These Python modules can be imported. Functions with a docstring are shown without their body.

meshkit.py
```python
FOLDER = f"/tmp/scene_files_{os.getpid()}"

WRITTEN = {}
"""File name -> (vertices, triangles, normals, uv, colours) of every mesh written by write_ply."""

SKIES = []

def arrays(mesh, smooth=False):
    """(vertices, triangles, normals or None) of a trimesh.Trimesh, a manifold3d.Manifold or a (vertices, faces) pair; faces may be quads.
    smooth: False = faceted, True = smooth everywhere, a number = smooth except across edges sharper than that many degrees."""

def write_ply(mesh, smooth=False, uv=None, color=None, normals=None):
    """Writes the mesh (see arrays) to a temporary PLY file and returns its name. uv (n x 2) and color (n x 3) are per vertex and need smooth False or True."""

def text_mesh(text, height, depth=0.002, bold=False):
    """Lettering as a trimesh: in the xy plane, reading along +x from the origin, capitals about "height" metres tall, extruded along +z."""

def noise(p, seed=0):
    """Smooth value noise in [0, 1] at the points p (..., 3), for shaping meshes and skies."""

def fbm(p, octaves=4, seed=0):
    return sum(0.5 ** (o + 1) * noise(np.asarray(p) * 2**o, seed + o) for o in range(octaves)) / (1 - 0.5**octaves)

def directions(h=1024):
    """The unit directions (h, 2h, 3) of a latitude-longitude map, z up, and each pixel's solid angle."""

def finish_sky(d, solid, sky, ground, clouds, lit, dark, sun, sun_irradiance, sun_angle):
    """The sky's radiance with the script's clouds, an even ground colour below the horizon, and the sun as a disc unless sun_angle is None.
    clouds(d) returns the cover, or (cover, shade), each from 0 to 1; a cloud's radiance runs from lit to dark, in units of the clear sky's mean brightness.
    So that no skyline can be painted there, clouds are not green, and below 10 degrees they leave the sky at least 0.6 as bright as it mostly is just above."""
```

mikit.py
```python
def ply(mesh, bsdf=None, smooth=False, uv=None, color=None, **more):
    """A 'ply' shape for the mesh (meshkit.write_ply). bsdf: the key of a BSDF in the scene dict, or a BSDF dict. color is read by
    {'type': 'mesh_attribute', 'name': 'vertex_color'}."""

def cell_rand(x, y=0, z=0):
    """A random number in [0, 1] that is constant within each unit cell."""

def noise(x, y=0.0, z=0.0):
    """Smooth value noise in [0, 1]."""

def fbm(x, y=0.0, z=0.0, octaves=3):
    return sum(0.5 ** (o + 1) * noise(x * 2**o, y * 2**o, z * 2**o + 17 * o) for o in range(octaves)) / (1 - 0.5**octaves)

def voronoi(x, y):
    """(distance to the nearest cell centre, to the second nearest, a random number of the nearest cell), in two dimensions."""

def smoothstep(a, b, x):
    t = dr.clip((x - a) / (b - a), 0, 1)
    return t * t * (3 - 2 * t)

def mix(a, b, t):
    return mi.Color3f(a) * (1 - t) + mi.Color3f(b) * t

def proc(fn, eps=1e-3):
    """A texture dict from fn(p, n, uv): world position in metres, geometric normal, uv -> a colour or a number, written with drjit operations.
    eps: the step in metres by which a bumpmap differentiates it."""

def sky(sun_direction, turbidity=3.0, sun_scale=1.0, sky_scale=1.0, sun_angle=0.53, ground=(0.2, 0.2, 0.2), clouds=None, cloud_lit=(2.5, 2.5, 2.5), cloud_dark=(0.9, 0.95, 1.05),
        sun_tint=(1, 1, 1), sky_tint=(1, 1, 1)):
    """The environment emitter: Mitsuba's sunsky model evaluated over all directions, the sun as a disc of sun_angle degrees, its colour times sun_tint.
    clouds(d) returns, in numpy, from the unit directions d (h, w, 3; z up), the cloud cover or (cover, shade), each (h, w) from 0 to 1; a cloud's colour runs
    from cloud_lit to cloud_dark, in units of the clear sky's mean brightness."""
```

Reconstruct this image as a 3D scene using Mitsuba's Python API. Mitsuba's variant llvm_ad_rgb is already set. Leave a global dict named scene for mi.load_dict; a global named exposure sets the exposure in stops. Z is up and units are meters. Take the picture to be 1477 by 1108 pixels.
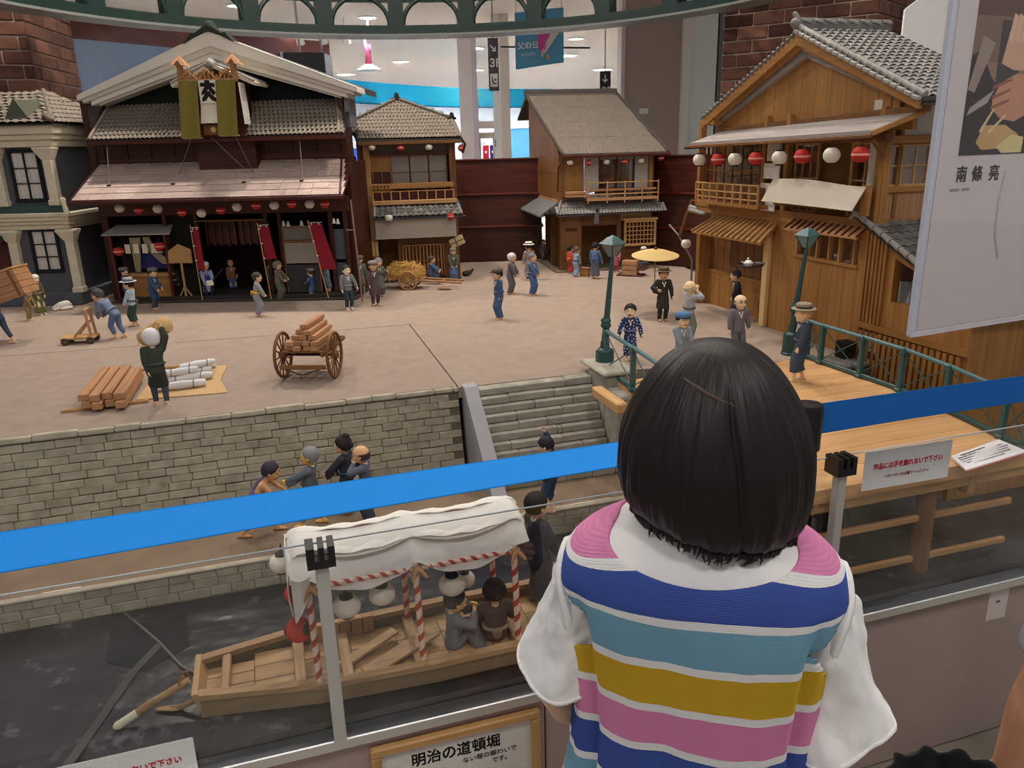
import math, random
import numpy as np, trimesh, mitsuba as mi, drjit as dr, mikit, meshkit
import manifold3d as m3
from shapely.geometry import Polygon, box as sbox
from shapely.ops import unary_union

T = mi.ScalarTransform4f
scene, labels = {}, {}
rng = random.Random(7)

# ---------------------------------------------------------------- camera, light, exposure
exposure = 0.55
CAM = [0.0, 0.0, 1.4]
scene['camera'] = {'type': 'perspective', 'fov': 67.0, 'fov_axis': 'x', 'near_clip': 0.02, 'far_clip': 200.0,
                   'to_world': T().look_at(origin=CAM, target=[0.0, 0.956, 1.4 - 0.294], up=[0.0266, 0.2938, 0.9555])}
scene['hall_light'] = {'type': 'constant', 'radiance': {'type': 'rgb', 'value': [0.18, 0.178, 0.182]}}
SPOTS = [  # display spotlights hung over the stage: position, radius, radiance
    ((-1.62, 3.60, 3.15), 0.07, 380.0), ((-0.75, 3.58, 3.15), 0.07, 360.0), ((0.30, 3.40, 3.15), 0.07, 300.0),
    ((0.85, 2.35, 3.05), 0.07, 150.0), ((-0.45, 1.55, 3.15), 0.07, 80.0)]
AISLE = [((-1.3, -0.5, 3.15), 0.16, 44.0), ((0.5, -0.35, 3.15), 0.16, 44.0), ((1.9, 0.6, 3.15), 0.16, 44.0)]   # hall downlights over the visitors
SPOT_TINT = (1.0, 0.90, 0.78)


# ---------------------------------------------------------------- helpers
def S(r, g, b):
    """sRGB 0-255 -> linear albedo."""
    return tuple(c / 12.92 if c <= 0.04045 else ((c + 0.055) / 1.055) ** 2.4 for c in (r / 255, g / 255, b / 255))


_used = {}


def numbered(name):
    k = _used.get(name, -1) + 1
    _used[name] = k
    return name if k == 0 else f'{name}_{k:03d}'


def thing(name, label, cat, group=None, kind=None):
    key = numbered(name)
    labels[key] = {'label': label, 'category': cat}
    if group: labels[key]['group'] = group
    if kind: labels[key]['kind'] = kind
    return key


def struct(name, label=None):
    key = numbered(name)
    labels[key] = {'kind': 'structure'}
    if label: labels[key].update(label=label)
    return key


class Fr:
    """A local frame: origin, x axis along a facade, y into it, z up."""
    def __init__(s, o=(0, 0, 0), x=(1, 0, 0), z=(0, 0, 1)):
        s.o = np.array(o, float); s.X = np.array(x, float); s.X /= np.linalg.norm(s.X)
        z = np.array(z, float); s.Z = z - s.X * (z @ s.X); s.Z /= np.linalg.norm(s.Z); s.Y = np.cross(s.Z, s.X)
    def w(s, v):
        v = np.asarray(v, float)
        return s.o + v[..., 0:1] * s.X + v[..., 1:2] * s.Y + v[..., 2:3] * s.Z
    def at(s, x, y, z): return s.w(np.array([x, y, z], float))
    def sub(s, o, ang=0.0):
        a = math.radians(ang)
        f = Fr(s.at(*o), s.X * math.cos(a) + s.Y * math.sin(a), s.Z); return f


WORLD = Fr()
GRAIN = set()


def vf(m):
    if hasattr(m, 'to_mesh'):
        q = m.to_mesh(); return np.array(q.vert_properties[:, :3], float), np.array(q.tri_verts, int)
    if hasattr(m, 'vertices'): return np.array(m.vertices, float), np.array(m.faces, int)
    v, f = np.asarray(m[0], float), np.asarray(m[1], int)
    if f.shape[1] == 4: f = np.vstack([f[:, [0, 1, 2]], f[:, [0, 2, 3]]])
    return v, f


def join(ms):
    vs, fs, n = [], [], 0
    for m in ms:
        v, f = vf(m); vs.append(v); fs.append(f + n); n += len(v)
    return np.vstack(vs), np.vstack(fs)


def put(key, mesh, mat, fr=WORLD, smooth=False, col=None, uv=None, tone=None, grain=None, **more):
    """One entry of the scene under exactly this key."""
    v, f = vf(mesh)
    if smooth is not False and smooth is not True:
        t = trimesh.graph.smooth_shade(trimesh.Trimesh(v, f, process=False), angle=math.radians(smooth), facet_minarea=None)
        v, f, smooth = np.array(t.vertices), np.array(t.faces), True
    if uv is None:
        if tone is not None:
            uv = np.tile([tone, 0.0], (len(v), 1))
        elif mat in GRAIN:
            e = v.max(0) - v.min(0)
            g = int(np.argmax(e)) if grain is None else grain
            r = rng.random() * 40
            o = [i for i in range(3) if i != g]
            uv = np.stack([v[:, g] + r, v[:, o[0]] + 0.8 * v[:, o[1]] + r], 1)
    elif callable(uv):
        uv = uv(v)
    w = fr.w(v)
    c = None if col is None else (np.tile(col, (len(v), 1)) if np.ndim(col) == 1 else col)
    scene[key] = mikit.ply((w, f), mat, smooth, uv=uv, color=c, **more)
    return key


def part(parent, name, mesh, mat, fr=WORLD, label=None, kind=None, **kw):
    key = put(numbered(parent + '__' + name), mesh, mat, fr, **kw)
    if label or kind:
        labels[key] = {}
        if label: labels[key]['label'] = label
        if kind: labels[key]['kind'] = kind
    return key


# ---- shapes
_QF = np.array([[0, 2, 3, 1], [4, 5, 7, 6], [0, 1, 5, 4], [2, 6, 7, 3], [0, 4, 6, 2], [1, 3, 7, 5]])


def bx(x0, x1, y0, y1, z0, z1):
    v = np.array([[x, y, z] for x in (x0, x1) for y in (y0, y1) for z in (z0, z1)], float)
    q = np.array([[0, 1, 3, 2], [4, 6, 7, 5], [0, 4, 5, 1], [2, 3, 7, 6], [0, 2, 6, 4], [1, 5, 7, 3]])
    w = v[q].reshape(-1, 3); f = np.arange(24).reshape(6, 4)
    return vf((w, f))


def cbx(x0, x1, y0, y1, z0, z1, b=0.002):
    """box with chamfered edges"""
    p = []
    for sx, x in ((1, x0), (-1, x1)):
        for sy, y in ((1, y0), (-1, y1)):
            for sz, z in ((1, z0), (-1, z1)):
                p += [(x + sx * b, y + sy * b, z), (x + sx * b, y, z + sz * b), (x, y + sy * b, z + sz * b)]
    return vf(m3.Manifold.hull_points(np.array(p)))


def cbar(a, b, w, h, c=0.0, up=(0, 0, 1)):
    """a bar of section w x h from point a to point b"""
    a, b = np.array(a, float), np.array(b, float); d = b - a; L = np.linalg.norm(d); d /= L
    up = np.array(up, float); s = np.cross(d, up)
    if np.linalg.norm(s) < 1e-6: s = np.cross(d, [1, 0, 0])
    s /= np.linalg.norm(s); u = np.cross(s, d)
    v, f = (cbx if c else bx)(0, L, -w / 2, w / 2, -h / 2, h / 2, *([c] if c else []))
    return a + v[:, :1] * d + v[:, 1:2] * s + v[:, 2:3] * u, f


def tube(path, r, n=10, closed=False):
    p = np.array(path, float); k = len(p); r = np.broadcast_to(np.asarray(r, float), (k,))
    t = np.gradient(p, axis=0) if not closed else np.roll(p, -1, 0) - np.roll(p, 1, 0)
    t /= np.linalg.norm(t, axis=1, keepdims=True) + 1e-12
    ref = np.array([0, 0, 1.0]) if abs(t[0][2]) < 0.9 else np.array([1.0, 0, 0])
    rings = []
    s = np.cross(t[0], ref); s /= np.linalg.norm(s)
    an = np.arange(n) * 2 * np.pi / n
    for i in range(k):
        s = s - t[i] * (s @ t[i]); s /= np.linalg.norm(s) + 1e-12; u = np.cross(t[i], s)
        rings.append(p[i] + r[i] * (np.cos(an)[:, None] * s + np.sin(an)[:, None] * u))
    v = np.vstack(rings); f = []
    for i in range(k if closed else k - 1):
        a, b = i * n, ((i + 1) % k) * n
        for j in range(n): f.append([a + j, a + (j + 1) % n, b + (j + 1) % n, b + j])
    f = np.array(f); f = np.vstack([f[:, [0, 1, 2]], f[:, [0, 2, 3]]])
    if not closed:
        v = np.vstack([v, p[0], p[-1]]); c0, c1 = len(v) - 2, len(v) - 1
        j = np.arange(n)
        f = np.vstack([f, np.stack([(j + 1) % n, j, j * 0 + c0], 1), np.stack([(k - 1) * n + j, (k - 1) * n + (j + 1) % n, j * 0 + c1], 1)])
    return v, f


def lathe(prof, n=24, ex=1.0):
    """revolve (r, z) pairs about z; r=0 closes"""
    p = np.array(prof, float); an = np.arange(n) * 2 * np.pi / n
    v = np.stack([p[:, None, 0] * np.cos(an) * ex, p[:, None, 0] * np.sin(an), np.broadcast_to(p[:, 1:2], (len(p), n))], -1).reshape(-1, 3)
    f = []
    for i in range(len(p) - 1):
        for j in range(n): f.append([i * n + j, i * n + (j + 1) % n, (i + 1) * n + (j + 1) % n, (i + 1) * n + j])
    return vf((v, np.array(f)))


def prism(poly, a0, a1, axis='y'):
    """extrude a 2-D polygon: axis y -> poly is (x, z); axis z -> (x, y); axis x -> (y, z)"""
    g = poly if hasattr(poly, 'geoms') or hasattr(poly, 'exterior') else Polygon(poly)
    if hasattr(g, 'geoms'): return join([prism(q, a0, a1, axis) for q in g.geoms])
    v, f = vf(trimesh.creation.extrude_polygon(g, a1 - a0, engine='earcut'))
    if axis == 'y': return np.stack([v[:, 0], a1 - v[:, 2], v[:, 1]], 1), f
    if axis == 'x': return np.stack([a0 + v[:, 2], v[:, 0], v[:, 1]], 1), f
    return v + [0, 0, a0], f


def grid(fn, nu, nv, closed_u=False):
    """a sheet from fn(u, v) arrays in [0, 1]"""
    u, v = np.meshgrid(np.linspace(0, 1, nu + 1), np.linspace(0, 1, nv + 1), indexing='ij')
    p = np.stack(fn(u.ravel(), v.ravel()), 1)
    i, j = np.meshgrid(np.arange(nu), np.arange(nv), indexing='ij'); a = (i * (nv + 1) + j).ravel()
    return vf((p, np.stack([a, a + nv + 1, a + nv + 2, a + 1], 1)))


def solid(m, th):
    """give a sheet a thickness along its normals"""
    t = trimesh.Trimesh(*m, process=False)
    n = t.vertex_normals; v, f = m
    e = trimesh.grouping.group_rows(np.sort(t.edges, axis=1), require_count=1); ed = t.edges[e]; k = len(v)
    w = np.vstack([v + n * th / 2, v - n * th / 2])
    side = np.vstack([np.stack([ed[:, 1], ed[:, 0], ed[:, 0] + k], 1), np.stack([ed[:, 1], ed[:, 0] + k, ed[:, 1] + k], 1)])
    return w, np.vstack([f, f[:, ::-1] + k, side])


_S = np.array(trimesh.creation.icosphere(subdivisions=1).vertices)
_S2 = np.array(trimesh.creation.icosphere(subdivisions=2).vertices)


def hull(*balls, q=_S):
    """convex hull of balls ((x, y, z), r or (rx, ry, rz))"""
    return m3.Manifold.hull_points(np.vstack([np.asarray(c, float) + q * np.asarray(r, float) for c, r in balls]))


def unite(ms): return m3.Manifold.batch_boolean(list(ms), m3.OpType.Add)


def soften(man, L, it=8):
    """even triangles, then a light smoothing: joints run into each other"""
    t = trimesh.Trimesh(*vf(man.refine_to_length(L)), process=False)
    trimesh.smoothing.filter_taubin(t, lamb=0.5, nu=0.53, iterations=it)
    return np.array(t.vertices), np.array(t.faces)


def ball(c, r, n=2):
    t = trimesh.creation.icosphere(subdivisions=n)
    return np.array(t.vertices) * np.asarray(r, float) + np.asarray(c, float), np.array(t.faces)


# ---------------------------------------------------------------- materials
def mat(key, **bsdf):
    scene[key] = {'type': 'twosided', 'b': bsdf}
    return key


def rgb(c): return {'type': 'rgb', 'value': list(map(float, c))}


def pr(base, rough=0.6, **k): return dict(type='principled', base_color=base if isinstance(base, dict) else rgb(base), roughness=rough, **k)


VC = {'type': 'mesh_attribute', 'name': 'vertex_color'}
mat('paint', **pr(VC, 0.75, specular=0.35))        # painted clay, cloth, paper: one plain colour per mesh
mat('satin', **pr(VC, 0.38))                        # painted metal, lacquer
mat('gloss', **pr(VC, 0.16, specular=0.55))
mat('dull', **dict(type='diffuse', reflectance=VC))


def wood(key, dark, light, rough=0.55, fine=170.0, spec=0.35):
    def fn(p, n, uv, a=dark, b=light, k=fine):
        g = mikit.fbm(uv.x * 7.0, uv.y * k, 0.0, 3)
        w = mikit.noise(uv.x * 1.5 + 3.0, uv.y * 16.0)
        return mikit.mix(a, b, dr.clip(0.15 + 0.75 * g + 0.5 * (w - 0.5), 0, 1))
    GRAIN.add(key)
    return mat(key, **pr(mikit.proc(fn), rough, specular=spec))


def mottle(key, a, b, scale=60.0, rough=0.85, bump=0.0, spec=0.3, oct=3, amt=1.0):
    """two tones mixed by the piece's own tone (uv.x) and by noise in space"""
    def fn(p, n, uv):
        t = mikit.fbm(p.x * scale, p.y * scale, p.z * scale, oct)
        return mikit.mix(a, b, dr.clip(uv.x + amt * (t - 0.5), 0, 1))
    d = pr(mikit.proc(fn), rough, specular=spec)
    if bump:
        d = dict(type='bumpmap', t=mikit.proc(lambda p, n, uv: mikit.fbm(p.x * scale * 2, p.y * scale * 2, p.z * scale * 2, 2), 1.0 / scale / 8), scale=bump, b=d)
    return mat(key, **d)


wood('honey_wood', S(132, 88, 44), S(178, 128, 70))
wood('pale_wood', S(158, 116, 72), S(204, 160, 106))
wood('deck_wood', S(196, 146, 96), S(230, 184, 130), 0.45, 90.0)
wood('boat_wood', S(136, 106, 74), S(190, 154, 112))
wood('hull_wood', S(98, 82, 60), S(140, 118, 88), .7)
wood('dark_wood', S(42, 18, 12), S(78, 38, 24), 0.5)
wood('maroon_wood', S(58, 20, 14), S(92, 40, 28), 0.4)
wood('umber_wood', S(96, 62, 34), S(136, 92, 52))
wood('cedar_wood', S(152, 108, 74), S(194, 146, 106), 0.5)
wood('ash_wood', S(118, 110, 108), S(176, 168, 164), 0.6)
wood('shingle_wood', S(150, 128, 120), S(196, 174, 164), 0.7)
mottle('stone', S(136, 128, 110), S(182, 174, 154), 45.0, 0.9, 0.0006)
mottle('step_stone', S(138, 134, 122), S(186, 180, 166), 40.0, 0.9, 0.0006)
mottle('earth', S(140, 122, 110), S(162, 144, 130), 34.0, 0.9, 0.0, oct=5, amt=.9)
mottle('quay_floor', S(104, 88, 72), S(146, 124, 104), 14.0, 0.85, 0.0004, oct=5)
mottle('brick', S(74, 46, 42), S(140, 98, 82), 30.0, 0.9, 0.0005, amt=0.5)
mottle('tile_grey', S(82, 80, 78), S(150, 146, 142), 50.0, 0.5, amt=0.5, spec=0.5)
mottle('tile_brown', S(92, 84, 76), S(140, 128, 116), 50.0, 0.7, amt=0.5)
mottle('plaster_cream', S(196, 186, 162), S(224, 214, 190), 30.0, 0.8, amt=0.7)
mottle('plaster_dark', S(74, 76, 82), S(98, 100, 106), 30.0, 0.85, amt=0.7)
mottle('floor_marble', S(112, 104, 88), S(186, 180, 166), 5.0, 0.4, amt=1.4, oct=5)
mottle('laminate', S(164, 142, 136), S(180, 158, 152), 160.0, 0.5, amt=0.6)
mat('aluminium', type='roughconductor', material='Al', alpha=0.28)
scene['acrylic'] = {'type': 'thindielectric', 'int_ior': 1.49}
scene['glass_pane'] = {'type': 'thindielectric', 'int_ior': 1.5}


def lamp_mesh(key, mesh, rad, tint=(1, 1, 1), fr=WORLD, weight=1.0):
    put(key, mesh, 'paint', fr, col=(0.9, 0.9, 0.9), emitter={'type': 'area', 'radiance': rgb([rad * c for c in tint]), 'sampling_weight': weight})


# ---- lettering: 30 x 30 bitmaps of the characters that the signs carry, one number per row
CHARS = "明治の道頓堀作品には手を触れないで下さイオンモール大阪ドムシティ南條亮父日3F6.21()程賑わす。入まく"
GROWS = [[0,0,0,67010552,67010552,50753560,50753560,50753560,50753560,50753560,50757624,67010552,67006488,50753560,50749464,50749464,50757624,50757624,67002392,67002392,50380824,50380824,50446360,98328,229400,459256,393712,0,0,0],[0,0,25180160,31469568,16281600,3694848,58240,49600,98496,229472,50528368,63438840,32505848,6684696,0,0,262128,3407856,3342384,7536688,6488112,14876720,12779568,25362480,58982384,50593776,16973872,0,0,0],[0,0,0,0,0,129024,1048320,1992576,3695040,7397600,14737504,12632176,25215024,25215024,25280560,58818616,58818608,58949680,25362480,25624688,29819104,16646368,16516032,7868288,32256,14336,0,0,0,0],[0,0,114880,50381248,58745216,29884408,15728636,6298624,6144,131040,262112,196704,132317280,132350048,6553568,6488160,6488160,6553568,6520928,6488160,6488160,6553568,6422496,33030144,60686336,117964796,33619960,0,0,0],[0,0,3145728,3178492,3178492,134152960,134152960,3146496,3162104,53690360,53686296,53686296,53690360,53690360,53686296,53686296,67059704,67059704,3158040,3158040,3162104,3162096,3607616,4136048,8157240,7397404,114700,0,0,0],[0,0,12582912,12845048,12845048,12779544,12779544,12779544,133955576,133955576,12779520,12780288,12804888,12804888,12804888,12804888,12812280,12812280,12780288,16450304,33448728,132539160,117859096,942872,819192,819192,524312,0,0,0],[0,0,1585152,1585152,3694592,3170304,7405564,6356988,14785536,31693824,31661056,65477632,124657656,107225080,6298624,6298624,6298624,6298624,6298624,6299644,6299644,6298624,6298624,6298624,6298624,6298624,6298624,0,0,0],[0,0,0,4194176,4194176,3146112,3146112,3146112,3146112,3146112,4194176,4194176,0,0,0,67051512,67051512,50534424,50534424,50534424,50534424,50534424,50534424,50534424,67051512,67051512,50534424,0,0,0],[0,0,0,0,6291456,6291456,14680064,12648416,12648416,12582912,12582912,12582912,12582912,12582912,8388608,25165824,25165824,26214400,28409856,32604160,31555584,14778368,14802992,12648432,12599280,12582912,0,0,0,0],[0,0,0,0,14680832,14680832,12583680,12583680,12583696,12713976,12713968,29360896,25166592,25166592,25166592,25166592,25166592,26215168,28344064,27393984,31687648,31654904,29557560,12814088,12713472,12614656,0,0,0,0],[0,0,960,524224,33553408,15785984,57344,57344,57344,57344,33554416,33554416,57344,57344,57344,57344,134217724,134217724,57344,57344,57344,57344,57344,57344,57344,2080768,2064384,0,0,0],[0,0,0,196608,196608,197376,33554176,33553408,917504,786432,1835008,1818720,4187120,7896960,15744512,29390848,29487104,8630272,471040,929792,798720,786432,786432,917696,524224,131008,0,0,0,0],[0,0,6292224,14680832,16646912,16646912,25559808,25968632,59523064,67052312,134161176,59843352,26288920,33497880,33497880,26288920,26296312,26296312,26280704,33489696,33489712,51446576,51446552,51446776,51511288,102202892,101122060,0,0,0],[0,0,0,786432,786432,786432,786432,1842944,67010432,66904448,901504,2032000,1966464,1835392,3670400,7864704,7864704,14156160,30933376,26739584,60294016,51905412,35128204,1573372,1573360,1572864,0,0,0,0],[0,0,0,196608,196608,458752,393216,516352,33547200,33489376,786552,786456,1576448,1576448,3149312,7341568,6292992,14681600,12647936,29622016,25628544,395232,394992,396848,462336,261120,129024,0,0,0],[0,0,0,0,0,0,29360128,12583808,12583296,12583360,12583104,12583136,12583008,12583008,12583024,12582960,12582960,12582960,14696504,14737464,6340664,7454720,3899392,4161536,2031616,262144,0,0,0,0],[0,0,0,0,0,4080,8388592,67108352,65026048,24576,57376,114992,98712,98456,229568,196608,196608,196608,196608,229376,98304,114688,61440,31744,16256,3968,0,0,0,0],[0,0,0,0,134217724,134217724,49152,49152,49152,49152,49152,61440,64512,57088,51072,49632,49392,49184,49152,49152,49152,49152,49152,49152,49152,49152,49152,0,0,0],[0,0,0,12288,12288,12288,14368,7136,16777184,16776192,3072,3584,1536,1792,768,896,3162048,3162048,7340032,6291456,6291456,6291456,7340032,3932416,2096896,524032,0,0,0,0],[0,0,0,0,64,224,448,896,1792,7680,15360,61440,258048,1044480,8269824,33042432,29372416,12288,12288,12288,12288,12288,12288,12288,12288,12288,0,0,0,0],[0,0,0,7168,7168,7168,3072,3072,33554416,33554416,15360,15360,31744,60416,117760,232448,461824,920576,1838080,7867392,32508928,29363200,25168896,7168,130048,129024,0,0,0,0],[0,0,0,0,0,2097152,7340032,3670016,1966080,983040,491536,196664,48,112,224,448,896,1792,7680,15360,63488,253952,4177920,16646144,7864320,0,0,0,0,0],[0,0,0,0,0,8388544,8388544,98304,98304,98304,98304,98304,98304,33554424,33554424,98304,98304,98304,98304,98304,98304,98304,114688,131056,32752,0,0,0,0,0],[0,0,0,0,0,0,0,0,0,0,0,0,0,33554416,33554416,16777232,0,0,0,0,0,0,0,0,0,0,0,0,0,0],[0,0,0,0,1587200,1849344,1587200,1587200,1587200,1587200,1587200,1587200,1587200,1587200,1587200,1587208,1587224,3684408,3160176,7354592,6306240,14696320,29376256,58735616,16781312,0,0,0,0,0],[0,0,57344,57344,57344,57344,57344,49152,49152,49152,67108856,67108856,122880,126976,110592,112640,235520,203776,461824,396800,919296,1836928,3670976,7340512,31457520,62914684,50331672,0,0,0],[0,0,112,66879480,66912128,51167232,51953664,51953664,53526528,53526528,53542904,53542904,53532720,51959856,51173424,51169392,51170400,51170400,51168960,58247104,57770880,50430848,50431936,50433760,50535536,50559036,50487320,0,0,0],[0,0,0,0,917632,918720,920672,919136,918304,918272,917504,917504,1032192,1044480,982528,925568,919488,917632,917504,917504,917504,917504,917504,917504,917504,917504,0,0,0,0],[0,0,0,0,114688,114688,98304,98304,229376,196608,196608,458752,393216,393216,918272,787200,787328,1835456,1835456,1573088,3670496,3932144,67108848,67043384,56,16,0,0,0,0],[0,0,0,0,524288,1966080,983040,245760,114688,0,8388608,31457328,15728696,8126576,1835232,448,896,1792,3584,15360,63488,253952,2080768,16646144,7864320,0,0,0,0,0],[0,0,0,0,0,4194240,4194240,0,0,0,0,0,33554424,33554424,24576,24576,24576,24576,57344,49152,49152,114688,229376,458752,1966080,1835008,0,0,0,0],[0,0,0,0,0,0,0,0,0,896,1920,3840,7168,30720,61440,253952,1040384,8282112,15753216,12607488,24576,24576,24576,24576,24576,24576,24576,0,0,0],[0,16384,57344,57344,67108856,67108856,57344,57344,57344,33554416,33554416,25165872,25562160,25562160,25364528,25303088,27262768,27262768,25215024,25215024,27262768,27262768,25215024,25215024,25215024,25215984,25215968,0,0,0],[0,0,3148800,3151872,6307824,7094256,15495264,13433056,13474240,30150528,30148352,63704960,130825696,114159740,114148888,13370880,13370880,13500408,13500408,13370880,13395552,13428336,13420080,12682776,12781068,12656128,12590592,0,0,0],[0,0,49152,57344,67108856,67108856,0,0,8388544,6291648,6291648,7340480,8388544,0,0,67108856,67108856,50331672,51379736,17825296,787968,787968,1836568,1574424,7865880,66062328,62916592,0,0,0],[0,0,1024,921088,1836800,3670912,3146176,7340256,14680176,62914616,60293912,18614032,787968,921088,396800,465920,235520,129024,126976,61440,129024,506880,2039552,8128448,66060792,130023548,50331656,0,0,0],[0,0,0,0,8388544,8388544,6291648,6291648,6291648,6291648,6291648,6291648,6291648,8388544,8388544,6291648,6291648,6291648,6291648,6291648,6291648,6291648,6291648,8388544,8388544,6291648,6291648,0,0,0],[0,0,0,0,0,16515072,33423360,59179008,33783808,229376,229376,229376,458752,917504,8126464,8257536,983040,229376,98304,98304,98304,100892672,126287872,67043328,16515072,0,0,0,0,0],[0,0,0,0,0,33538048,33538048,25165824,25165824,25165824,25165824,25165824,25165824,25165824,33521664,33521664,25165824,25165824,25165824,25165824,25165824,25165824,25165824,25165824,25165824,0,0,0,0,0],[0,0,0,0,0,4063232,8355840,14778368,29360128,25165824,58720256,50331648,50331648,54394880,58654720,130252800,125927424,50446336,50446336,50446336,58834944,25264128,29589504,16711680,3932160,0,0,0,0,0],[0,0,0,0,0,0,0,0,0,0,0,0,0,0,0,0,0,0,0,0,0,25165824,58720256,62914560,25165824,0,0,0,0,0],[0,0,0,0,0,16252928,33423360,126812160,33751040,196608,229376,229376,196608,196608,458752,393216,917504,1835008,3670016,7340032,14680064,29360128,62914560,134201344,134201344,0,0,0,0,0],[0,0,0,0,0,3670016,33030144,33030144,1572864,1572864,1572864,1572864,1572864,1572864,1572864,1572864,1572864,1572864,1572864,1572864,1572864,1572864,1572864,67076096,67076096,0,0,0,0,0],[0,0,0,3145728,3145728,6291456,6291456,12582912,12582912,29360128,25165824,25165824,25165824,25165824,25165824,25165824,58720256,58720256,25165824,25165824,25165824,25165824,25165824,25165824,12582912,12582912,12582912,6291456,6291456,3145728],[0,0,0,33554432,117440512,50331648,58720256,25165824,25165824,12582912,12582912,12582912,12582912,12582912,14680064,14680064,6291456,6291456,14680064,12582912,12582912,12582912,12582912,12582912,25165824,25165824,25165824,50331648,50331648,100663296],[0,0,262144,4128760,133758968,133218360,3194936,3194936,3194936,134135864,134152184,7372784,7340032,15728640,16383992,16580600,28706304,28706304,53478912,120651768,103874552,70256128,3147264,3147264,3147264,3407868,3407868,0,0,0],[0,0,0,66912248,66912248,51167232,51167232,51167232,66904056,66904048,51167232,51167232,51167232,66912252,66912248,51173632,51173784,51173816,66902256,66951392,104640,26318944,26843232,26843440,51355448,51060252,33757192,0,0,0],[0,0,0,786432,786432,786432,786432,3932160,66854784,66912192,1958112,2064496,1966136,3932184,3670040,7864344,16252952,14155832,30933048,60293232,51904752,51904992,1576896,1588992,1580032,1572864,0,0,0,0],[0,0,0,6144,6144,6144,6144,33554424,33554424,6144,6144,129024,260096,407552,923648,793600,793600,924672,474112,522240,129024,14336,28672,57344,507904,1015808,262144,0,0,0],[0,0,0,0,0,0,0,0,0,0,0,0,0,0,0,0,0,0,0,32505856,51904512,101187584,101187584,101187584,102236160,61865984,31457280,0,0,0],[0,0,0,262144,917504,458752,229376,114688,49152,57344,61440,61440,129024,104448,105472,232448,200192,460288,919296,918400,1835392,3670464,7340256,14680184,62914620,125829148,50331656,0,0,0],[0,0,0,24576,24576,24640,4227040,8388544,4186112,24576,24576,24576,8388576,8388544,24576,24576,24576,24576,1044480,4193280,7372544,6322112,6320608,7364704,4186112,1032192,0,0,0,0],[0,0,0,1024,3584,7168,14336,61440,122880,229376,458752,917504,1835008,3670016,3145728,3670016,1835008,917504,491520,245760,122880,28672,14336,7168,3584,1536,0,0,0,0]]
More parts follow.
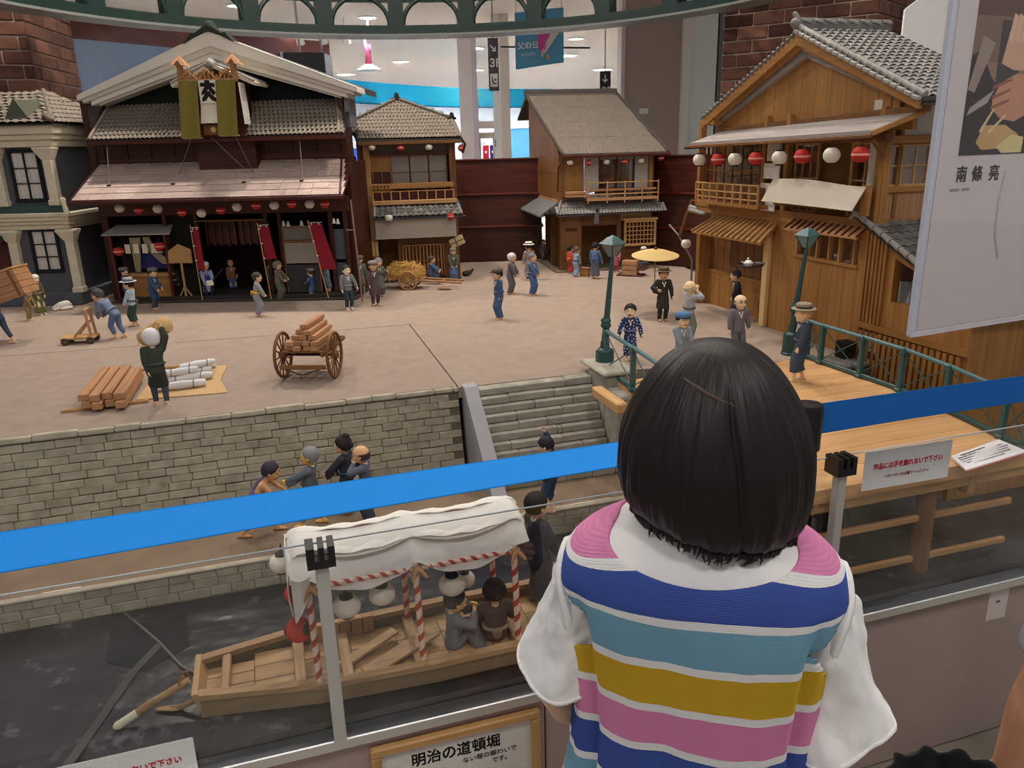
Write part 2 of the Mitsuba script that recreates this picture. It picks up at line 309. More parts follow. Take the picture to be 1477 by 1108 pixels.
GWIDE = [1.0, 1.0, 1.0, 1.0, 1.0, 1.0, 1.0, 1.0, 1.0, 1.0, 1.0, 1.0, 1.0, 1.0, 1.0, 1.0, 1.0, 1.0, 1.0, 1.0, 1.0, 1.0, 1.0, 1.0, 1.0, 1.0, 1.0, 1.0, 1.0, 1.0, 1.0, 1.0, 1.0, 1.0, 1.0, 1.0, 1.0, 0.56, 0.56, 0.56, 0.3, 0.56, 0.56, 0.33, 0.33, 1.0, 1.0, 1.0, 1.0, 1.0, 1.0, 1.0, 1.0]


def glyph(ch):
    i = CHARS.find(ch)
    if i < 0: return None, 0.5
    a = np.array([[(row >> (29 - k)) & 1 for k in range(30)] for row in GROWS[i]])
    on = np.pad(a, ((0, 0), (1, 1))).astype(np.int8); d = np.diff(on, axis=1)
    r, s = np.nonzero(d == 1); e = np.nonzero(d == -1)[1]
    g = unary_union([sbox(x0, 24 - y, x1, 25 - y) for x0, x1, y in zip(s, e, r)])
    return g.buffer(0.7).buffer(-0.7 + 0.1).simplify(0.4), GWIDE[i]


def polys(g): return list(getattr(g, 'geoms', [g]))


_gc = {}


def text(s, h, fat=0.0):
    """flat lettering in the xy plane, about h tall, from the origin along +x; returns (mesh, width)"""
    ms, x = [], 0.0
    k = h / 24.0
    for ch in s:
        if ch == ' ': x += 0.45 * 27 * k; continue
        if (ch, fat) not in _gc:
            g, w = glyph(ch)
            _gc[ch, fat] = ([vf(trimesh.creation.extrude_polygon(q, 1.0, engine="earcut")) for q in polys(g.buffer(fat))], w)
        gs, w = _gc[ch, fat]
        for v, f in gs: ms.append((v * [k, k, 0.0004] + [x, 0, 0], f))
        x += w * 27 * k
    return join(ms), x


# ---------------------------------------------------------------- the hall around the display
Z0, ZP, ZQ, ZW = 0.0, 0.775, 0.545, 0.48       # hall floor, plaza, lower quay, water
ST = Fr((0, 1.199, 0), (1, 0.31, 0))            # x along the front of the case, y into the display

put(struct('floor'), bx(-14, 14, -4, 45, -0.1, 0.0), 'floor_marble', tone=0.5)
put(struct('ceiling'), bx(-16, 16, 6.2, 45, 3.2, 3.3), 'dull', col=S(236, 228, 226))
put(struct('wall_back'), bx(-16, 16, 34, 34.2, 0, 3.2), 'dull', col=S(222, 234, 248))
put(struct('wall_left'), bx(-14.2, -14, 5, 45, 0, 3.2), 'dull', col=S(214, 224, 238))

# downlights in the ceiling, each a housing ring and a bright lens
for u, v, r in [(-2.27, 14.06, .19), (-3.37, 10.8, .12), (-2.2, 17.9, .2), (-4.65, 25.5, .34), (-2.1, 27.6, .28), (-1.1, 30.0, .25), (1.3, 17.6, .28),
                (1.3, 14.9, .14), (-.55, 13.6, .16), (-.55, 15.9, .22), (-.7, 20.2, .26), (-1.0, 28.6, .22), (-1.1, 32.0, .2), (-1.15, 9.3, .13),
                (-3.3, 13.0, .14), (-6.0, 12.6, .14), (-7.2, 17.0, .22), (0.6, 12.4, .12), (2.5, 21.0, .28), (4.2, 24.0, .3), (-3.9, 20.5, .25), (-1.9, 12.0, .14), (-4.6, 7.6, .12), (-3.6, 31.0, .25), (1.5, 31.0, .25), (-7.5, 30.0, .25)]:  # last entries are added lamps that brighten the partition and back wall
    d = thing('ceiling_downlight', 'round white downlight recessed in the pale hall ceiling', 'light', 'downlights in the hall ceiling')
    f = Fr((u, v, 3.2))
    part(d, 'rim', lathe([(r * .8, 0.0), (r * .8, -.02), (r, -.02), (r, 0.0)], 20), 'paint', f, smooth=40, col=S(240, 240, 240))
    lamp_mesh(numbered(d + '__lens'), lathe([(0, -.012), (r * .8, -.012)], 20), 340.0, (.97, .98, 1.0), f, .6)

# left: a dark bulkhead with a pale lower edge, a grey-blue panel, a cyan strip
b = struct('beam_hall')
put(b + '__face', cbar((-9.2, 6.9, 2.86), (-2.9, 13.6, 2.86), .3, .42), 'maroon_wood')
put(b + '__edge', cbar((-9.2, 6.88, 2.60), (-2.9, 13.58, 2.60), .34, .10), 'dull', col=S(190, 184, 190))
t = thing('hanging_partition', 'grey-blue slanted partition panel hanging beyond the theatre roof on the far side', 'partition')
part(t, 'panel', prism([(-5.16, 1.82), (-4.53, 2.0), (-3.3, 2.15), (-3.3, 2.47), (-4.62, 2.62), (-5.15, 2.42)], 9.0, 9.1), 'dull', col=S(150, 172, 206))
part(t, 'edge_strip', prism([(-5.30, 1.80), (-5.16, 1.82), (-5.15, 2.42), (-5.22, 2.46)], 8.98, 9.1), 'dull', col=S(150, 214, 232))
t = thing('dark_monitor', 'dark box-shaped monitor hanging under the pale ceiling beyond the theatre', 'monitor')
part(t, 'housing', prism([(-2.33, 8.3), (-2.10, 7.95), (-1.72, 8.05), (-1.72, 8.4)], 2.11, 2.305, 'z'), 'satin', col=S(52, 52, 60))
part(t, 'hanger', join([bx(-2.0, -1.98, 8.2, 8.22, 2.3, 3.2), bx(-1.80, -1.78, 8.25, 8.27, 2.3, 3.2)]), 'dull', col=S(210, 206, 206))
part(t, 'corner_strip', bx(-2.112, -2.09, 7.94, 7.96, 2.11, 2.31), 'dull', col=S(225, 225, 228))
# the teal fascia of the shop far behind
t = thing('teal_fascia', 'long teal blue shop fascia band curving across the hall far behind the theatre', 'shop fascia')
n = 14
a = [(-3.4 + 4.4 * i / n, 12.2 + 5.0 * i / n + 1.2 * math.sin(math.pi * i / n)) for i in range(n + 1)]
v, f = [], []
for x, y in a: v += [(x, y, 2.17), (x, y, 2.52), (x, y + .3, 2.52), (x, y + .3, 2.17)]
for i in range(n):
    for k in range(4): f.append([4 * i + k, 4 * i + (k + 1) % 4, 4 * i + 4 + (k + 1) % 4, 4 * i + 4 + k])
part(t, 'band', (np.array(v), np.array(f)), 'dull', col=S(34, 136, 176))
part(t, 'lower_edge', tube([(x, y - .01, 2.165) for x, y in a], .012, 6), 'dull', col=S(20, 80, 110))

# the glazed shop front: posts, transom, door
W1 = struct('window_1')
for x0, x1, c in ((-.655, -.46, S(228, 218, 222)), (-.47, -.39, S(206, 196, 208)), (-.165, -.05, S(236, 234, 236)), (-.05, .08, S(222, 212, 204))):
    part(W1, 'post', bx(x0, x1, 12.0, 12.14, 0, 3.2), 'dull', col=c)
part(W1, 'transom', bx(-.39, -.05, 12.02, 12.12, 1.66, 1.76), 'dull', col=S(226, 218, 212))
part(W1, 'pane', bx(-.39, -.165, 12.07, 12.075, 1.76, 3.2), 'glass_pane')
d = struct('door_1')
part(d, 'frame', unite([m3.Manifold.cube([.34, .06, 1.6]).translate([-.39, 12.04, 0]), ]) - m3.Manifold.cube([.18, .2, 1.40]).translate([-.37, 12.0, .12]), 'dull', col=S(206, 198, 184))
part(d, 'pane', bx(-.37, -.19, 12.07, 12.075, .12, 1.52), 'glass_pane')
part(d, 'handle', tube([(-.15, 11.99, 1.40), (-.15, 11.99, 1.50)], .008, 8), 'satin', col=S(150, 140, 120))
for x, c, l in ((-.31, S(206, 40, 60), 'red'), (-.20, S(44, 50, 120), 'navy'), (.03, S(120, 70, 160), 'purple')):
    t = thing('shop_poster', f'{l} poster standing behind the glass beside the far shop door', 'poster')
    part(t, 'sheet', bx(x - .045, x + .045, 12.6, 12.62, 0, 1.42), 'dull', col=c)
    part(t, 'print', bx(x - .02, x + .02, 12.595, 12.6, 1.30, 1.34), 'dull', col=S(235, 225, 230))
# shelves and bright goods of the far shop
for i, (x, y, w, h, c) in enumerate([(-2.6, 26, 1.8, 1.5, S(120, 170, 225)), (-4.8, 24, 2.2, 1.45, S(70, 110, 220)), (-1.4, 30, 1.2, 1.55, S(200, 215, 235)), (.6, 22, .9, 1.85, S(90, 160, 220)), (2.6, 24, 1.6, 1.5, S(216, 220, 232)), (-7.2, 22, 2.0, 1.6, S(190, 205, 235)), (1.7, 19, .8, 1.62, S(160, 165, 210))]):
    t = thing('shop_display', ['pale blue display block low in the far shop, farthest along the aisle behind the theatre', 'strong blue display block seen between the theatre and the narrow inn', 'whitish display block behind the narrow inn roof', 'tall blue display column just beside the gabled inn ridge', 'pale display block behind the gabled inn ridge', 'pale lilac display block past the brick pillar beyond the bank', 'slate lilac display block behind the gabled inn'][i], 'shop display')
    part(t, 'body', bx(x - w / 2, x + w / 2, y, y + .6, 0, h), 'dull', col=c)
    part(t, 'top', bx(x - w / 2 - .03, x + w / 2 + .03, y - .03, y + .63, h, h + .05), 'dull', col=S(235, 238, 245))

# right: mauve wall, white door leaf, glazed strip
w = struct('wall_right')
put(w, bx(1.31, 1.92, 9.0, 9.3, 0, 3.2), 'laminate', tone=0.55)
part(w, 'edge_trim', bx(1.27, 1.31, 8.97, 9.3, 0, 3.2), 'dull', col=S(214, 204, 200))
part(w, 'corner_trim', bx(1.92, 2.0, 8.9, 9.3, 0, 3.2), 'dull', col=S(238, 230, 228))
d = struct('door_2')
part(d, 'leaf', bx(2.0, 2.29, 8.95, 9.1, 0, 3.2), 'dull', col=S(236, 240, 238))
part(d, 'post', bx(2.31, 2.35, 8.95, 9.1, 0, 3.2), 'dull', col=S(120, 122, 122))
part(d, 'post', bx(2.39, 2.43, 8.95, 9.1, 0, 3.2), 'dull', col=S(230, 232, 230))
part(d, 'pane', bx(2.29, 2.6, 9.02, 9.03, 0, 3.2), 'glass_pane')
part(d, 'rail', bx(2.27, 2.6, 8.93, 9.1, 1.66, 1.80), 'dull', col=S(246, 246, 244))
t = thing('wall_socket', 'small white double switch plate on the mauve wall behind the gabled inn', 'switch')
for k in (0, 1): part(t, 'rocker', cbx(1.478 + k * .052, 1.525 + k * .052, 8.985, 9.0, 1.70, 1.76, .003), 'paint', col=S(236, 232, 230))
# hanging signs
def glyph_part(parent, name, s, h, fr, col, depth=.0004, fat=0.0, center=False, label=None):
    m, wd = text(s, h, fat)
    v = m[0].copy(); v[:, 2] *= depth / .0004
    if center: v[:, 0] -= wd / 2
    return part(parent, name, (v, m[1]), 'dull', fr, col=col, label=label)
def facing(p, x=(1, 0, 0)):
    """frame whose z looks back towards the visitor, x to the right, y up: for lettering"""
    x = np.array(x, float); f = Fr(p, x, (0, 0, 1)); f.Y, f.Z = f.Z, -f.Y
    return f
def arrow(ang, s):
    a = unary_union([Polygon([(-.06, .5), (.06, .5), (.06, -.42), (-.06, -.42)]), Polygon([(0, -.5), (-.36, -.12), (-.26, -.02), (0, -.3), (.26, -.02), (.36, -.12)])])
    from shapely import affinity
    return affinity.scale(affinity.rotate(a, ang, origin=(0, 0)), s, s, origin=(0, 0))
t = thing('floor_sign', 'black hanging sign with slanted arrow and 3F before the far glazing', 'sign')
part(t, 'board', cbx(-.182, -.06, 10.0, 10.03, 2.045, 2.635, .004), 'paint', col=S(46, 38, 42))
part(t, 'hanger', tube([(-.12, 10.015, 2.63), (-.12, 10.015, 3.2)], .006, 5), 'dull', col=S(120, 116, 118))
part(t, 'arrow', prism(arrow(45, .1), 0, .004, 'z'), 'dull', facing((-.121, 9.998, 2.52)), col=S(245, 245, 245))
glyph_part(t, 'lettering', '3F', .11, facing((-.175, 9.998, 2.315)), S(245, 245, 245), .004, .4)
part(t, 'pictogram', bx(-.165, -.075, 9.996, 10.0, 2.09, 2.24), 'dull', col=S(240, 238, 236))
part(t, 'pictogram', prism(unary_union([Polygon([(-.03, .02), (-.015, .02), (.0, -.03), (.03, -.03), (.03, -.045), (-.01, -.045)]), Polygon([(-.03, .03), (-.02, .045), (-.01, .03), (-.02, .02)]), Polygon([(.01, .02), (.025, .02), (.025, -.01), (.01, -.01)])]), 0, .003, 'z'), 'dull', facing((-.12, 9.995, 2.165)), col=S(46, 38, 42))
t = thing('floor_sign', 'small black hanging sign with downward arrow and 3F above the gabled inn ridge', 'sign')
part(t, 'board', cbx(1.045, 1.16, 9.0, 9.03, 1.85, 2.15, .004), 'paint', col=S(58, 48, 52))
part(t, 'hanger', tube([(1.10, 9.015, 2.14), (1.10, 9.015, 3.2)], .006, 5), 'dull', col=S(160, 156, 158))
part(t, 'arrow', prism(arrow(0, .085), 0, .004, 'z'), 'dull', facing((1.10, 8.998, 2.075)), col=S(245, 245, 245))
glyph_part(t, 'lettering', '3F', .085, facing((1.055, 8.998, 1.92)), S(245, 245, 245), .004, .4)
t = thing('hanging_banner', 'blue hanging banner with white lettering and pink motif under the ceiling', 'banner')
part(t, 'cloth', grid(lambda u, v: (.118 + .46 * u, 8.0 - .02 * np.sin(3 * u), 2.10 + .055 * u + (.50 - .02 * u) * v), 12, 4), 'dull', col=S(106, 172, 208))
f = facing((.13, 7.97, 2.28), (1, 0, .05))
glyph_part(t, 'lettering', '父の日', .062, f, S(246, 246, 246), .003, .5)
glyph_part(t, 'lettering', '6.21(日)', .032, facing((.17, 7.97, 2.215), (1, 0, .05)), S(240, 244, 246), .003, .2)
f = facing((.33, 7.975, 2.18), (1, 0, .05))
for poly, c in ((Polygon([(.0, .12), (.05, .04), (.12, .16), (.14, .26), (.02, .26)]), S(214, 92, 168)), (Polygon([(.03, .06), (.07, .05), (.21, .22), (.16, .26), (.09, .16)]), S(240, 228, 214)), (Polygon([(.08, .0), (.11, .0), (.11, .04), (.08, .04)]), S(230, 190, 90)), (Polygon([(.03, .03), (.05, .02), (.06, .05), (.04, .06)]), S(236, 220, 150))):
    part(t, 'motif', prism(poly, 0, .004, 'z'), 'dull', f, col=c)
for x in (.13, .56): part(t, 'wire', tube([(x, 8.0, 2.60), (x, 8.0, 3.2)], .004, 5), 'dull', col=S(200, 196, 196))
part(t, 'rod', tube([(-.02, 8.02, 2.31), (.86, 8.3, 2.31)], .008, 6), 'dull', col=S(60, 56, 60))
t = thing('pendant_lamp', 'pendant lamp on a crimson tube hanging near the arches above the far shop', 'lamp')
part(t, 'tube', tube([(-2.27, 14.06, 3.2), (-2.27, 14.06, 2.78)], .055, 10), 'dull', col=S(190, 60, 90))
part(t, 'shade', lathe([(.06, .1), (.2, .02), (.21, 0), (.0, 0.01)], 20), 'dull', Fr((-2.27, 14.06, 2.68)), smooth=40, col=S(244, 240, 240))
for k in range(4):
    t = thing('ceiling_spotlight', 'white tilted spotlight on the ceiling rail beyond the arches', 'light', 'white ceiling spotlights')
    x = -2.9 + .33 * k
    part(t, 'stem', tube([(x, 12.0, 3.2), (x, 12.0, 3.02)], .015, 6), 'dull', col=S(230, 230, 232))
    part(t, 'can', lathe([(0, .12), (.05, .12), (.06, -.1), (.0, -.1)], 14), 'dull', Fr((x, 12.0, 2.95), (1, 0, .2), (.3 * (-1) ** k, -.2, 1)), smooth=40, col=S(250, 250, 252))
t = thing('white_board', 'blank white board leaning against the black post behind the tiled roof', 'board')
part(t, 'panel', prism([(1.62, 1.70), (1.80, 1.64), (1.80, 2.02), (1.62, 1.885)], 3.40, 3.415), 'dull', col=S(250, 248, 246))
part(t, 'frame', bx(1.80, 1.835, 3.39, 3.43, .5, 2.3), 'satin', col=S(38, 34, 34), label='black side post')
t = thing('pale_column', 'pale vertical panel strip beyond the black post', 'panel')
part(t, 'strip', bx(1.86, 1.885, 3.43, 3.5, .5, 2.4), 'dull', col=S(250, 250, 250)); part(t, 'backing', bx(1.84, 2.3, 3.5, 3.6, .5, 2.4), 'dull', col=S(170, 165, 165))

# ---- brick pillars of the pavilion, brick by brick
def pillar(name, label, a, b, c, z0, z1, bw, bh, jt=.008, seed=1, limit=300):
    """front face a->b and side face b->c (plan points); bricks proud of a mortar core"""
    key = thing(name, label, 'pillar'); r = random.Random(seed)
    a, b, c = (np.array(p, float) for p in (a, b, c))
    d = a + c - b
    ctr = (a + b + c + d) / 4
    core = [tuple(ctr + (q - ctr) * .985) for q in (a, b, c, d)]
    part(key, 'mortar', prism(core, z0, z1, 'z'), 'dull', col=S(186, 166, 152))
    for p, q in ((a, b), (b, c)):
        L = np.linalg.norm(q - p); u = (q - p) / L; f = Fr((p[0], p[1], 0), (u[0], u[1], 0))
        row = 0; z = z0 + .004
        while z + bh < z1:
            x = -bw * .5 * (row % 2) if row % 2 else 0.0
            while x < L - .01:
                x0, x1 = max(x, 0), min(x + bw - jt, L)
                if x1 - x0 > .02:
                    o = r.uniform(-.004, .002)
                    part(key, 'brick', cbx(x0, x1, o - .004, .035, z, z + bh - jt, .004), 'brick', f, tone=r.choice([.15, .35, .5, .6, .75, .9]))
                x += bw
            z += bh; row += 1
    return key
pillar('brick_pillar', 'tall brown brick pillar rising behind the tiled roof of the restaurant', (1.235, 4.70), (1.905, 4.27), (2.33, 4.75), 1.45, 2.35, .165, .068, seed=3)
pillar('brick_pillar', 'brown brick pillar at the edge behind the cream bank', (-2.98, 4.05), (-2.41, 4.28), (-2.5, 4.9), 1.45, 2.35, .165, .068, seed=5)

# ---- the iron ring over the stage, on the pillars
R = thing('iron_ring', 'dark green cast iron ring beam with small arches spanning between brick pillars', 'ring beam')
rc, rr = np.array([-.376, 3.177]), 1.841
def on(ang, r=rr, z=0): return np.array([rc[0] + r * math.cos(math.radians(ang)), rc[1] + r * math.sin(math.radians(ang)), z])
def band(a0, a1, r0, r1, z0, z1, n=40):
    v, f = [], []
    for i in range(n + 1):
        g = a0 + (a1 - a0) * i / n
        v += [on(g, r0, z0), on(g, r1, z0), on(g, r1, z1), on(g, r0, z1)]
    for i in range(n):
        for k in range(4): f.append([4 * i + k, 4 * i + (k + 1) % 4, 4 * i + 4 + (k + 1) % 4, 4 * i + 4 + k])
    return np.array(v), np.array(f)
GREEN = S(20, 42, 36)
A0, A1 = 28.0, 168.0
part(R, 'lower_chord', band(A0, A1, rr, rr + .10, 2.05, 2.10), 'satin', col=GREEN)
part(R, 'flange', band(A0, A1, rr - .03, rr + .13, 2.038, 2.05), 'satin', col=S(120, 122, 120), label='grey lower flange')
part(R, 'middle_rail', band(A0, A1, rr + .07, rr + .10, 2.235, 2.26), 'satin', col=GREEN)
part(R, 'upper_chord', band(A0, A1, rr, rr + .10, 2.36, 2.42), 'satin', col=GREEN)
an = [46.6 + 12.8 * k for k in range(-1, 10)]
for k, g in enumerate(an):
    p = on(g, rr + .05); ta = np.array([-math.sin(math.radians(g)), math.cos(math.radians(g)), 0])
    part(R, 'post', bx(-.045, .045, -.05, .05, 2.10, 2.36), 'satin', Fr((p[0], p[1], 0), -ta), col=GREEN)
    if k < len(an) - 1:
        m = g + 6.4
        pts = [on(m + 5.2 * math.cos(q), rr + .02, 2.10 + .155 * math.sin(q)) for q in np.linspace(0, math.pi, 17)]
        part(R, 'arch', tube(pts, .013, 8), 'satin', smooth=True, col=S(28, 54, 46))

# ---- display spotlights (hung above the picture)
for k, (p, r, e) in enumerate(SPOTS):
    t = thing('stage_spotlight', 'black spotlight can hung over the display', 'light', 'spotlights above the stage')
    f = Fr(p)
    part(t, 'can', lathe([(r * 1.05, -.01), (r * 1.1, 0), (r * 1.1, .16), (r * .6, .2), (0, .2)], 20), 'satin', f, smooth=40, col=S(30, 30, 30))
    part(t, 'stem', tube([(0, 0, .2), (0, 0, .6)], .012, 8), 'satin', f, col=S(30, 30, 30))
    v, fc = lathe([(0, 0.01), (r, 0.01)], 20)
    lamp_mesh(numbered(t + '__lens'), (v, fc), e, SPOT_TINT, f, 6.0)

for p, r, e in AISLE:
    t = thing('aisle_downlight', 'round downlight over the visitor aisle in front of the display', 'light', 'downlights over the aisle')
    f = Fr(p)
    part(t, 'rim', lathe([(r, .0), (r * 1.12, -.01), (r * 1.15, .03), (0, .04)], 24), 'paint', f, smooth=40, col=S(236, 236, 236))
    lamp_mesh(numbered(t + '__lens'), lathe([(0, .0), (r, .0)], 24), e, (1, .95, .88), f, 4.0)


# ---------------------------------------------------------------- the display: case, plaza, quay, water, bridge
r20 = random.Random(20)
CASE = thing('display_case', 'long mauve display case base with aluminium rim under the clear acrylic guard', 'display case')
for i, (s0, s1) in enumerate(((-2.2, -1.15), (-1.15, .048), (.048, 1.75))):
    part(CASE, 'panel', cbx(s0 + .0015, s1 - .0015, 0.0, .03, .004, .413, .001), 'laminate', ST, tone=.5)
part(CASE, 'back_box', bx(-2.3, 1.76, .028, .06, 0, .41), 'dull', ST, col=S(60, 50, 48))
part(CASE, 'rim', cbx(-2.3, 1.76, -.014, .022, .414, .436, .002), 'aluminium', ST)
part(CASE, 'inner_lip', bx(-2.3, 1.76, .022, .034, .436, .462), 'satin', ST, col=S(14, 14, 20), label='black inner edge strip')
acr = thing('acrylic_guard', 'clear acrylic guard sheet standing along the front of the display', 'acrylic sheet')
put(acr + '__sheet', (np.array([[-2.3, .004, .436], [1.75, .004, .436], [1.75, .004, .805], [-2.3, .004, .805]]), np.array([[0, 1, 2, 3]])), 'acrylic', ST)
part(acr, 'edge', bx(-2.3, 1.75, .003, .0055, .8035, .8055), 'gloss', ST, col=S(200, 206, 210), label='bright top edge')
# posts of the guard
for s, (w, h), lab in ((-.328, (.021, .365), 'grey aluminium guard post with black cap in front of the pleasure boat'), (.66, (.019, .365), 'grey aluminium guard post with black cap beside the sign sheet on the bridge side')):
    t = thing('guard_post', lab, 'post')
    part(t, 'upright', cbx(s - w / 2, s + w / 2, -.022, -.002, .437, .437 + h - .03, .0015), 'satin', ST, col=S(186, 182, 176))
    part(t, 'cap', unite([m3.Manifold.hull_points(np.array([[x, y, z] for x in (s - .022, s + .022) for y in (-.030, .008) for z in (.776, .812)]))] ) - unite([m3.Manifold.cube([.006, .05, .03]).translate([s - .009, -.062 + .026, .79]), m3.Manifold.cube([.006, .05, .03]).translate([s + .006, -.062 + .026, .79])]), 'satin', ST, col=S(22, 20, 22))

# stage body and plaza slabs
STAGE = thing('plaza', 'dusty grey-brown plaza floor of the model town, of large boards with seams', 'model ground')
def stp(pts): return [(ST.at(s, t, 0)[0], ST.at(s, t, 0)[1]) for s, t in pts]
P1, P2 = ST.at(-1.9, .835, 0)[:2], ST.at(.10, .835, 0)[:2]
bc = np.array([-.377, 2.818]); bl = np.array([-2.35, 2.335])
part(STAGE, 'board', prism([tuple(P1), tuple(P2), tuple(bc), tuple(bl)], ZP - .03, ZP, 'z'), 'earth', tone=.5)
g = .004
rest = Polygon(stp([(.10, .82), (.47, .82), (.47, .82), (.50, .82), (1.30, .66), (1.62, .66), (1.62, 2.0)]) + [(.9, 4.15), (.3, 4.62), (-.85, 4.45), (-3.2, 4.0), (-3.2, 2.0)] + [tuple(bl), tuple(bc), tuple(P2)]).buffer(0)
rest = rest.difference(Polygon([tuple(P1 - [0, .3]), tuple(P2 - [0, .3]), tuple(P2), tuple(bc), tuple(bl)]).buffer(g))
for q in getattr(rest, 'geoms', [rest]):
    if q.area > .05: part(STAGE, 'board', prism(q, ZP - .03, ZP, 'z'), 'earth', tone=.55)
part(STAGE, 'bed', prism(Polygon(stp([(-1.9, .86), (.46, .86), (.46, .9), (1.3, .9), (1.6, 1.9)]) + [(.9, 4.1), (.3, 4.5), (-.85, 4.35), (-3.1, 3.9), (-3.1, 2.0)]), .02, ZP - .032, 'z'), 'dull', col=S(50, 42, 38))
# dark stone walk in front of the theatre and under the inns
# embankment: stones one by one on a battered wall
EMB = thing('embankment_wall', 'battered grey stone embankment wall below the plaza edge', 'stone wall')
W = Fr(ST.at(-1.60, .772, ZQ), ST.X, (ST.Y * .052 + np.array([0, 0, .23])))
hgt = math.hypot(.052, .23)
part(EMB, 'mortar', bx(0, 1.70, .003, .05, -.01, hgt - .004), 'dull', W, col=S(112, 104, 88))
rows, rh = 11, (hgt - .014) / 11
cnt = 0; extra = []
for r in range(rows):
    x = 1.70 - (.0 if r % 2 else .027)
    first = True
    while x > .02:
        w = r20.uniform(.046, .070); x0 = max(x - w, 0)
        z0 = r * rh + r20.uniform(-.0012, .0012)
        st_ = cbx(x0 + .0006, x - .0006, r20.uniform(-.002, .001), .03, z0 + .0006, z0 + rh - .0006, .0016)
        if cnt < 300 and x > .30: part(EMB, 'stone', st_, 'stone', W, tone=r20.choice([.4, .47, .52, .58, .64])); cnt += 1
        else: extra.append(st_)
        x = x0
part(EMB, 'stone_rest', join(extra), 'stone', W, tone=.5, kind='stuff')
x = 0
while x < 1.70:
    w = r20.uniform(.05, .11)
    part(EMB, 'cap_stone', cbx(x + .001, min(x + w, 1.70), -.006 + r20.uniform(-.003, .002), .03, hgt - .012, hgt + .003 + r20.uniform(-.002, .002), .003), 'stone', W, tone=.75)
    x += w
# the lower quay
Q = thing('lower_quay', 'brown lower quay strip with stained floor between embankment and water', 'quay')
part(Q, 'floor', prism([(-2.0, .474), (.62, .474), (.62, .86), (-2.0, .86)], ZQ - .02, ZQ, 'z'), 'quay_floor', ST, tone=.5)
cnt = 0; extra = []
part(Q, 'mortar', bx(-2.0, .62, .469, .52, .40, ZQ - .004), 'dull', ST, col=S(106, 98, 82))
for r in range(5):
    x = -1.35 - .02 * (r % 2)
    while x < .60:
        w = r20.uniform(.04, .07)
        z0 = .437 + r * .0215
        part(Q, 'stone', cbx(x + .0006, x + w - .0006, .466 + r20.uniform(-.0015, .0015), .50, z0, z0 + .0208, .0015), 'stone', ST, tone=r20.choice([.3, .38, .45, .5]))
        x += w
part(Q, 'edge_strip', cbx(-2.0, .62, .462, .480, ZQ - .003, ZQ + .003, .002), 'stone', ST, tone=.6)
part(Q, 'pale_line', bx(.17, .40, .474, .478, ZQ + .0032, ZQ + .0045), 'gloss', ST, col=S(224, 214, 196), label='pale edge line')  # narrow pale glossy strip laid along the quay edge
part(Q, 'pale_line', bx(-.87, -.80, .474, .478, ZQ + .0032, ZQ + .0045), 'gloss', ST, col=S(224, 214, 196), label='pale edge line')
# water
WAT = thing('canal_water', 'dark glossy sheet of canal water with scuffs and a pale seam', 'water')
def wcol(p, n, uv):
    a = mikit.fbm(p.x * 14, p.y * 22, 0.0, 4); b = mikit.fbm(p.x * 60, p.y * 60, 3.0, 3)
    k = mikit.smoothstep(0.60, 0.74, a) * mikit.smoothstep(.45, .75, b)
    return mikit.mix(mikit.mix(S(24, 24, 31), S(44, 43, 50), a), S(120, 120, 126), k * .4)
mat('water_sheet', type='bumpmap', t=mikit.proc(lambda p, n, uv: mikit.fbm(p.x * 18, p.y * 26, 0.0, 3), .004), scale=.0022, b=pr(mikit.proc(wcol), .22, specular=.5))
put(WAT + '__sheet', grid(lambda u, v: (-2.1 + 3.9 * u,   .006 + .459 * v, ZW - .016 * np.clip((.03 - v) / .03, 0, 1)), 40, 8), 'water_sheet', ST, uv=lambda v: v[:, :2])
sm = [(-0.748, 0.015, 0.482), (-0.712, 0.131, 0.482), (-0.680, 0.237, 0.482), (-0.640, 0.316, 0.482)]
part(WAT, 'seam', join([cbar(sm[i], sm[i + 1], .016, .0012) for i in range(3)]), 'gloss', ST, col=S(66, 68, 68), label='pale seam strip')
part(WAT, 'seam', tube([(-0.724, 0.454, 0.482), (-0.683, 0.387, 0.482), (-0.646, 0.325, 0.482), (-0.594, 0.223, 0.482), (-0.566, 0.191, 0.482)], .003, 6), 'satin', ST, col=S(80, 77, 76), label='thin ragged seam')
part(WAT, 'dark_patch', prism([(-.742, .40), (-.60, .41), (-.585, .29), (-.66, .235), (-.735, .29)], ZW + .0005, ZW + .0012, 'z'), 'gloss', ST, col=S(20, 22, 32), label='darker patch of film')
# stage under the bridge
put(struct('wall_under_bridge'), bx(.62, 1.75, .60, .64, .02, ZP - .05), 'dull', ST, col=S(70, 72, 74))
t = thing('river_bed', 'dark lining below the water and the bridge', 'lining'); put(t + '__panel', bx(-2.2, 1.75, .07, .46, .36, .40), 'dull', ST, col=S(40, 40, 44))

# stairs from the quay up to the plaza
STR = thing('stone_stairs', 'pale grey stone stairs leading from the lower quay up to the plaza', 'stairs')
n = 11
for i in range(n):
    z1 = ZQ + (ZP - ZQ) * (i + 1) / n; y0 = .622 + .178 * i / n
    fl = .002
    xs = [.150] + sorted(r20.uniform(.19, .44) for _ in range(2)) + [.478]
    v, f = join([cbx(xs[k] + .0004, xs[k + 1] - .0004, y0 - .004 + r20.uniform(-.0015, .0015), .818, z1 - (ZP - ZQ) / n + (.001 if i else 0), z1 + r20.uniform(-.001, .001), .0025) for k in range(3)])
    part(STR, 'step', (v, f), 'step_stone', ST, tone=r20.choice([.45, .55, .65]))
part(STR, 'flank', unite([m3.Manifold.hull_points(np.array([[x, y, z] for x in (.112, .150) for y, z in ((.835, ZP + .004), (.80, ZP + .004), (.535, ZQ + .006), (.535, ZQ), (.835, ZQ))]))]), 'plaster_dark', ST, tone=.0, smooth=30)
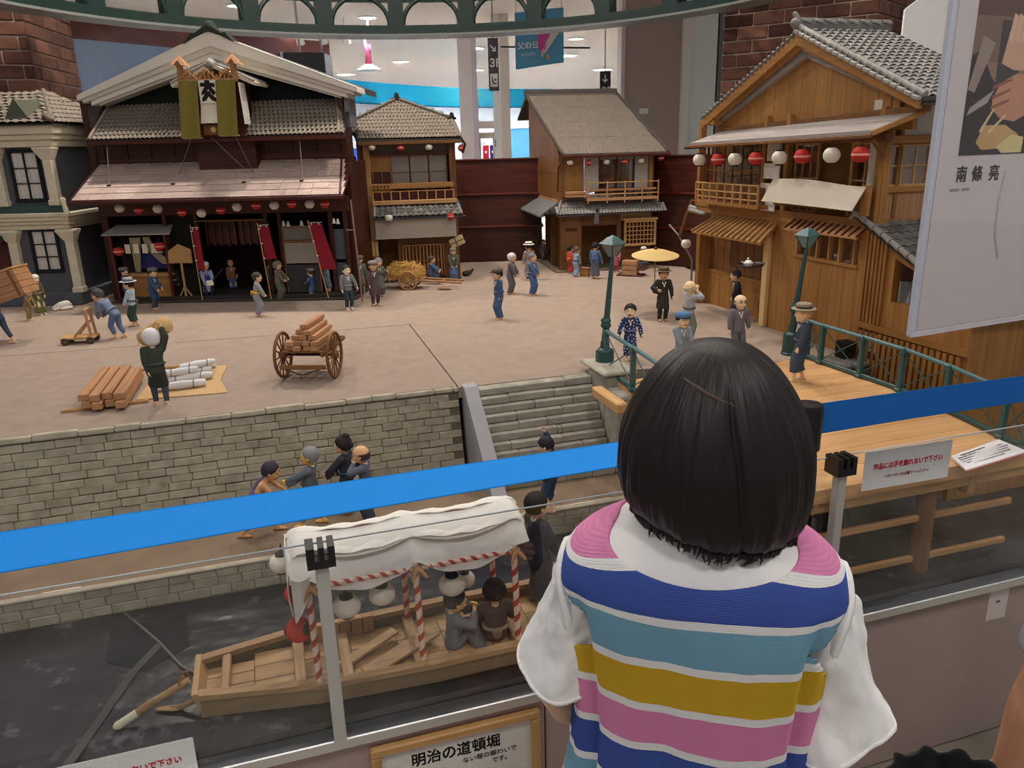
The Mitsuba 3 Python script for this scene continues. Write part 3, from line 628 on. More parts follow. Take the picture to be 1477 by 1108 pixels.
scene[STR + '__flank']['bsdf'] = {'type': 'ref', 'id': 'dull'}
put(STR + '__flank', unite([m3.Manifold.hull_points(np.array([[x, y, z] for x in (.112, .150) for y, z in ((.835, ZP + .004), (.80, ZP + .004), (.535, ZQ + .006), (.535, ZQ), (.835, ZQ))]))]), 'dull', ST, col=S(172, 170, 174))
# stepped parapet right of the stairs
PAR = thing('stone_parapet', 'stepped grey stone parapet between stairs and bridge', 'parapet')
for a in ((.480, .56, .70, .817, .545, .795), (.480, .60, .60, .70, .545, .765), (.480, .62, .50, .60, .545, .70), (.56, .66, .56, .70, .40, .74)):
    part(PAR, 'block', cbx(*a, .006), 'step_stone', ST, tone=.4)
part(PAR, 'coping', cbx(.474, .575, .69, .86, .795, .806, .004), 'step_stone', ST, tone=.6)
# embankment between bridge and restaurant
EM2 = thing('side_embankment', 'short dark grey stone embankment beside the green bridge railing', 'stone wall')
part(EM2, 'core', bx(1.15, 1.30, .60, .70, .40, .765), 'dull', ST, col=S(74, 74, 76))
for r in range(10):
    x = 1.15 - .015 * (r % 2)
    while x < 1.29:
        w = r20.uniform(.03, .05); part(EM2, 'stone', cbx(x + .001, min(x + w, 1.30) - .001, .590, .62, .555 + r * .021, .5735 + r * .021, .002), 'tile_grey', ST, tone=r20.choice([.15, .25, .4])); x += w
for k in range(4):
    part(EM2, 'cap_stone', cbx(1.148 + .038 * k, 1.184 + .038 * k, .586, .70, .766, .778, .003), 'tile_grey', ST, tone=.35)

# ---- the bridge
BR = thing('wooden_bridge', 'pale wooden plank bridge with log piers running to the front of the case', 'bridge')
def dz(t): return .778 - .052 * (1 - min(max(t / .42, 0), 1)) ** 1.5
def sl(t): return .47 + .07 * t          # left edge
def srt(t): return 1.185 - .075 * t      # right edge
ts = np.linspace(.016, .70, 12)
for i in range(11):
    t0, t1 = ts[i] + .0005, ts[i + 1] - .0005
    v = np.array([[s, t, z] for t in (t0, t1) for s in (sl(t), srt(t)) for z in (dz(t) - .03, dz(t))])
    part(BR, 'plank', m3.Manifold.hull_points(v), 'deck_wood', ST, grain=0)
for s in (.53, .80, 1.06): part(BR, 'beam', cbar((s, .03, .690), (s, .62, .735), .022, .022, .002), 'pale_wood', ST)
part(BR, 'front_beam', cbx(.46, 1.20, .024, .040, .672, .697, .002), 'pale_wood', ST)
for s, z in ((.60, .64), (1.045, .652)): part(BR, 'bracket', cbx(s - .011, s + .011, .022, .05, z, z + .05, .002), 'pale_wood', ST)
for s in (.955, .62):
    for t in (.052, .42): part(BR, 'pier', lathe([(0, .38), (.022, .38), (.021, .56), (.019, .70), (0, .70)], 16), 'umber_wood', Fr(ST.at(s, t, 0)), smooth=40)
for t, z in ((.052, .602), (.052, .503)): part(BR, 'brace', cbar((.40, t, z), (1.20, t, z - .004), .012, .014, .002), 'pale_wood', ST)
part(BR, 'edge_beam', cbar((.44, .50, .772), (.44, .66, .772), .03, .028, .004), 'deck_wood', ST, label='protruding orange beam end')

# ---- green iron railings and lamp posts
IRON = S(52, 92, 92)
def railing(label, pts, zb, zt, post=True):
    k = thing('iron_railing', label, 'railing')
    p = [np.array(q) for q in pts]
    for i, (s, t) in enumerate(p):
        b = zb(t)
        part(k, 'post', join([cbx(s - .0065, s + .0065, t - .0065, t + .0065, b, zt(t) - .004, .0015), cbx(s - .010, s + .010, t - .010, t + .010, b, b + .012, .002), cbx(s - .009, s + .009, t - .009, t + .009, zt(t) - .012, zt(t) + .004, .002)]), 'satin', ST, col=IRON)
    for i in range(len(p) - 1):
        (a, c), (b, d) = p[i], p[i + 1]
        part(k, 'top_rail', tube([(a, c, zt(c)), (b, d, zt(d))], .0055, 10), 'satin', ST, smooth=40, col=S(84, 122, 124))
        part(k, 'bottom_rail', cbar((a, c, zb(c) + .010), (b, d, zb(d) + .010), .010, .012, .002), 'satin', ST, col=IRON)
        part(k, 'brace', tube([(a, c, zb(c) + .014), (b, d, zt(d) - .006)], .0016, 5), 'satin', ST, col=IRON)
        part(k, 'brace', tube([(b, d, zb(d) + .014), (a, c, zt(c) - .006)], .0016, 5), 'satin', ST, col=IRON)
    return k
railing('blue-green iron railing with thin cross braces along the far side of the bridge', [(1.130, .70), (1.128, .637), (1.133, .485), (1.145, .355), (1.160, .228), (1.176, .082), (1.185, .03)], lambda t: dz(t) - .002, lambda t: dz(t) + .112)
railing('blue-green iron railing beside the stone stairs, half hidden by the girl', [(.530, .80), (.515, .60), (.50, .42), (.49, .25), (.48, .10)], lambda t: max(dz(t), .776 if t > .4 else 0), lambda t: dz(t) + .118)
def lamp_post(label, s, t, h, tip, glass, rot):
    k = thing('street_lamp', label, 'street lamp')
    f = Fr(ST.at(s, t, ZP))
    part(k, 'base', lathe([(0, 0), (.030, 0), (.030, .006), (.027, .008), (.026, .060), (.022, .066), (.014, .070), (.012, .09), (0, .09)], 8), 'satin', f, smooth=35, col=S(38, 74, 72))
    part(k, 'pole', tube([(0, 0, .085), (tip * .3, 0, h * .45), (tip, 0, h - .045)], [.0105, .0085, .0055], 12), 'satin', f, smooth=60, col=S(46, 78, 78))
    part(k, 'collar', lathe([(0, 0), (.014, 0), (.015, .006), (.012, .012), (.015, .018), (.011, .026), (0, .026)], 12), 'satin', Fr(f.at(tip * .12, 0, .13)), smooth=40, col=S(38, 74, 72))
    g = Fr(f.at(tip, 0, h - .045), ST.X).sub((0, 0, 0), rot)
    c = .0235
    low, top = [(-.008, -.008), (.008, -.008), (.008, .008), (-.008, .008)], [(-c, -c), (c, -c), (c, c), (-c, c)]
    v = np.array([[x, y, 0] for x, y in low] + [[x, y, .036] for x, y in top])
    for i in range(4):
        j = (i + 1) % 4
        q = np.array([v[i], v[j], v[4 + j], v[4 + i]]); ctr = q.mean(0); n_ = np.array([ctr[0], ctr[1], -.3 * .02]); n_ /= np.linalg.norm(n_)
        pane = np.vstack([ctr + (q - ctr) * .96, ctr + (q - ctr) * .96 - n_ * .0018])
        part(k, 'pane', m3.Manifold.hull_points(pane), 'gloss', g, col=glass)
        part(k, 'frame_bar', tube([v[i], v[4 + i]], .0018, 6), 'satin', g, col=S(36, 60, 60))
    part(k, 'lid', m3.Manifold.hull_points(np.array([[x * 1.14, y * 1.14, .036] for x, y in top] + [[x * .5, y * .5, .052] for x, y in top] + [[0, 0, .060]])), 'satin', g, col=S(70, 104, 106) if glass[2] > .15 else S(40, 62, 64))
    return k
lamp_post('tall blue-green lamp post with dark clear lantern beside the stairs parapet', .532, .814, .372, .018, S(120, 124, 124), 20)
lamp_post('tall blue-green lamp post with teal lantern before the restaurant wall', 1.126, .769, .365, .022, S(98, 140, 146), 8)

# ---- dark panelled backdrop behind the town
BD = thing('backdrop_bench', 'dark maroon wooden backdrop with glossy ledges behind the model houses', 'backdrop')
bp = [(-3.3, 3.95), (-2.2, 4.12), (-.85, 4.36), (-.25, 4.46), (.19, 4.47), (.72, 4.25), (1.05, 3.98), (1.9, 3.5)]
for i in range(len(bp) - 1):
    if i == 4: continue
    a, b = np.array(bp[i]), np.array(bp[i + 1]); L = np.linalg.norm(b - a)
    f = Fr((a[0], a[1], ZP), (b[0] - a[0], b[1] - a[1], 0))
    part(BD, 'upper_board', bx(0, L, .0, .03, .375, .553), 'maroon_wood', f)
    part(BD, 'middle_board', bx(0, L, -.03, .03, .20, .368), 'dark_wood', f)
    part(BD, 'lower_board', bx(0, L, -.055, .03, -.01, .193), 'dark_wood', f)
    part(BD, 'ledge', cbx(-.01, L + .01, -.042, .02, .364, .377, .004), 'gloss', f, col=S(84, 34, 24))
    part(BD, 'ledge', cbx(-.01, L + .01, -.068, .02, .189, .202, .004), 'gloss', f, col=S(84, 34, 24))
    part(BD, 'cap_rail', cbx(-.01, L + .01, -.012, .04, .552, .562, .003), 'maroon_wood', f)


# ---------------------------------------------------------------- model buildings
r30 = random.Random(30)


def tile(x0, x1, y0, y1, h=.004, lift=.003, th=.0018, seg=5):
    """a convex roof tile: x across, y up the slope, lower end lifted"""
    q = np.linspace(0, 1, seg + 1); z = h * np.sin(np.pi * q)
    v = []
    for y, l in ((y0, lift), (y1, 0.0)):
        for k, a in enumerate(q): v.append((x0 + (x1 - x0) * a, y, z[k] + l))
    n = seg + 1
    v += [(x0 + (x1 - x0) * a, y0, z[k] + lift - th) for k, a in enumerate(q)]
    f = [[i, i + 1, n + i + 1, n + i] for i in range(seg)] + [[2 * n + i, 2 * n + i + 1, i + 1, i] for i in range(seg)]
    return vf((np.array(v), np.array(f)))


def roof_plane(fr, a, b, xdir=(1, 0, 0)):
    """frame on a roof slope of a building frame: from eave point a up to point b (same x)"""
    A, B = fr.at(*a), fr.at(*b); X = fr.w(np.array(xdir, float)) - fr.o
    up = B - A; L = np.linalg.norm(up); up /= L
    n = np.cross(X / np.linalg.norm(X), up)
    return Fr(A, X, n), L


def tiles(parent, fr, left, right, L, tw, tl, mat_, name='tile', single=0, h=.004, lift=.003, tones=(.3, .5, .7), seg=5):
    """cover the slope between x = left(y) and right(y), y 0..L; the first `single` become parts, the rest one part of stuff"""
    rest, k, n = [], 0, int(round(L / tl))
    for j in range(n):
        y0, y1 = L * j / n, L * (j + 1) / n + tl * .25
        xl, xr = left(L * j / n), right(L * j / n)
        m = max(1, int(round((xr - xl) / tw)))
        for i in range(m):
            g = tile(xl + (xr - xl) * i / m, xl + (xr - xl) * (i + 1) / m, y0, y1, h, lift, seg=seg)
            if k < single: part(parent, name, g, mat_, fr, tone=r30.choice(tones), smooth=False); k += 1
            else: rest.append(g)
    if rest: part(parent, name + '_rest' if k else name + '_cover', join(rest), mat_, fr, tone=.5, kind='stuff')


def lantern(label, p, r, red, group=None, caps=True, long=1.0, sway=0.0):
    """a paper lantern hanging from its top ring"""
    t = thing('paper_lantern', label, 'lantern', group)
    f = Fr(p, (1, 0, 0), (sway, 0, 1))
    n = 9
    prof = [(r * .45, -r * .82 * long)]
    for i in range(1, n * 2):
        a = -math.pi / 2 * .82 + math.pi * .82 * i / (n * 2)
        prof.append((r * math.cos(a) * (1 + (.018 if i % 2 else -.018)), r * .95 * math.sin(a) * long))
    prof.append((r * .45, r * .82 * long))
    if red:
        part(t, 'shade', lathe(prof, 20), 'paint', f, smooth=60, col=S(186, 50, 44))
        part(t, 'band', lathe([(r * 1.012, -r * .14), (r * 1.035, 0), (r * 1.012, r * .14)], 20), 'paint', f, smooth=60, col=S(224, 150, 130), label='pale wave band')
    else:
        part(t, 'shade', lathe(prof, 20), 'paint', f, smooth=60, col=S(224, 216, 200))
    if caps:
        for s in (-1, 1): part(t, 'ring', lathe([(0, s * r * .78 * long), (r * .5, s * r * .78 * long), (r * .5, s * r * .98 * long), (0, s * r * .98 * long)], 14), 'paint', f, smooth=40, col=S(34, 28, 26))
    part(t, 'cord', tube([(0, 0, r * .9 * long), (0, 0, r * 1.9 * long)], max(r * .06, .0006), 5), 'paint', f, col=S(60, 44, 34))
    return t


# ================================================================ the theatre
TH = Fr((-1.80, 3.475, ZP), (1.10, -.055, 0))
th = thing('theatre', 'large dark theatre with white gable, two tiled roofs and a drum tower banner', 'building')
part(th, 'floor_step', cbx(.06, 1.12, -.06, .25, 0, .026, .003), 'dull', TH, col=S(62, 58, 56))
part(th, 'lower_step', cbx(.04, 1.14, -.075, .25, 0, .010, .002), 'dull', TH, col=S(78, 72, 68))
part(th, 'back_wall', bx(.03, 1.12, .16, .19, 0, .60), 'dull', TH, col=S(36, 24, 20))
part(th, 'side_wall', bx(.0, .03, .02, .50, 0, .86), 'dark_wood', TH)
part(th, 'side_wall', bx(1.10, 1.13, .02, .33, 0, .58), 'dark_wood', TH); part(th, 'side_wall', bx(1.10, 1.125, .02, .14, .58, .84), 'dark_wood', TH)
part(th, 'inner_ceiling', bx(.03, 1.12, .0, .18, .43, .44), 'dark_wood', TH)
for x in (.045, .305, .443, .752, .812, 1.035, 1.10): part(th, 'post', cbx(x - .009, x + .009, -.02, .0, .026, .45, .002), 'dark_wood', TH)
part(th, 'lintel', cbx(.03, 1.12, -.024, .0, .375, .44, .002), 'dark_wood', TH)
part(th, 'door_lintel', cbx(.44, .755, -.030, -.004, .345, .352, .0015), 'umber_wood', TH)
for x0, x1, z0, z1, m in ((.46, .60, .24, .34, 'dark_wood'), (.61, .74, .24, .34, 'dark_wood')): part(th, 'screen', bx(x0, x1, .03, .04, z0, z1), m, TH)
for k in range(9): part(th, 'lattice_bar', bx(.465 + .032 * k, .472 + .032 * k, .02, .03, .235, .345), 'maroon_wood', TH)
part(th, 'dark_panel', bx(.31, .44, -.004, .0, .026, .375), 'dull', TH, col=S(40, 42, 38))
part(th, 'side_panel', bx(1.045, 1.095, -.010, -.002, .17, .30), 'dull', TH, col=S(92, 100, 106)); part(th, 'side_panel', bx(1.045, 1.095, -.010, -.002, .03, .155), 'dull', TH, col=S(82, 90, 98))
for x, z in ((.835, .330), (.855, .328), (.914, .330), (1.055, .336), (1.072, .334)): part(th, 'small_bell', lathe([(0, .012), (.004, .012), (.009, -.010), (0, -.010)], 10), 'paint', Fr(TH.at(x, -.03, z)), smooth=40, col=S(216, 206, 186))
# notice boards at the right
nb = thing('notice_board', 'two-panel notice board with blank grey papers between the theatre flags', 'notice board')
part(nb, 'frame', join([cbx(.822, .828, -.034, -.028, .03, .32, .001), cbx(.972, .978, -.034, -.028, .03, .32, .001), cbx(.822, .978, -.034, -.028, .312, .32, .001), cbx(.822, .978, -.034, -.028, .250, .258, .001)]), 'umber_wood', TH)
part(nb, 'paper', bx(.829, .971, -.032, -.029, .26, .311), 'dull', TH, col=S(118, 112, 104))
part(nb, 'paper', bx(.829, .971, -.032, -.029, .158, .248), 'dull', TH, col=S(150, 142, 130))
part(nb, 'lower_board', bx(.829, .971, -.032, -.029, .03, .152), 'dull', TH, col=S(66, 64, 66))
# lower roof of shingle boards with gutter
LA, LB = (0, -.212, .455), (0, .03, .592)
rf, L = roof_plane(TH, LA, LB)
rp = part(th, 'lower_roof', prism([(-.212, .443), (-.212, .452), (.03, .589), (.03, .578)], .03, 1.150, 'x'), 'dark_wood', TH)
nrow = 6
for j in range(nrow):
    x = .026 + .02 * (j % 2) * 0; y0 = L * j / nrow; y1 = L * (j + 1) / nrow + .01
    xr = 1.152 - .045 * j / nrow
    while x < xr:
        w = r30.uniform(.050, .085); x1 = min(x + w, xr)
        v = np.array([[a, y, z] for a in (x + .0006, x1 - .0006) for y, z in ((y0, .0015), (y0, .0045), (y1, .0), (y1, .0018))])
        part(rp, 'shingle', m3.Manifold.hull_points(v), 'shingle_wood', rf, grain=0); x = x1
part(th, 'gutter', cbx(.022, 1.158, -.226, -.210, .440, .454, .002), 'maroon_wood', TH)
part(th, 'hip_bar', tube([TH.at(1.140, -.214, .461), TH.at(1.10, .028, .60)], .004, 6), 'dark_wood')
part(th, 'hip_bar', tube([TH.at(.026, -.214, .461), TH.at(.035, .028, .60)], .003, 6), 'dark_wood')
for x in (.135, .955): part(th, 'stay_rod', tube([TH.at(x - .006, -.05, .70), TH.at(x + .012, -.120, .510)], .0022, 6), 'satin', col=S(150, 140, 130))
for x, x2 in ((.515, .42), (.60, .72), (.70, .74)): part(th, 'stay_rod', tube([TH.at(x, -.10, .69), TH.at(x2, -.06, .545)], .0016, 6), 'satin', col=S(110, 92, 84))
for x in (.147, .42, .72, .962): part(th, 'rod_foot', cbx(x - .008, x + .008, -.130, -.118, .506, .514, .001), 'satin', TH, col=S(50, 36, 30))
# upper wall
part(th, 'upper_wall', bx(.035, 1.12, .03, .06, .55, .74), 'dark_wood', TH)
for k in range(11): part(th, 'wall_batten', bx(.06 + .103 * k, .066 + .103 * k, .024, .03, .59, .70), 'maroon_wood', TH)
part(th, 'wall_rail', bx(.04, 1.115, .022, .03, .60, .612), 'maroon_wood', TH); part(th, 'wall_rail', bx(.04, 1.115, .018, .03, .685, .70), 'dark_wood', TH)
part(th, 'central_box', bx(.50, .75, -.03, .03, .56, .70), 'dark_wood', TH)
# upper tiled roof
UA, UB = (0, -.085, .692), (0, .085, .838)
rf, L = roof_plane(TH, UA, UB)
rp = part(th, 'upper_roof', prism([(-.085, .680), (-.085, .690), (.085, .836), (.085, .826)], .06, 1.148, 'x'), 'dull', TH, col=S(70, 64, 58))
tiles(rp, rf, lambda y: .062 + .03 * y / L, lambda y: 1.146 - .055 * y / L, L, .0195, .024, 'tile_brown', h=.006, lift=.0035)
part(rp, 'eave_board', cbx(.058, 1.152, -.088, -.078, .672, .688, .002), 'maroon_wood', TH)
for x, x2 in ((.075, .10), (1.128, 1.085)): part(rp, 'verge_roll', tube([rf.at(x, 0, .008), rf.at(x2, L, .008)], .006, 8), 'tile_brown', tone=.95)
part(rp, 'top_ridge', tube([TH.at(.08, .084, .845), TH.at(1.09, .084, .845)], .007, 8), 'tile_brown', tone=.8)
# gable wall and white barge boards in steps
AP, ZA = .610, 1.100
part(th, 'gable_wall', prism([(.06, .80), (1.12, .80), (1.10, .86), (AP, 1.06), (.08, .87)], .075, .11), 'dull', TH, col=S(34, 38, 36))
def barge(top, bot, tipx, tz, bz, y0, y1, nm, c):
    for s, tx in ((-1, AP - tipx), (1, AP + tipx)):
        part(th, nm, prism([(AP, top), (AP, bot), (tx, bz), (tx - s * .004, tz)], y0, y1), 'dull', TH, col=c)
WHITE = S(226, 220, 208)
barge(ZA, 1.046, .592, .874, .852, -.028, .12, 'barge_board', WHITE)
barge(1.05, 1.022, .575, .862, .842, -.018, .12, 'barge_board', S(206, 200, 190))
barge(1.03, 1.000, .545, .855, .832, -.008, .12, 'barge_board', WHITE)
barge(1.005, .985, .515, .848, .832, .002, .12, 'barge_board', S(196, 190, 180))
for s in (-1, 1):
    part(th, 'gable_roof', prism([(AP, ZA), (AP, ZA - .03), (AP + s * .592, .852), (AP + s * .592, .876)], .12, .34), 'dull', TH, col=S(92, 96, 102))
part(th, 'gable_side', bx(1.13, 1.150, .02, .14, .72, .86), 'dull', TH, col=S(120, 122, 126))
fin = part(th, 'ridge_ornament', unite([m3.Manifold.hull_points(np.array([[x, y, z] for y in (-.034, .03) for x, z in p])) for p in (
    [(AP - .105, ZA - .045), (AP - .07, ZA - .005), (AP - .04, ZA - .012)], [(AP - .075, ZA - .02), (AP - .015, ZA + .018), (AP, ZA - .002)], [(AP + .105, ZA - .045), (AP + .07, ZA - .005), (AP + .04, ZA - .012)], [(AP + .075, ZA - .02), (AP + .015, ZA + .018), (AP, ZA - .002)])] +
    [hull(((AP, .0, ZA + .022), (.022, .036, .024)), ((AP, .0, ZA + .004), (.04, .036, .012)))]), 'dull', TH, smooth=35, col=S(60, 64, 58))
# lanterns under the lower eave
for k, (x, z) in enumerate([(.175, .417), (.257, .407), (.338, .411), (.440, .394), (.523, .389), (.607, .399), (.677, .411), (.760, .415), (.836, .414), (.910, .418), (.986, .416), (1.050, .414)]):
    red = k % 2 == 1
    lantern('%s paper lantern under the theatre eave, %s from the bank side' % ('red' if red else 'white', ['first', 'second', 'third', 'fourth', 'fifth', 'sixth', 'seventh', 'eighth', 'ninth', 'tenth', 'eleventh', 'last'][k]), TH.at(x, -.125, z), .0195 if not red else .0185, red, 'lanterns under the theatre eave', caps=False)

# ---- the drum tower with its curtains
tw = thing('drum_tower', 'small drum tower with olive curtains and white crest panel on the theatre roof', 'drum tower')
part(tw, 'box', bx(.515, .738, -.09, .02, .69, .905), 'dark_wood', TH)
part(tw, 'floor_beam', cbx(.575, .66, -.115, -.09, .700, .742, .002), 'umber_wood', TH)
part(tw, 'emblem', lathe([(0, .004), (.010, .004), (.012, 0), (0, 0)], 16), 'paint', Fr(TH.at(.617, -.116, .720), TH.X, -TH.Y), smooth=40, col=S(196, 176, 96), label='round gilt emblem')
for x0, x1, zb in ((.508, .586, .688), (.660, .740, .694)):
    cl = grid(lambda u, v, a=x0, b=x1, z=zb: (a + (b - a) * u - .008 * v, -.136 - .004 * np.sin(7 * u + 2 * v) - .018 * v, .906 - (.906 - z) * v), 10, 8)
    part(tw, 'curtain', solid(cl, .002), 'paint', TH, smooth=40, col=S(124, 112, 44), label='olive cloth curtain')
    part(tw, 'curtain_hem', tube([TH.at(x0 - .009, -.142, zb), TH.at(x1 - .007, -.142, zb)], .0022, 6), 'paint', col=S(190, 182, 120))
part(tw, 'white_cloth', solid(grid(lambda u, v: (.583 + .080 * u - .004 * v, -.126 - .010 * v + .003 * np.sin(5 * v), .826 - .082 * v), 6, 6), .0015), 'paint', TH, smooth=40, col=S(226, 218, 202))
part(tw, 'crest_panel', cbx(.586, .662, -.134, -.129, .820, .910, .001), 'paint', TH, col=S(232, 224, 206))
f = facing(TH.at(.624, -.1345, .866), TH.X)
brush = unary_union([Polygon([(-.028, .020), (-.026, .030), (.026, .028), (.028, .017)]), Polygon([(-.008, .038), (.008, .038), (.007, .018), (-.007, .018)]), Polygon([(-.004, .024), (.008, .02), (-.012, -.006), (-.026, -.012), (-.024, -.004)]), Polygon([(-.002, .02), (.010, .018), (.028, -.006), (.020, -.014), (.008, .0)]),
                      Polygon([(-.004, -.002), (.006, -.004), (-.012, -.032), (-.026, -.036), (-.024, -.026)]), Polygon([(-.006, -.008), (.006, -.010), (.029, -.030), (.026, -.038), (.012, -.032)])]).buffer(.0022)
part(tw, 'crest', prism(brush, 0, .0012, 'z'), 'paint', f, col=S(24, 18, 18), label='black brush crest')
for x0, dx in ((.503, -.004), (.742, .010)):
    part(tw, 'side_cloth', solid(grid(lambda u, v, a=x0, d=dx: (a + d * v + .002 * np.sin(6 * u), -.115 + .07 * u - .006 * v, .898 - .16 * v), 6, 8), .0015), 'paint', TH, smooth=40, col=S(224, 220, 212))
part(tw, 'fence_rail', cbx(.508, .745, -.134, -.126, .905, .912, .001), 'cedar_wood', TH)
for k in range(15): part(tw, 'fence_slat', bx(.512 + .0163 * k, .523 + .0163 * k, -.131, -.128, .910, .928 + .020 * abs(math.sin(k * math.pi / 5 + .6))), 'honey_wood', TH)
for k in range(3): part(tw, 'fence_slat', tube([TH.at(.510 + .079 * k, -.134, .908), TH.at(.55 + .079 * k, -.134, .945), TH.at(.588 + .079 * k, -.134, .908)], .002, 5), 'pale_wood')
for x in (.516, .733):
    part(tw, 'corner_post', cbx(x - .010, x + .010, -.13, -.11, .90, .992, .002), 'honey_wood', TH)
    part(tw, 'post_cap', m3.Manifold.hull_points(np.vstack([np.array([[x - .028, y, .968] for y in (-.145, -.095)] + [[x + .034, y, .962] for y in (-.145, -.095)]), [[x, -.12, 1.006]]])) - m3.Manifold.hull_points(np.vstack([np.array([[x - .024, y, .950] for y in (-.15, -.09)] + [[x + .030, y, .944] for y in (-.15, -.09)]), [[x, -.15, .985], [x, -.09, .985]]])), 'cedar_wood', TH)
for s in (-1, 1):
    part(tw, 'roof', prism([(.632, .972), (.632, .958), (.632 + s * .168, .886), (.632 + s * .174, .898)], -.10, .06), 'plaster_cream', TH, tone=.7)
    for k in range(4): part(tw, 'roof_roll', tube([TH.at(.632 + s * .02, -.10 + .045 * k, .972), TH.at(.632 + s * .172, -.10 + .045 * k, .903)], .0045, 6), 'tile_grey', tone=.9)
part(tw, 'ridge_tile', unite([hull(((.628, -.08, .975), (.014, .03, .020)), ((.628, -.08, .962), (.03, .03, .010)))]), 'tile_grey', TH, tone=.7, smooth=35)

# ---- goods in front of the theatre
stl = thing('ticket_stall', 'dark wooden stall with grey shed roof and curtain at the corner of the theatre', 'stall')
part(stl, 'roof', m3.Manifold.hull_points(np.array([[.045, -.075, .298], [.348, -.075, .298], [.08, .0, .332], [.335, .0, .332], [.045, -.075, .304], [.348, -.075, .304], [.08, .0, .338], [.335, .0, .338]])), 'ash_wood', TH)
for x in (.072, .315): part(stl, 'post', cbx(x - .006, x + .006, -.062, -.05, .01, .305, .001), 'maroon_wood', TH)
part(stl, 'counter', cbx(.11, .315, -.058, .0, .115, .128, .002), 'pale_wood', TH); part(stl, 'counter_front', bx(.115, .31, -.05, -.046, .012, .115), 'honey_wood', TH)
part(stl, 'back', bx(.08, .31, -.004, .0, .012, .30), 'dull', TH, col=S(46, 40, 40))
part(stl, 'curtain', solid(grid(lambda u, v: (.150 + .05 * u - .028 * v * u + .006 * v, -.045 + .004 * np.sin(9 * u), .286 - .15 * v), 8, 6), .0015), 'paint', TH, smooth=40, col=S(150, 138, 110), label='gathered beige curtain')
part(stl, 'curtain', solid(grid(lambda u, v: (.21 + .03 * u + .075 * v * v + .02 * u * v, -.045 + .004 * np.sin(9 * u), .288 - .12 * v), 8, 6), .0015), 'paint', TH, smooth=40, col=S(150, 138, 112), label='gathered beige curtain')
part(stl, 'curtain', solid(grid(lambda u, v: (.165 + .13 * u, -.03 + .003 * np.sin(11 * u), .262 - .115 * v), 8, 6), .0015), 'paint', TH, smooth=40, col=S(40, 38, 92), label='indigo cloth')
for x in (.128, .166, .205, .246, .270): part(stl, 'paper_slip', bx(x, x + .024, -.053, -.051, .218, .258), 'paint', TH, col=S(218, 208, 180))
lantern('red paper lantern at the left post of the ticket stall', TH.at(.105, -.065, .230), .021, True); lantern('red paper lantern at the right post of the ticket stall', TH.at(.290, -.065, .248), .021, True)
sb = thing('standing_signboard', 'blank roof-shaped wooden signboard on a post beside the ticket stall', 'signboard')
part(sb, 'board', prism([(.322, .226), (.37, .256), (.424, .232), (.424, .172), (.318, .174)], -.062, -.056), 'pale_wood', TH)
part(sb, 'post', cbx(.365, .374, -.056, -.048, .012, .20, .001), 'pale_wood', TH)
part(sb, 'foot', join([cbar(TH.at(.33, -.052, .016), TH.at(.41, -.052, .016), .007, .007), cbar(TH.at(.34, -.052, .02), TH.at(.369, -.052, .07), .005, .005), cbar(TH.at(.40, -.052, .02), TH.at(.369, -.052, .07), .005, .005)]), 'pale_wood')
for k, (x, xt, zt, xb, zb) in enumerate([(.452, .030, .326, .030, .15), (.744, .044, .330, .050, .19), (.962, .054, .336, .070, .14)]):
    t = thing('flag_banner', ['crimson flag banner left of the theatre door behind the white-capped musician', 'crimson flag banner right of the theatre door behind the grey-robed men', 'crimson flag banner leaning beside the notice boards'][k], 'banner', 'crimson theatre flags')
    lean = .02 if k == 1 else (.06 if k == 2 else .004)
    part(t, 'pole', tube([TH.at(x + lean * .9, -.085, .012), TH.at(x - .004, -.085, zt + .012)], .0028, 8), 'pale_wood')
    part(t, 'arm', tube([TH.at(x - .004, -.085, zt), TH.at(x + xt + .002, -.085, zt + .002)], .0018, 6), 'paint', col=S(220, 214, 200))
    part(t, 'cloth', solid(grid(lambda u, v, x=x, xt=xt, xb=xb, zt=zt, zb=zb, lean=lean: (x + .003 + lean * .55 * v + (xt + (xb - xt) * v) * u * .95, -.085 + .003 * np.sin(5 * v + 3 * u), zt - .004 - (zt - zb) * v), 6, 8), .0012), 'paint', TH, smooth=40, col=S(138, 22, 40))
    for q in range(4):
        z = zt - .015 - .062 * q
        if z > zb: part(t, 'loop', ball(TH.at(x + .0 + lean * .55 * (zt - z) / (zt - zb), -.086, z), (.006, .004, .003), 1), 'paint', col=S(232, 224, 214))
    for q in (.2, .8): part(t, 'loop', ball(TH.at(x + xt * q, -.087, zt - .004), (.0025, .003, .006), 1), 'paint', col=S(232, 224, 214))
dp = thing('downpipe', 'thin pinkish drainpipe standing at the right corner of the theatre', 'pipe')
part(dp, 'pipe', tube([TH.at(1.158, -.12, .43), TH.at(1.168, -.12, .18), TH.at(1.172, -.12, .0)], .004, 8), 'satin', col=S(150, 116, 104))
part(dp, 'bracket', tube([TH.at(1.125, -.10, .305), TH.at(1.162, -.12, .305)], .0025, 6), 'satin', col=S(190, 160, 150))

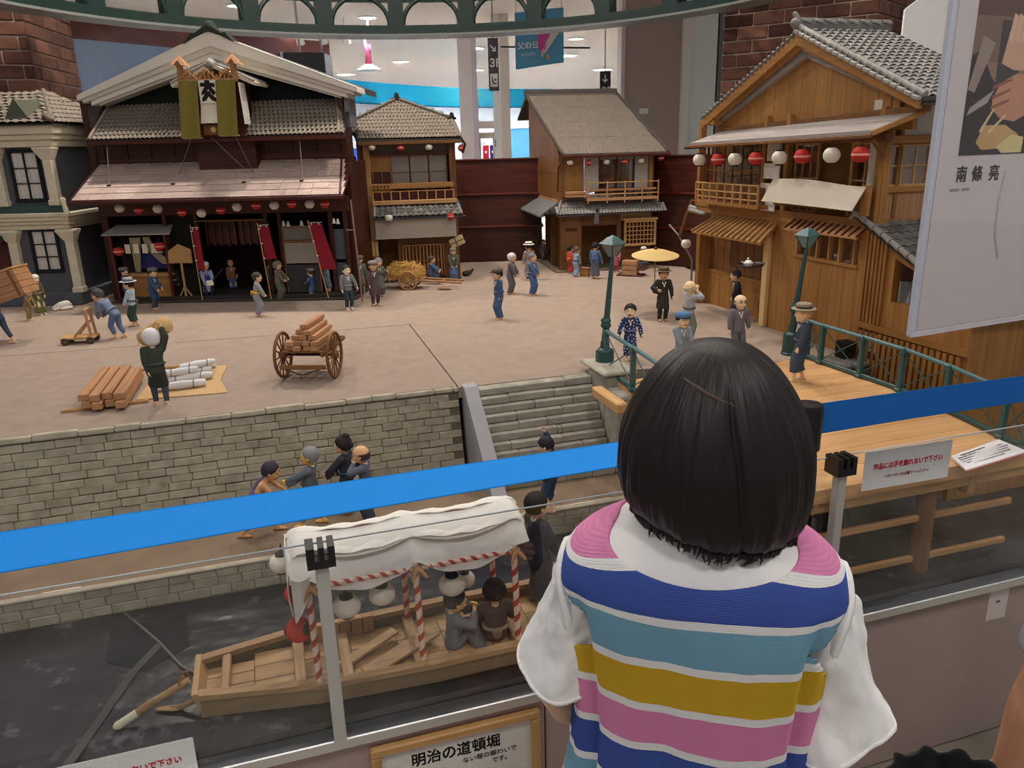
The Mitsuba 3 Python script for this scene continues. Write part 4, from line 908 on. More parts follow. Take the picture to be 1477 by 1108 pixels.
# ================================================================ the cream and slate bank
BK = Fr((-1.913, 3.427, ZP))
bk = thing('western_bank', 'slate and cream western style bank building with curtained windows at the street corner', 'building')
part(bk, 'body', bx(-1.0, -.006, .0, .60, .03, .76), 'plaster_dark', BK, tone=.5)
part(bk, 'plinth', cbx(-1.0, .022, -.03, .6, 0, .055, .004), 'plaster_dark', BK, tone=.7)
part(bk, 'cornice', join([cbx(-1.0, .022, -.030, .62, .672, .700, .003), cbx(-1.0, .034, -.042, .62, .700, .722, .003), cbx(-1.0, .046, -.055, .62, .722, .764, .004)]), 'plaster_cream', BK, tone=.5)
part(bk, 'belt', join([cbx(-1.0, .018, -.026, .61, .332, .352, .003), cbx(-1.0, .026, -.034, .61, .352, .368, .003), cbx(-1.0, .034, -.042, .61, .368, .385, .003), cbx(-1.0, .040, -.048, .61, .385, .402, .003)]), 'plaster_cream', BK, tone=.45)
part(bk, 'belt_board', cbx(-1.0, .004, -.016, .0, .402, .432, .002), 'dull', BK, col=S(72, 92, 90))
for z0, z1, xs in ((.432, .672, (-.018, -.238, -.46)), (.055, .332, (.012, -.236, -.46))):
    for x in xs:
        p = part(bk, 'pilaster', cbx(x - .022, x + .016, -.026, .012, z0, z1, .003), 'plaster_cream', BK, tone=.7)
        part(p, 'capital', join([m3.Manifold.hull_points(np.array([[x - .024, -.028, z1 - .05], [x + .018, -.028, z1 - .05], [x - .042, -.045, z1 - .012], [x + .036, -.045, z1 - .012], [x - .024, .01, z1 - .05], [x + .018, .01, z1 - .05], [x - .042, .01, z1 - .012], [x + .036, .01, z1 - .012]])), cbx(x - .044, x + .038, -.048, .014, z1 - .012, z1 - .001, .002)]), 'plaster_cream', BK, tone=.75)
        part(p, 'foot', cbx(x - .026, x + .020, -.032, .014, z0, z0 + .024, .003), 'plaster_cream', BK, tone=.6)
part(bk, 'scroll_bracket', unite([hull(((.020, -.030, .455), .012), ((.024, -.034, .43), .009)), hull(((.024, -.034, .43), .009), ((.030, -.036, .40), .012))]), 'plaster_cream', BK, smooth=40, tone=.7)
def curtained(parent, x0, x1, z0, z1, name):
    w = part(parent, name, join([cbx(x0 - .014, x1 + .014, -.012, .0, z0 - .014, z0, .002), cbx(x0 - .012, x1 + .012, -.012, .0, z1, z1 + .012, .002), cbx(x0 - .012, x0, -.012, .0, z0, z1, .002), cbx(x1, x1 + .012, -.012, .0, z0, z1, .002)]), 'paint', BK, col=S(24, 26, 30), label='black framed window')
    part(w, 'curtain', grid(lambda u, v: (x0 + (x1 - x0) * u, -.0025 + .0018 * np.sin(34 * u + 2 * v), z0 + (z1 - z0) * v), 40, 3), 'paint', BK, smooth=True, col=S(206, 200, 192), label='white gathered curtain')
    part(w, 'mullion', bx((x0 + x1) / 2 - .003, (x0 + x1) / 2 + .003, -.010, -.004, z0, z1), 'paint', BK, col=S(24, 26, 30))
    for k in (1, 2): part(w, 'muntin', bx(x0, x1, -.009, -.004, z0 + (z1 - z0) * k / 3 - .002, z0 + (z1 - z0) * k / 3 + .002), 'paint', BK, col=S(24, 26, 30))
curtained(bk, -.178, -.072, .462, .650, 'window'); curtained(bk, -.158, -.058, .158, .322, 'window')
curtained(bk, -.405, -.30, .462, .650, 'window')
part(bk, 'doorway', bx(-.44, -.28, -.004, .0, .03, .30), 'maroon_wood', BK); part(bk, 'door_hood', m3.Manifold.hull_points(np.array([[x, y, z] for x in (-.46, -.265) for y, z in ((0, .345), (0, .31), (-.09, .265), (-.09, .275))])), 'dull', BK, col=S(56, 70, 62))
# tiled hip roof
ra, L = roof_plane(BK, (0, -.07, .766), (0, .25, .905))
rp = part(bk, 'roof', m3.Manifold.hull_points(np.vstack([BK.w(np.array(p)) for p in ([[-1.0, -.07, .756], [.06, -.07, .756], [-1.0, .64, .756], [.06, .64, .756], [-1.0, .25, .898], [-.13, .25, .898]],)])), 'dull', col=S(96, 88, 78))
tiles(rp, ra, lambda y: -.62, lambda y: .056 - .20 * y / L, L, .036, .034, 'tile_brown', single=120, h=.005, lift=.004)
rb, L2 = roof_plane(BK, (.06, 0, .766), (-.13, 0, .905), (0, 1, 0))
tiles(rp, rb, lambda y: -.06 + .30 * y / L2, lambda y: .60 - .30 * y / L2, L2, .036, .034, 'tile_brown', name='side_tile', single=0, h=.005, lift=.004)
part(rp, 'hip_roll', tube([BK.at(.058, -.07, .775), BK.at(-.13, .25, .915)], .009, 8), 'tile_brown', tone=.3)
part(rp, 'hip_end', unite([hull(((.03, -.04, .79), (.025, .025, .014)), ((.055, -.065, .776), (.012, .012, .01)))]), 'tile_brown', BK, tone=.1, smooth=40)
dm = part(rp, 'dormer', m3.Manifold.hull_points(np.array([[-.150, -.03, .782], [-.055, -.03, .782], [-.102, -.03, .858], [-.150, .16, .86], [-.055, .16, .86], [-.102, .16, .87]])), 'dull', BK, col=S(90, 92, 78), label='small green dormer')
part(dm, 'gable_board', prism([(-.156, .778), (-.049, .778), (-.102, .866)], -.036, -.03), 'paint', BK, col=S(84, 92, 74))


# ================================================================ the narrow inn between theatre and backdrop
MH = Fr((-.686, 3.79, ZP), (.409, .07, 0))
mh = thing('narrow_inn', 'narrow two-storey wooden inn with peaked tiled roof beside the theatre', 'building')
part(mh, 'floor', cbx(-.01, .45, -.03, .5, 0, .010, .002), 'dull', MH, col=S(92, 82, 74))
part(mh, 'side_wall', bx(-.012, .016, .0, .50, 0, .70), 'umber_wood', MH, grain=2)
part(mh, 'side_wall', bx(.424, .45, .0, .50, 0, .66), 'umber_wood', MH, grain=2)
part(mh, 'front_post', cbx(.014, .046, -.020, .02, .0, .655, .002), 'pale_wood', MH); part(mh, 'front_post', cbx(.418, .436, -.015, .02, .0, .65, .002), 'umber_wood', MH)
part(mh, 'back_wall', bx(.0, .45, .12, .14, 0, .66), 'umber_wood', MH, grain=2)
part(mh, 'upper_panel', bx(.046, .42, .02, .03, .608, .665), 'dull', MH, col=S(112, 100, 90))
part(mh, 'head_rail', cbx(.046, .42, .012, .028, .595, .609, .001), 'maroon_wood', MH)
part(mh, 'sliding_wall', bx(.046, .145, .03, .04, .39, .60), 'honey_wood', MH, grain=2)
for k in range(3):
    x0 = .142 + .0905 * k
    p = part(mh, 'shoji', bx(x0, x0 + .088, .028, .034, .44, .598), 'dull', MH, col=S(146, 138, 130), label='grey paper sliding screen')
    part(p, 'frame', join([bx(x0, x0 + .003, .025, .029, .44, .598), bx(x0 + .085, x0 + .088, .025, .029, .44, .598), bx(x0, x0 + .088, .025, .029, .516, .519)]), 'umber_wood', MH)
# balcony
part(mh, 'balcony_floor', cbx(.04, .44, -.05, .03, .372, .392, .002), 'pale_wood', MH)
part(mh, 'balcony_rail', cbx(.04, .432, -.046, -.034, .446, .470, .002), 'honey_wood', MH); part(mh, 'balcony_rail', cbx(.04, .432, -.044, -.036, .430, .436, .001), 'honey_wood', MH)
part(mh, 'balcony_back', bx(.046, .425, -.02, -.016, .39, .43), 'maroon_wood', MH)
for k in range(10): part(mh, 'baluster', cbx(.044 + .0425 * k, .050 + .0425 * k, -.046, -.038, .392, .432, .001), 'pale_wood', MH)
for k in range(5): part(mh, 'cut_out', bx(.052 + .016 * k, .060 + .016 * k, -.0475, -.046, .452, .462), 'dark_wood', MH)
part(mh, 'low_shelf', join([cbx(.05, .14, -.01, .02, .524, .529, .001)] + [cbx(.052 + .042 * k, .056 + .042 * k, -.01, .0, .47, .525, .001) for k in range(3)]), 'honey_wood', MH)
part(mh, 'low_shelf_back', bx(.05, .14, .0, .004, .472, .522), 'maroon_wood', MH)
# middle roof over the sign
rf, L = roof_plane(MH, (0, -.105, .320), (0, -.01, .380))
rp = part(mh, 'middle_roof', prism([(-.105, .308), (-.105, .318), (-.01, .378), (-.01, .366)], .045, .462, 'x'), 'dull', MH, col=S(70, 72, 76))
tiles(rp, rf, lambda y: .044 + .008 * y / L, lambda y: .464 - .02 * y / L, L, .026, .03, 'tile_grey', single=80, h=.006, lift=.003, tones=(.05, .15, .3))
part(rp, 'end_tile', tube([rf.at(.046, .0, .006), rf.at(.052, L, .006)], .006, 8), 'tile_grey', tone=.7); part(rp, 'end_tile', tube([rf.at(.458, .0, .006), rf.at(.444, L, .006)], .006, 8), 'tile_grey', tone=.5)
part(mh, 'sign_board', cbx(.046, .430, -.085, -.078, .216, .316, .001), 'dull', MH, col=S(176, 166, 154), label='long blank grey sign board')
part(mh, 'sign_rod', tube([MH.at(.044, -.10, .316), MH.at(.475, -.10, .313)], .0035, 8), 'umber_wood')
part(mh, 'doorway', bx(.066, .150, .10, .12, .0, .22), 'dull', MH, col=S(132, 94, 56)); part(mh, 'door_side', bx(.148, .162, -.01, .12, .0, .22), 'umber_wood', MH, grain=2)
part(mh, 'front_wall', bx(.16, .42, .0, .02, .0, .22), 'umber_wood', MH, grain=0)
part(mh, 'lattice_frame', join([cbx(.168, .372, -.018, -.008, .170, .178, .001), cbx(.168, .174, -.018, -.008, .02, .178, .001), cbx(.366, .372, -.018, -.008, .02, .178, .001), cbx(.168, .372, -.018, -.010, .095, .100, .001)]), 'honey_wood', MH)
for k in range(11): part(mh, 'lattice_slat', bx(.181 + .0172 * k, .1895 + .0172 * k, -.014, -.009, .02, .172), 'honey_wood', MH, grain=2)
part(mh, 'lattice_back', bx(.172, .37, -.006, -.003, .02, .172), 'maroon_wood', MH)
# peaked roof
A = np.array([.198, .22, .855]); EL, ER = np.array([-.005, -.06, .672]), np.array([.478, -.06, .664]); SL, SR = np.array([-.038, .075, .745]), np.array([.462, .085, .752])
bodyp = np.vstack([A, EL, ER, SL, SR, EL - [0, 0, .014], ER - [0, 0, .014], [-.03, .5, .70], [.46, .5, .70], [.2, .5, .84]])
rp = part(mh, 'roof', m3.Manifold.hull_points(bodyp), 'dull', MH, col=S(84, 80, 74))
rf, L = roof_plane(MH, (0, -.06, .672), (0, .22, .855))
def lx(y):
    k = y / L; return (-.005 - .02 * k / .45) if k < .45 else (-.025 + (.19 + .025) * (k - .45) / .55)
def rx(y):
    k = y / L; return (.478 - .02 * k / .45) if k < .45 else (.458 - (.458 - .206) * (k - .45) / .55)
tiles(rp, rf, lx, rx, L, .0165, .030, 'tile_brown', h=.0045, lift=.0032)
part(rp, 'hip_roll', tube([rf.at(-.02, .45 * L, .008), rf.at(.198, L, .010)], .0065, 8), 'tile_brown', tone=.1); part(rp, 'hip_roll', tube([rf.at(.452, .45 * L, .008), rf.at(.198, L, .010)], .0065, 8), 'tile_brown', tone=.1)
part(rp, 'verge_roll', tube([rf.at(.010, 0, .006), rf.at(-.012, .45 * L, .006)], .0055, 8), 'tile_brown', tone=.6); part(rp, 'verge_roll', tube([rf.at(.462, 0, .006), rf.at(.445, .45 * L, .006)], .0055, 8), 'tile_brown', tone=.5)
for q in (rf.at(.198, L, .016), rf.at(-.022, .46 * L, .012), rf.at(.448, .46 * L, .012)):
    part(rp, 'end_ornament', unite([hull((q, .012), (q + [0, 0, .012], .010)), hull((q + [-.016, 0, -.006], .006), (q + [.016, 0, -.006], .006))]), 'dull', smooth=40, col=S(54, 48, 48))
part(mh, 'eave_board', cbx(-.004, .472, -.062, -.05, .646, .660, .001), 'umber_wood', MH)
part(mh, 'bracket', tube([MH.at(-.012, -.03, .70), MH.at(-.05, -.05, .685), MH.at(-.062, -.055, .692)], .006, 6), 'dull', col=S(44, 34, 32))
part(mh, 'bracket', tube([MH.at(.474, -.05, .668), MH.at(.492, -.06, .64), MH.at(.478, -.06, .60)], .006, 6), 'dull', col=S(54, 40, 34))
for k, (x, z, rd, lb) in enumerate([(.058, .636, 0, 'white paper lantern at the first post under the narrow inn roof'), (.190, .630, 1, 'dark red paper lantern in the middle under the narrow inn roof'), (.322, .630, 0, 'white paper lantern before the grey screens of the narrow inn'), (.476, .622, 1, 'red paper lantern hanging outside the narrow inn roof corner')]):
    lantern(lb, MH.at(x, -.045, z), .0175, rd, long=.9)
lantern('white paper lantern hanging before the blank sign of the narrow inn', MH.at(.112, -.115, .318), .0185, 0); lantern('red paper lantern hanging before the blank sign of the narrow inn', MH.at(.402, -.115, .314), .0175, 1)
bxl = thing('box_lantern', 'small tan paper box lantern fixed beside the narrow inn doorway', 'lantern')
part(bxl, 'paper', cbx(.024, .054, -.05, -.03, .135, .205, .001), 'paint', MH, col=S(206, 176, 110)); part(bxl, 'frame', join([cbx(.020, .058, -.053, -.027, .203, .209, .001), cbx(.020, .058, -.053, -.027, .131, .137, .001), bx(.037, .041, -.052, -.05, .135, .205)]), 'honey_wood', MH)  # paper in one plain tan colour

# ================================================================ the gabled inn with the long roof
H2 = Fr((.261, 3.99, ZP), (.985, .17, 0))
h2 = thing('gabled_inn', 'two-storey wooden inn with long steep grey roof before the mauve wall', 'building')
D = .80
part(h2, 'stone_base', cbx(-.03, .52, -.05, D, 0, .008, .002), 'dull', H2, col=S(124, 112, 100))
# left wall of boards
for k in range(4):
    y0, y1 = .0 + D * k / 4 * .92, D * (k + 1) / 4 * .92
    part(h2, 'wall_board', bx(-.004, .010, y0 + .001, y1 - .001, .335, .50), 'umber_wood', H2, grain=2)
for k in range(8):
    y0, y1 = .72 * k / 8, .72 * (k + 1) / 8
    g0, g1 = (.565 + .315 * (y + .075) / .735 for y in (y0, y1))
    part(h2, 'wall_board', prism([(y0 + .001, .50), (y1 - .001, .50), (y1 - .001, min(g1, .86)), (y0 + .001, min(g0, .86))], -.002, .010, 'x'), 'umber_wood', H2, grain=2)
part(h2, 'wall_rail', bx(-.007, .0, .0, .62, .488, .512), 'umber_wood', H2); part(h2, 'wall_rail', bx(-.007, .0, .0, .66, .345, .36), 'pale_wood', H2)
part(h2, 'right_wall', prism([(.0, .33), (.70, .33), (.66, .85), (.0, .575)], .484, .496, 'x'), 'umber_wood', H2)
part(h2, 'corner_post', cbx(-.006, .022, -.012, .02, .335, .575, .002), 'umber_wood', H2)
# upper front
part(h2, 'front_wall', bx(.022, .130, .004, .016, .335, .58), 'honey_wood', H2, grain=2)
part(h2, 'eave_rail', cbx(.0, .49, -.01, .02, .562, .584, .002), 'maroon_wood', H2)
for x0, x1 in ((.134, .210), (.393, .466)): part(h2, 'paper_panel', bx(x0, x1, .004, .010, .40, .562), 'dull', H2, col=S(186, 178, 166), label='pale paper panel')
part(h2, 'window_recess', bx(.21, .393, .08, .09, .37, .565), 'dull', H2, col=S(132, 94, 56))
for x in (.210, .300, .391): part(h2, 'window_post', bx(x - .003, x + .003, .0, .012, .37, .565), 'dark_wood', H2)
part(h2, 'window_pane', bx(.213, .391, .012, .013, .40, .56), 'glass_pane', H2); part(h2, 'window_head', bx(.21, .39, .002, .010, .548, .560), 'dull', H2, col=S(170, 164, 156))
for x in (.250, .35): part(h2, 'inner_screen', bx(x - .012, x + .012, .04, .05, .40, .55), 'maroon_wood', H2)
part(h2, 'end_post', cbx(.468, .486, -.012, .02, .335, .575, .002), 'honey_wood', H2)
part(h2, 'upper_floor', bx(.0, .48, .0, .6, .33, .345), 'umber_wood', H2)
for q in (.385, .400): part(h2, 'bench_slat', cbx(.024, .126, -.065, -.02 + (.4 - q), q - .012, q, .001), 'cedar_wood', H2, grain=0)
part(h2, 'balcony_floor', cbx(.128, .498, -.072, .0, .352, .366, .001), 'cedar_wood', H2); part(h2, 'balcony_seat', cbx(.134, .492, -.06, -.02, .398, .408, .001), 'cedar_wood', H2)
for z in (.440, .384): part(h2, 'balcony_rail', cbx(.128, .500, -.072, -.066, z - .003, z + .003, .001), 'pale_wood', H2)
for x in (.131, .230, .322, .412, .497): part(h2, 'balcony_post', cbx(x - .003, x + .003, -.073, -.065, .34, .447, .001), 'pale_wood', H2)
# skirt roof round the corner
rp = part(h2, 'skirt_roof', m3.Manifold.hull_points(np.array([[.0, -.0, .352], [.482, .0, .352], [-.03, -.075, .288], [.54, -.075, .298], [-.03, -.075, .280], [.54, -.075, .290], [.0, .0, .30], [.482, .0, .30]])), 'dull', H2, col=S(84, 84, 86))
rf, L = roof_plane(H2, (0, -.078, .292), (0, -.0, .352))
tiles(rp, rf, lambda y: -.03 + .05 * y / L, lambda y: .545 - .06 * y / L, L, .016, .05, 'tile_grey', h=.0035, lift=.002)
rp2 = part(h2, 'side_skirt_roof', m3.Manifold.hull_points(np.array([[.0, .0, .352], [.0, .66, .352], [-.115, -.06, .290], [-.105, .66, .290], [-.115, -.06, .282], [-.105, .66, .282], [.0, .0, .30], [.0, .66, .30]])), 'dull', H2, col=S(112, 112, 112))
part(rp2, 'corner_roll', tube([H2.at(-.028, -.078, .296), H2.at(.012, -.002, .360)], .007, 8), 'tile_grey', tone=.7)
part(rp2, 'corner_tile', unite([hull((H2.at(-.05, -.066, .298), .010), (H2.at(-.085, -.045, .296), .007)), hull((H2.at(-.05, -.066, .298), .010), (H2.at(-.06, -.06, .312), .008))]), 'dull', smooth=40, col=S(52, 50, 52))
part(h2, 'skirt_ridge', tube([H2.at(.015, -.003, .36), H2.at(.48, -.003, .36)], .006, 8), 'tile_grey', tone=.15)
# ground floor
part(h2, 'pier', cbx(.0, .114, -.020, .02, .008, .285, .003), 'umber_wood', H2, grain=2); part(h2, 'pier', cbx(-.012, .02, .55, .60, .008, .285, .003), 'pale_wood', H2, grain=2)
part(h2, 'inner_post', cbx(.008, .026, .22, .25, .008, .26, .002), 'umber_wood', H2)
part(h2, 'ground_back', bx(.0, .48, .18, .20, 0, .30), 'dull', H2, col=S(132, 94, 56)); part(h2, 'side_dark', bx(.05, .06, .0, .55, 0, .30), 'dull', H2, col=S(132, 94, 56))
part(h2, 'door_frame', cbx(.114, .325, -.006, .006, .225, .285, .002), 'umber_wood', H2); part(h2, 'door_post', cbx(.302, .326, -.01, .01, .008, .285, .002), 'umber_wood', H2)
part(h2, 'front_band', cbx(.32, .486, -.012, .01, .245, .29, .002), 'pale_wood', H2)
part(h2, 'window_sill_wall', bx(.326, .486, -.004, .008, .008, .12), 'umber_wood', H2)
wn = part(h2, 'bay_window', cbx(.322, .508, -.05, -.004, .248, .258, .001), 'pale_wood', H2, label='latticed bay window')
part(wn, 'frame', join([cbx(.330, .342, -.046, -.036, .118, .248, .001), cbx(.490, .502, -.046, -.036, .118, .248, .001), cbx(.330, .502, -.046, -.036, .118, .130, .001), cbx(.330, .502, -.046, -.036, .236, .248, .001)]), 'pale_wood', H2)
part(wn, 'backing', bx(.34, .492, -.030, -.026, .128, .238), 'maroon_wood', H2)
for k in range(7): part(wn, 'lattice_bar', bx(.358 + .0195 * k, .362 + .0195 * k, -.041, -.036, .128, .238), 'pale_wood', H2)
for k in range(4): part(wn, 'lattice_bar', bx(.340, .494, -.042, -.037, .148 + .022 * k, .152 + .022 * k), 'pale_wood', H2)
part(h2, 'name_plate', cbx(.028, .088, -.024, -.020, .205, .219, .001), 'dark_wood', H2)
# long front slope with ribs
ra = (0, -.075, .578); rbk = (0, .66, .897)
rf, L = roof_plane(H2, ra, rbk)
rp = part(h2, 'roof', m3.Manifold.hull_points(np.array([[.0, -.075, .572], [.545, -.075, .572], [.0, -.075, .580], [.545, -.075, .580], [-.03, .66, .895], [.505, .66, .895], [-.03, .66, .882], [.505, .66, .882]])), 'dull', H2, col=S(104, 98, 90))
part(rp, 'rear_slope', m3.Manifold.hull_points(np.array([[-.03, .66, .895], [.505, .66, .895], [-.03, .66, .876], [.505, .66, .876], [-.03, .92, .78], [.505, .92, .78], [-.03, .92, .77], [.505, .92, .77]])), 'dull', H2, col=S(104, 98, 90))
tiles(rp, rf, lambda y: .0 - .03 * y / L, lambda y: .545 - .04 * y / L, L, .0125, .2, 'tile_brown', h=.0035, lift=.0018)
part(rp, 'ridge_box', cbx(-.035, .50, .64, .685, .890, .925, .004), 'dull', H2, col=S(92, 88, 84))
part(rp, 'ridge_tile', tube([H2.at(-.03, .645, .896), H2.at(.495, .645, .896)], .006, 6), 'tile_brown', tone=.95)
part(rp, 'verge', cbar(rf.at(.540, 0, .004), rf.at(.50, L, .004), .016, .014, .002), 'dull', col=S(84, 80, 78)); part(rp, 'verge', cbar(rf.at(.002, 0, .004), rf.at(-.028, L, .004), .010, .012, .002), 'dull', col=S(92, 86, 80))
part(h2, 'gutter', cbx(-.005, .552, -.088, -.074, .562, .575, .002), 'maroon_wood', H2); part(h2, 'drain_pipe', tube([H2.at(.012, -.08, .565), H2.at(-.012, -.04, .52), H2.at(-.012, -.02, .40)], .004, 6), 'maroon_wood')
for k, (x, z, rd, lb) in enumerate([(.042, .548, 0, 'white paper lantern nearest the corner post of the gabled inn'), (.136, .545, 1, 'red paper lantern before the paper panel of the gabled inn'), (.228, .546, 0, 'white paper lantern before the dark window of the gabled inn'), (.320, .546, 1, 'orange-red paper lantern before the dark window of the gabled inn'), (.406, .547, 0, 'white paper lantern with black foot under the gabled inn eave'), (.510, .557, 1, 'dark red paper lantern at the outer end of the gabled inn eave')]):
    lantern(lb, H2.at(x, -.06, z - .008), .0155, rd, long=.9)
hg = thing('hanging_bundle', 'grey hanging cloth bundle under the skirt roof of the gabled inn', 'hanging ornament')
part(hg, 'strands', unite([hull((H2.at(.173 + .006 * k, -.09, .30), .004), (H2.at(.170 + .008 * k, -.09, .245), .005)) for k in (-1, 0, 1)]), 'paint', smooth=40, col=S(104, 98, 96)); part(hg, 'knot', ball(H2.at(.173, -.09, .312), (.010, .008, .014), 2), 'paint', smooth=True, col=S(56, 50, 50))

# ================================================================ the riverside restaurant
RY = Fr(ST.at(1.275, 1.58, 0) + np.array([0, 0, ZP]), -ST.Y)      # x: along the street wall towards the visitor, y: into the house, z up from the plaza
ry = thing('riverside_restaurant', 'large honey-coloured wooden restaurant with grey tiled gable roof and lantern balcony', 'building')
WL = .935      # length of the street wall; the corner post is at x = WL
def rx_(t): return 1.58 - t       # ST depth -> wall coordinate
# street wall, ground floor: boards one by one
for k in range(9):
    x0 = .475 + (WL - .475) * k / 9; x1 = .475 + (WL - .475) * (k + 1) / 9
    part(ry, 'wall_board', bx(x0 + .0006, x1 - .0006, .0, .02, .0, .262), 'honey_wood', RY, grain=2)
part(ry, 'wall_panel', bx(.445, WL, -.002, .02, .345, .385), 'honey_wood', RY, grain=0)
part(ry, 'wall_panel', bx(.0, WL, -.006, .02, .362, .400), 'honey_wood', RY, grain=0)
part(ry, 'wall_panel', bx(.46, .60, -.001, .02, .262, .345), 'honey_wood', RY, grain=2); part(ry, 'wall_panel', bx(.885, WL, -.001, .02, .262, .345), 'honey_wood', RY, grain=2)
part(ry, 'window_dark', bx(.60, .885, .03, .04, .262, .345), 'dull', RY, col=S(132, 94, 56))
for x in (.602, .655, .70, .755, .80, .862): part(ry, 'window_stile', bx(x, x + .006, -.002, .012, .268, .342), 'pale_wood', RY)
part(ry, 'window_frame', join([cbx(.598, .888, -.006, .016, .258, .268, .001), cbx(.598, .888, -.006, .016, .340, .350, .001)]), 'honey_wood', RY)
part(ry, 'window_glass', bx(.758, .864, .008, .009, .268, .342), 'glass_pane', RY); part(ry, 'window_glass', bx(.60, .70, .008, .009, .268, .342), 'glass_pane', RY)
# recessed entry with sliding boards under a small awning
part(ry, 'entry_edge', cbx(.455, .475, -.012, .075, .0, .335, .002), 'plaster_cream', RY, tone=.0, label='cream edge board'); scene[ry + '__entry_edge']['bsdf'] = {'type': 'ref', 'id': 'dull'}
put(ry + '__entry_edge', cbx(.448, .476, -.014, .075, .0, .335, .002), 'dull', RY, col=S(222, 186, 134))
for k in range(9): part(ry, 'door_board', bx(.012 + .0485 * k, .058 + .0485 * k, .052, .06, .135, .285), 'umber_wood', RY, grain=2)
for k in range(5): part(ry, 'dado_board', bx(.012 + .0872 * k, .098 + .0872 * k, .045, .06, .0, .135), 'honey_wood', RY, grain=2)
part(ry, 'entry_post', cbx(-.012, .012, .0, .075, .0, .30, .002), 'honey_wood', RY); part(ry, 'entry_back', bx(-.01, .45, .062, .072, 0, .36), 'honey_wood', RY, grain=2)
part(ry, 'dado_rail', bx(.01, .45, .042, .05, .130, .140), 'honey_wood', RY)
aw = part(ry, 'entry_awning', m3.Manifold.hull_points(np.array([[.066, -.07, .290], [.515, -.07, .290], [.15, .02, .366], [.50, .02, .366], [.066, -.07, .296], [.515, -.07, .296], [.15, .02, .372], [.50, .02, .372]])), 'honey_wood', RY, grain=0)
for k in range(14):
    q = k / 13; a_, b_ = np.array([.072 + .437 * q, -.074, .299]), np.array([.153 + .343 * q, .02, .375])
    part(aw, 'batten', cbar(RY.at(*a_), RY.at(*b_), .009, .007, .001), 'pale_wood')
aw2 = part(ry, 'window_awning', m3.Manifold.hull_points(np.array([[.60, -.05, .348], [.926, -.05, .350], [.60, .0, .373], [.905, .0, .376], [.60, -.05, .353], [.926, -.05, .355], [.60, .0, .378], [.905, .0, .381]])), 'cedar_wood', RY, grain=0)
for k in range(12):
    a = .605 + .029 * k; part(aw2, 'seam', cbar(RY.at(a, -.051, .356), RY.at(a - .01, .0, .382), .004, .003), 'maroon_wood')
# first-floor wall: dark openings, posts, glazed screens, balcony
part(ry, 'upper_floor', bx(-.02, WL, -.01, .60, .385, .402), 'honey_wood', RY)
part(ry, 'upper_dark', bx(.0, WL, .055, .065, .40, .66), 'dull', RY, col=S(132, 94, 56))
for x in (-.008, .40, .52, WL - .012): part(ry, 'upper_post', cbx(x, x + .020, -.012, .012, .395, .70, .002), 'honey_wood', RY, grain=2)
part(ry, 'upper_lintel', cbx(-.02, WL + .02, -.014, .012, .610, .635, .002), 'umber_wood', RY)
def sash(parent, x0, x1, z0, z1, nx, nz, fr, y=.0, m='pale_wood', name='sash_window'):
    w = part(parent, name, join([bx(x0, x0 + .006, y, y + .008, z0, z1), bx(x1 - .006, x1, y, y + .008, z0, z1), bx(x0, x1, y, y + .008, z0, z0 + .006), bx(x0, x1, y, y + .008, z1 - .006, z1)]), m, fr)
    for k in range(1, nx): part(w, 'bar', bx(x0 + (x1 - x0) * k / nx - .002, x0 + (x1 - x0) * k / nx + .002, y + .001, y + .007, z0, z1), m, fr)
    for k in range(1, nz): part(w, 'bar', bx(x0, x1, y + .001, y + .007, z0 + (z1 - z0) * k / nz - .002, z0 + (z1 - z0) * k / nz + .002), m, fr)
    part(w, 'pane', bx(x0 + .002, x1 - .002, y + .0035, y + .0045, z0 + .002, z1 - .002), 'glass_pane', fr)
sash(ry, .02, .365, .43, .61, 6, 2, RY, .012, 'umber_wood'); sash(ry, .545, .66, .40, .61, 3, 2, RY, .012); sash(ry, .80, WL - .018, .40, .61, 2, 2, RY, .012)
part(ry, 'wall_strip', bx(.66, .80, .04, .05, .40, .61), 'dull', RY, col=S(132, 94, 56)); part(ry, 'curtain', bx(.06, .34, .034, .038, .43, .56), 'dull', RY, col=S(140, 124, 108), label='pale inner curtain')
# corner balcony
part(ry, 'balcony_floor', cbx(.075, .47, -.065, .0, .402, .414, .001), 'honey_wood', RY)
for z in (.478, .452, .430): part(ry, 'balcony_rail', cbx(.075, .472, -.066, -.060, z - .0025, z + .0025, .001), 'pale_wood', RY)
for k in range(9): part(ry, 'balcony_post', cbx(.076 + .049 * k, .081 + .049 * k, -.068, -.060, .405, .482, .001), 'pale_wood', RY)
part(ry, 'balcony_back', bx(.07, .45, -.03, -.025, .41, .47), 'umber_wood', RY)
part(ry, 'corner_bracket', tube([RY.at(-.02, -.02, .405), RY.at(-.05, -.03, .33), RY.at(-.09, -.03, .26)], .008, 8), 'umber_wood'); part(ry, 'corner_tile', unite([hull((RY.at(.03, -.05, .372), (.014, .03, .010)), (RY.at(.11, -.05, .367), (.014, .03, .008))), hull((RY.at(.02, -.05, .382), .010), (RY.at(.06, -.05, .378), .010))]), 'tile_grey', smooth=40, tone=.9)
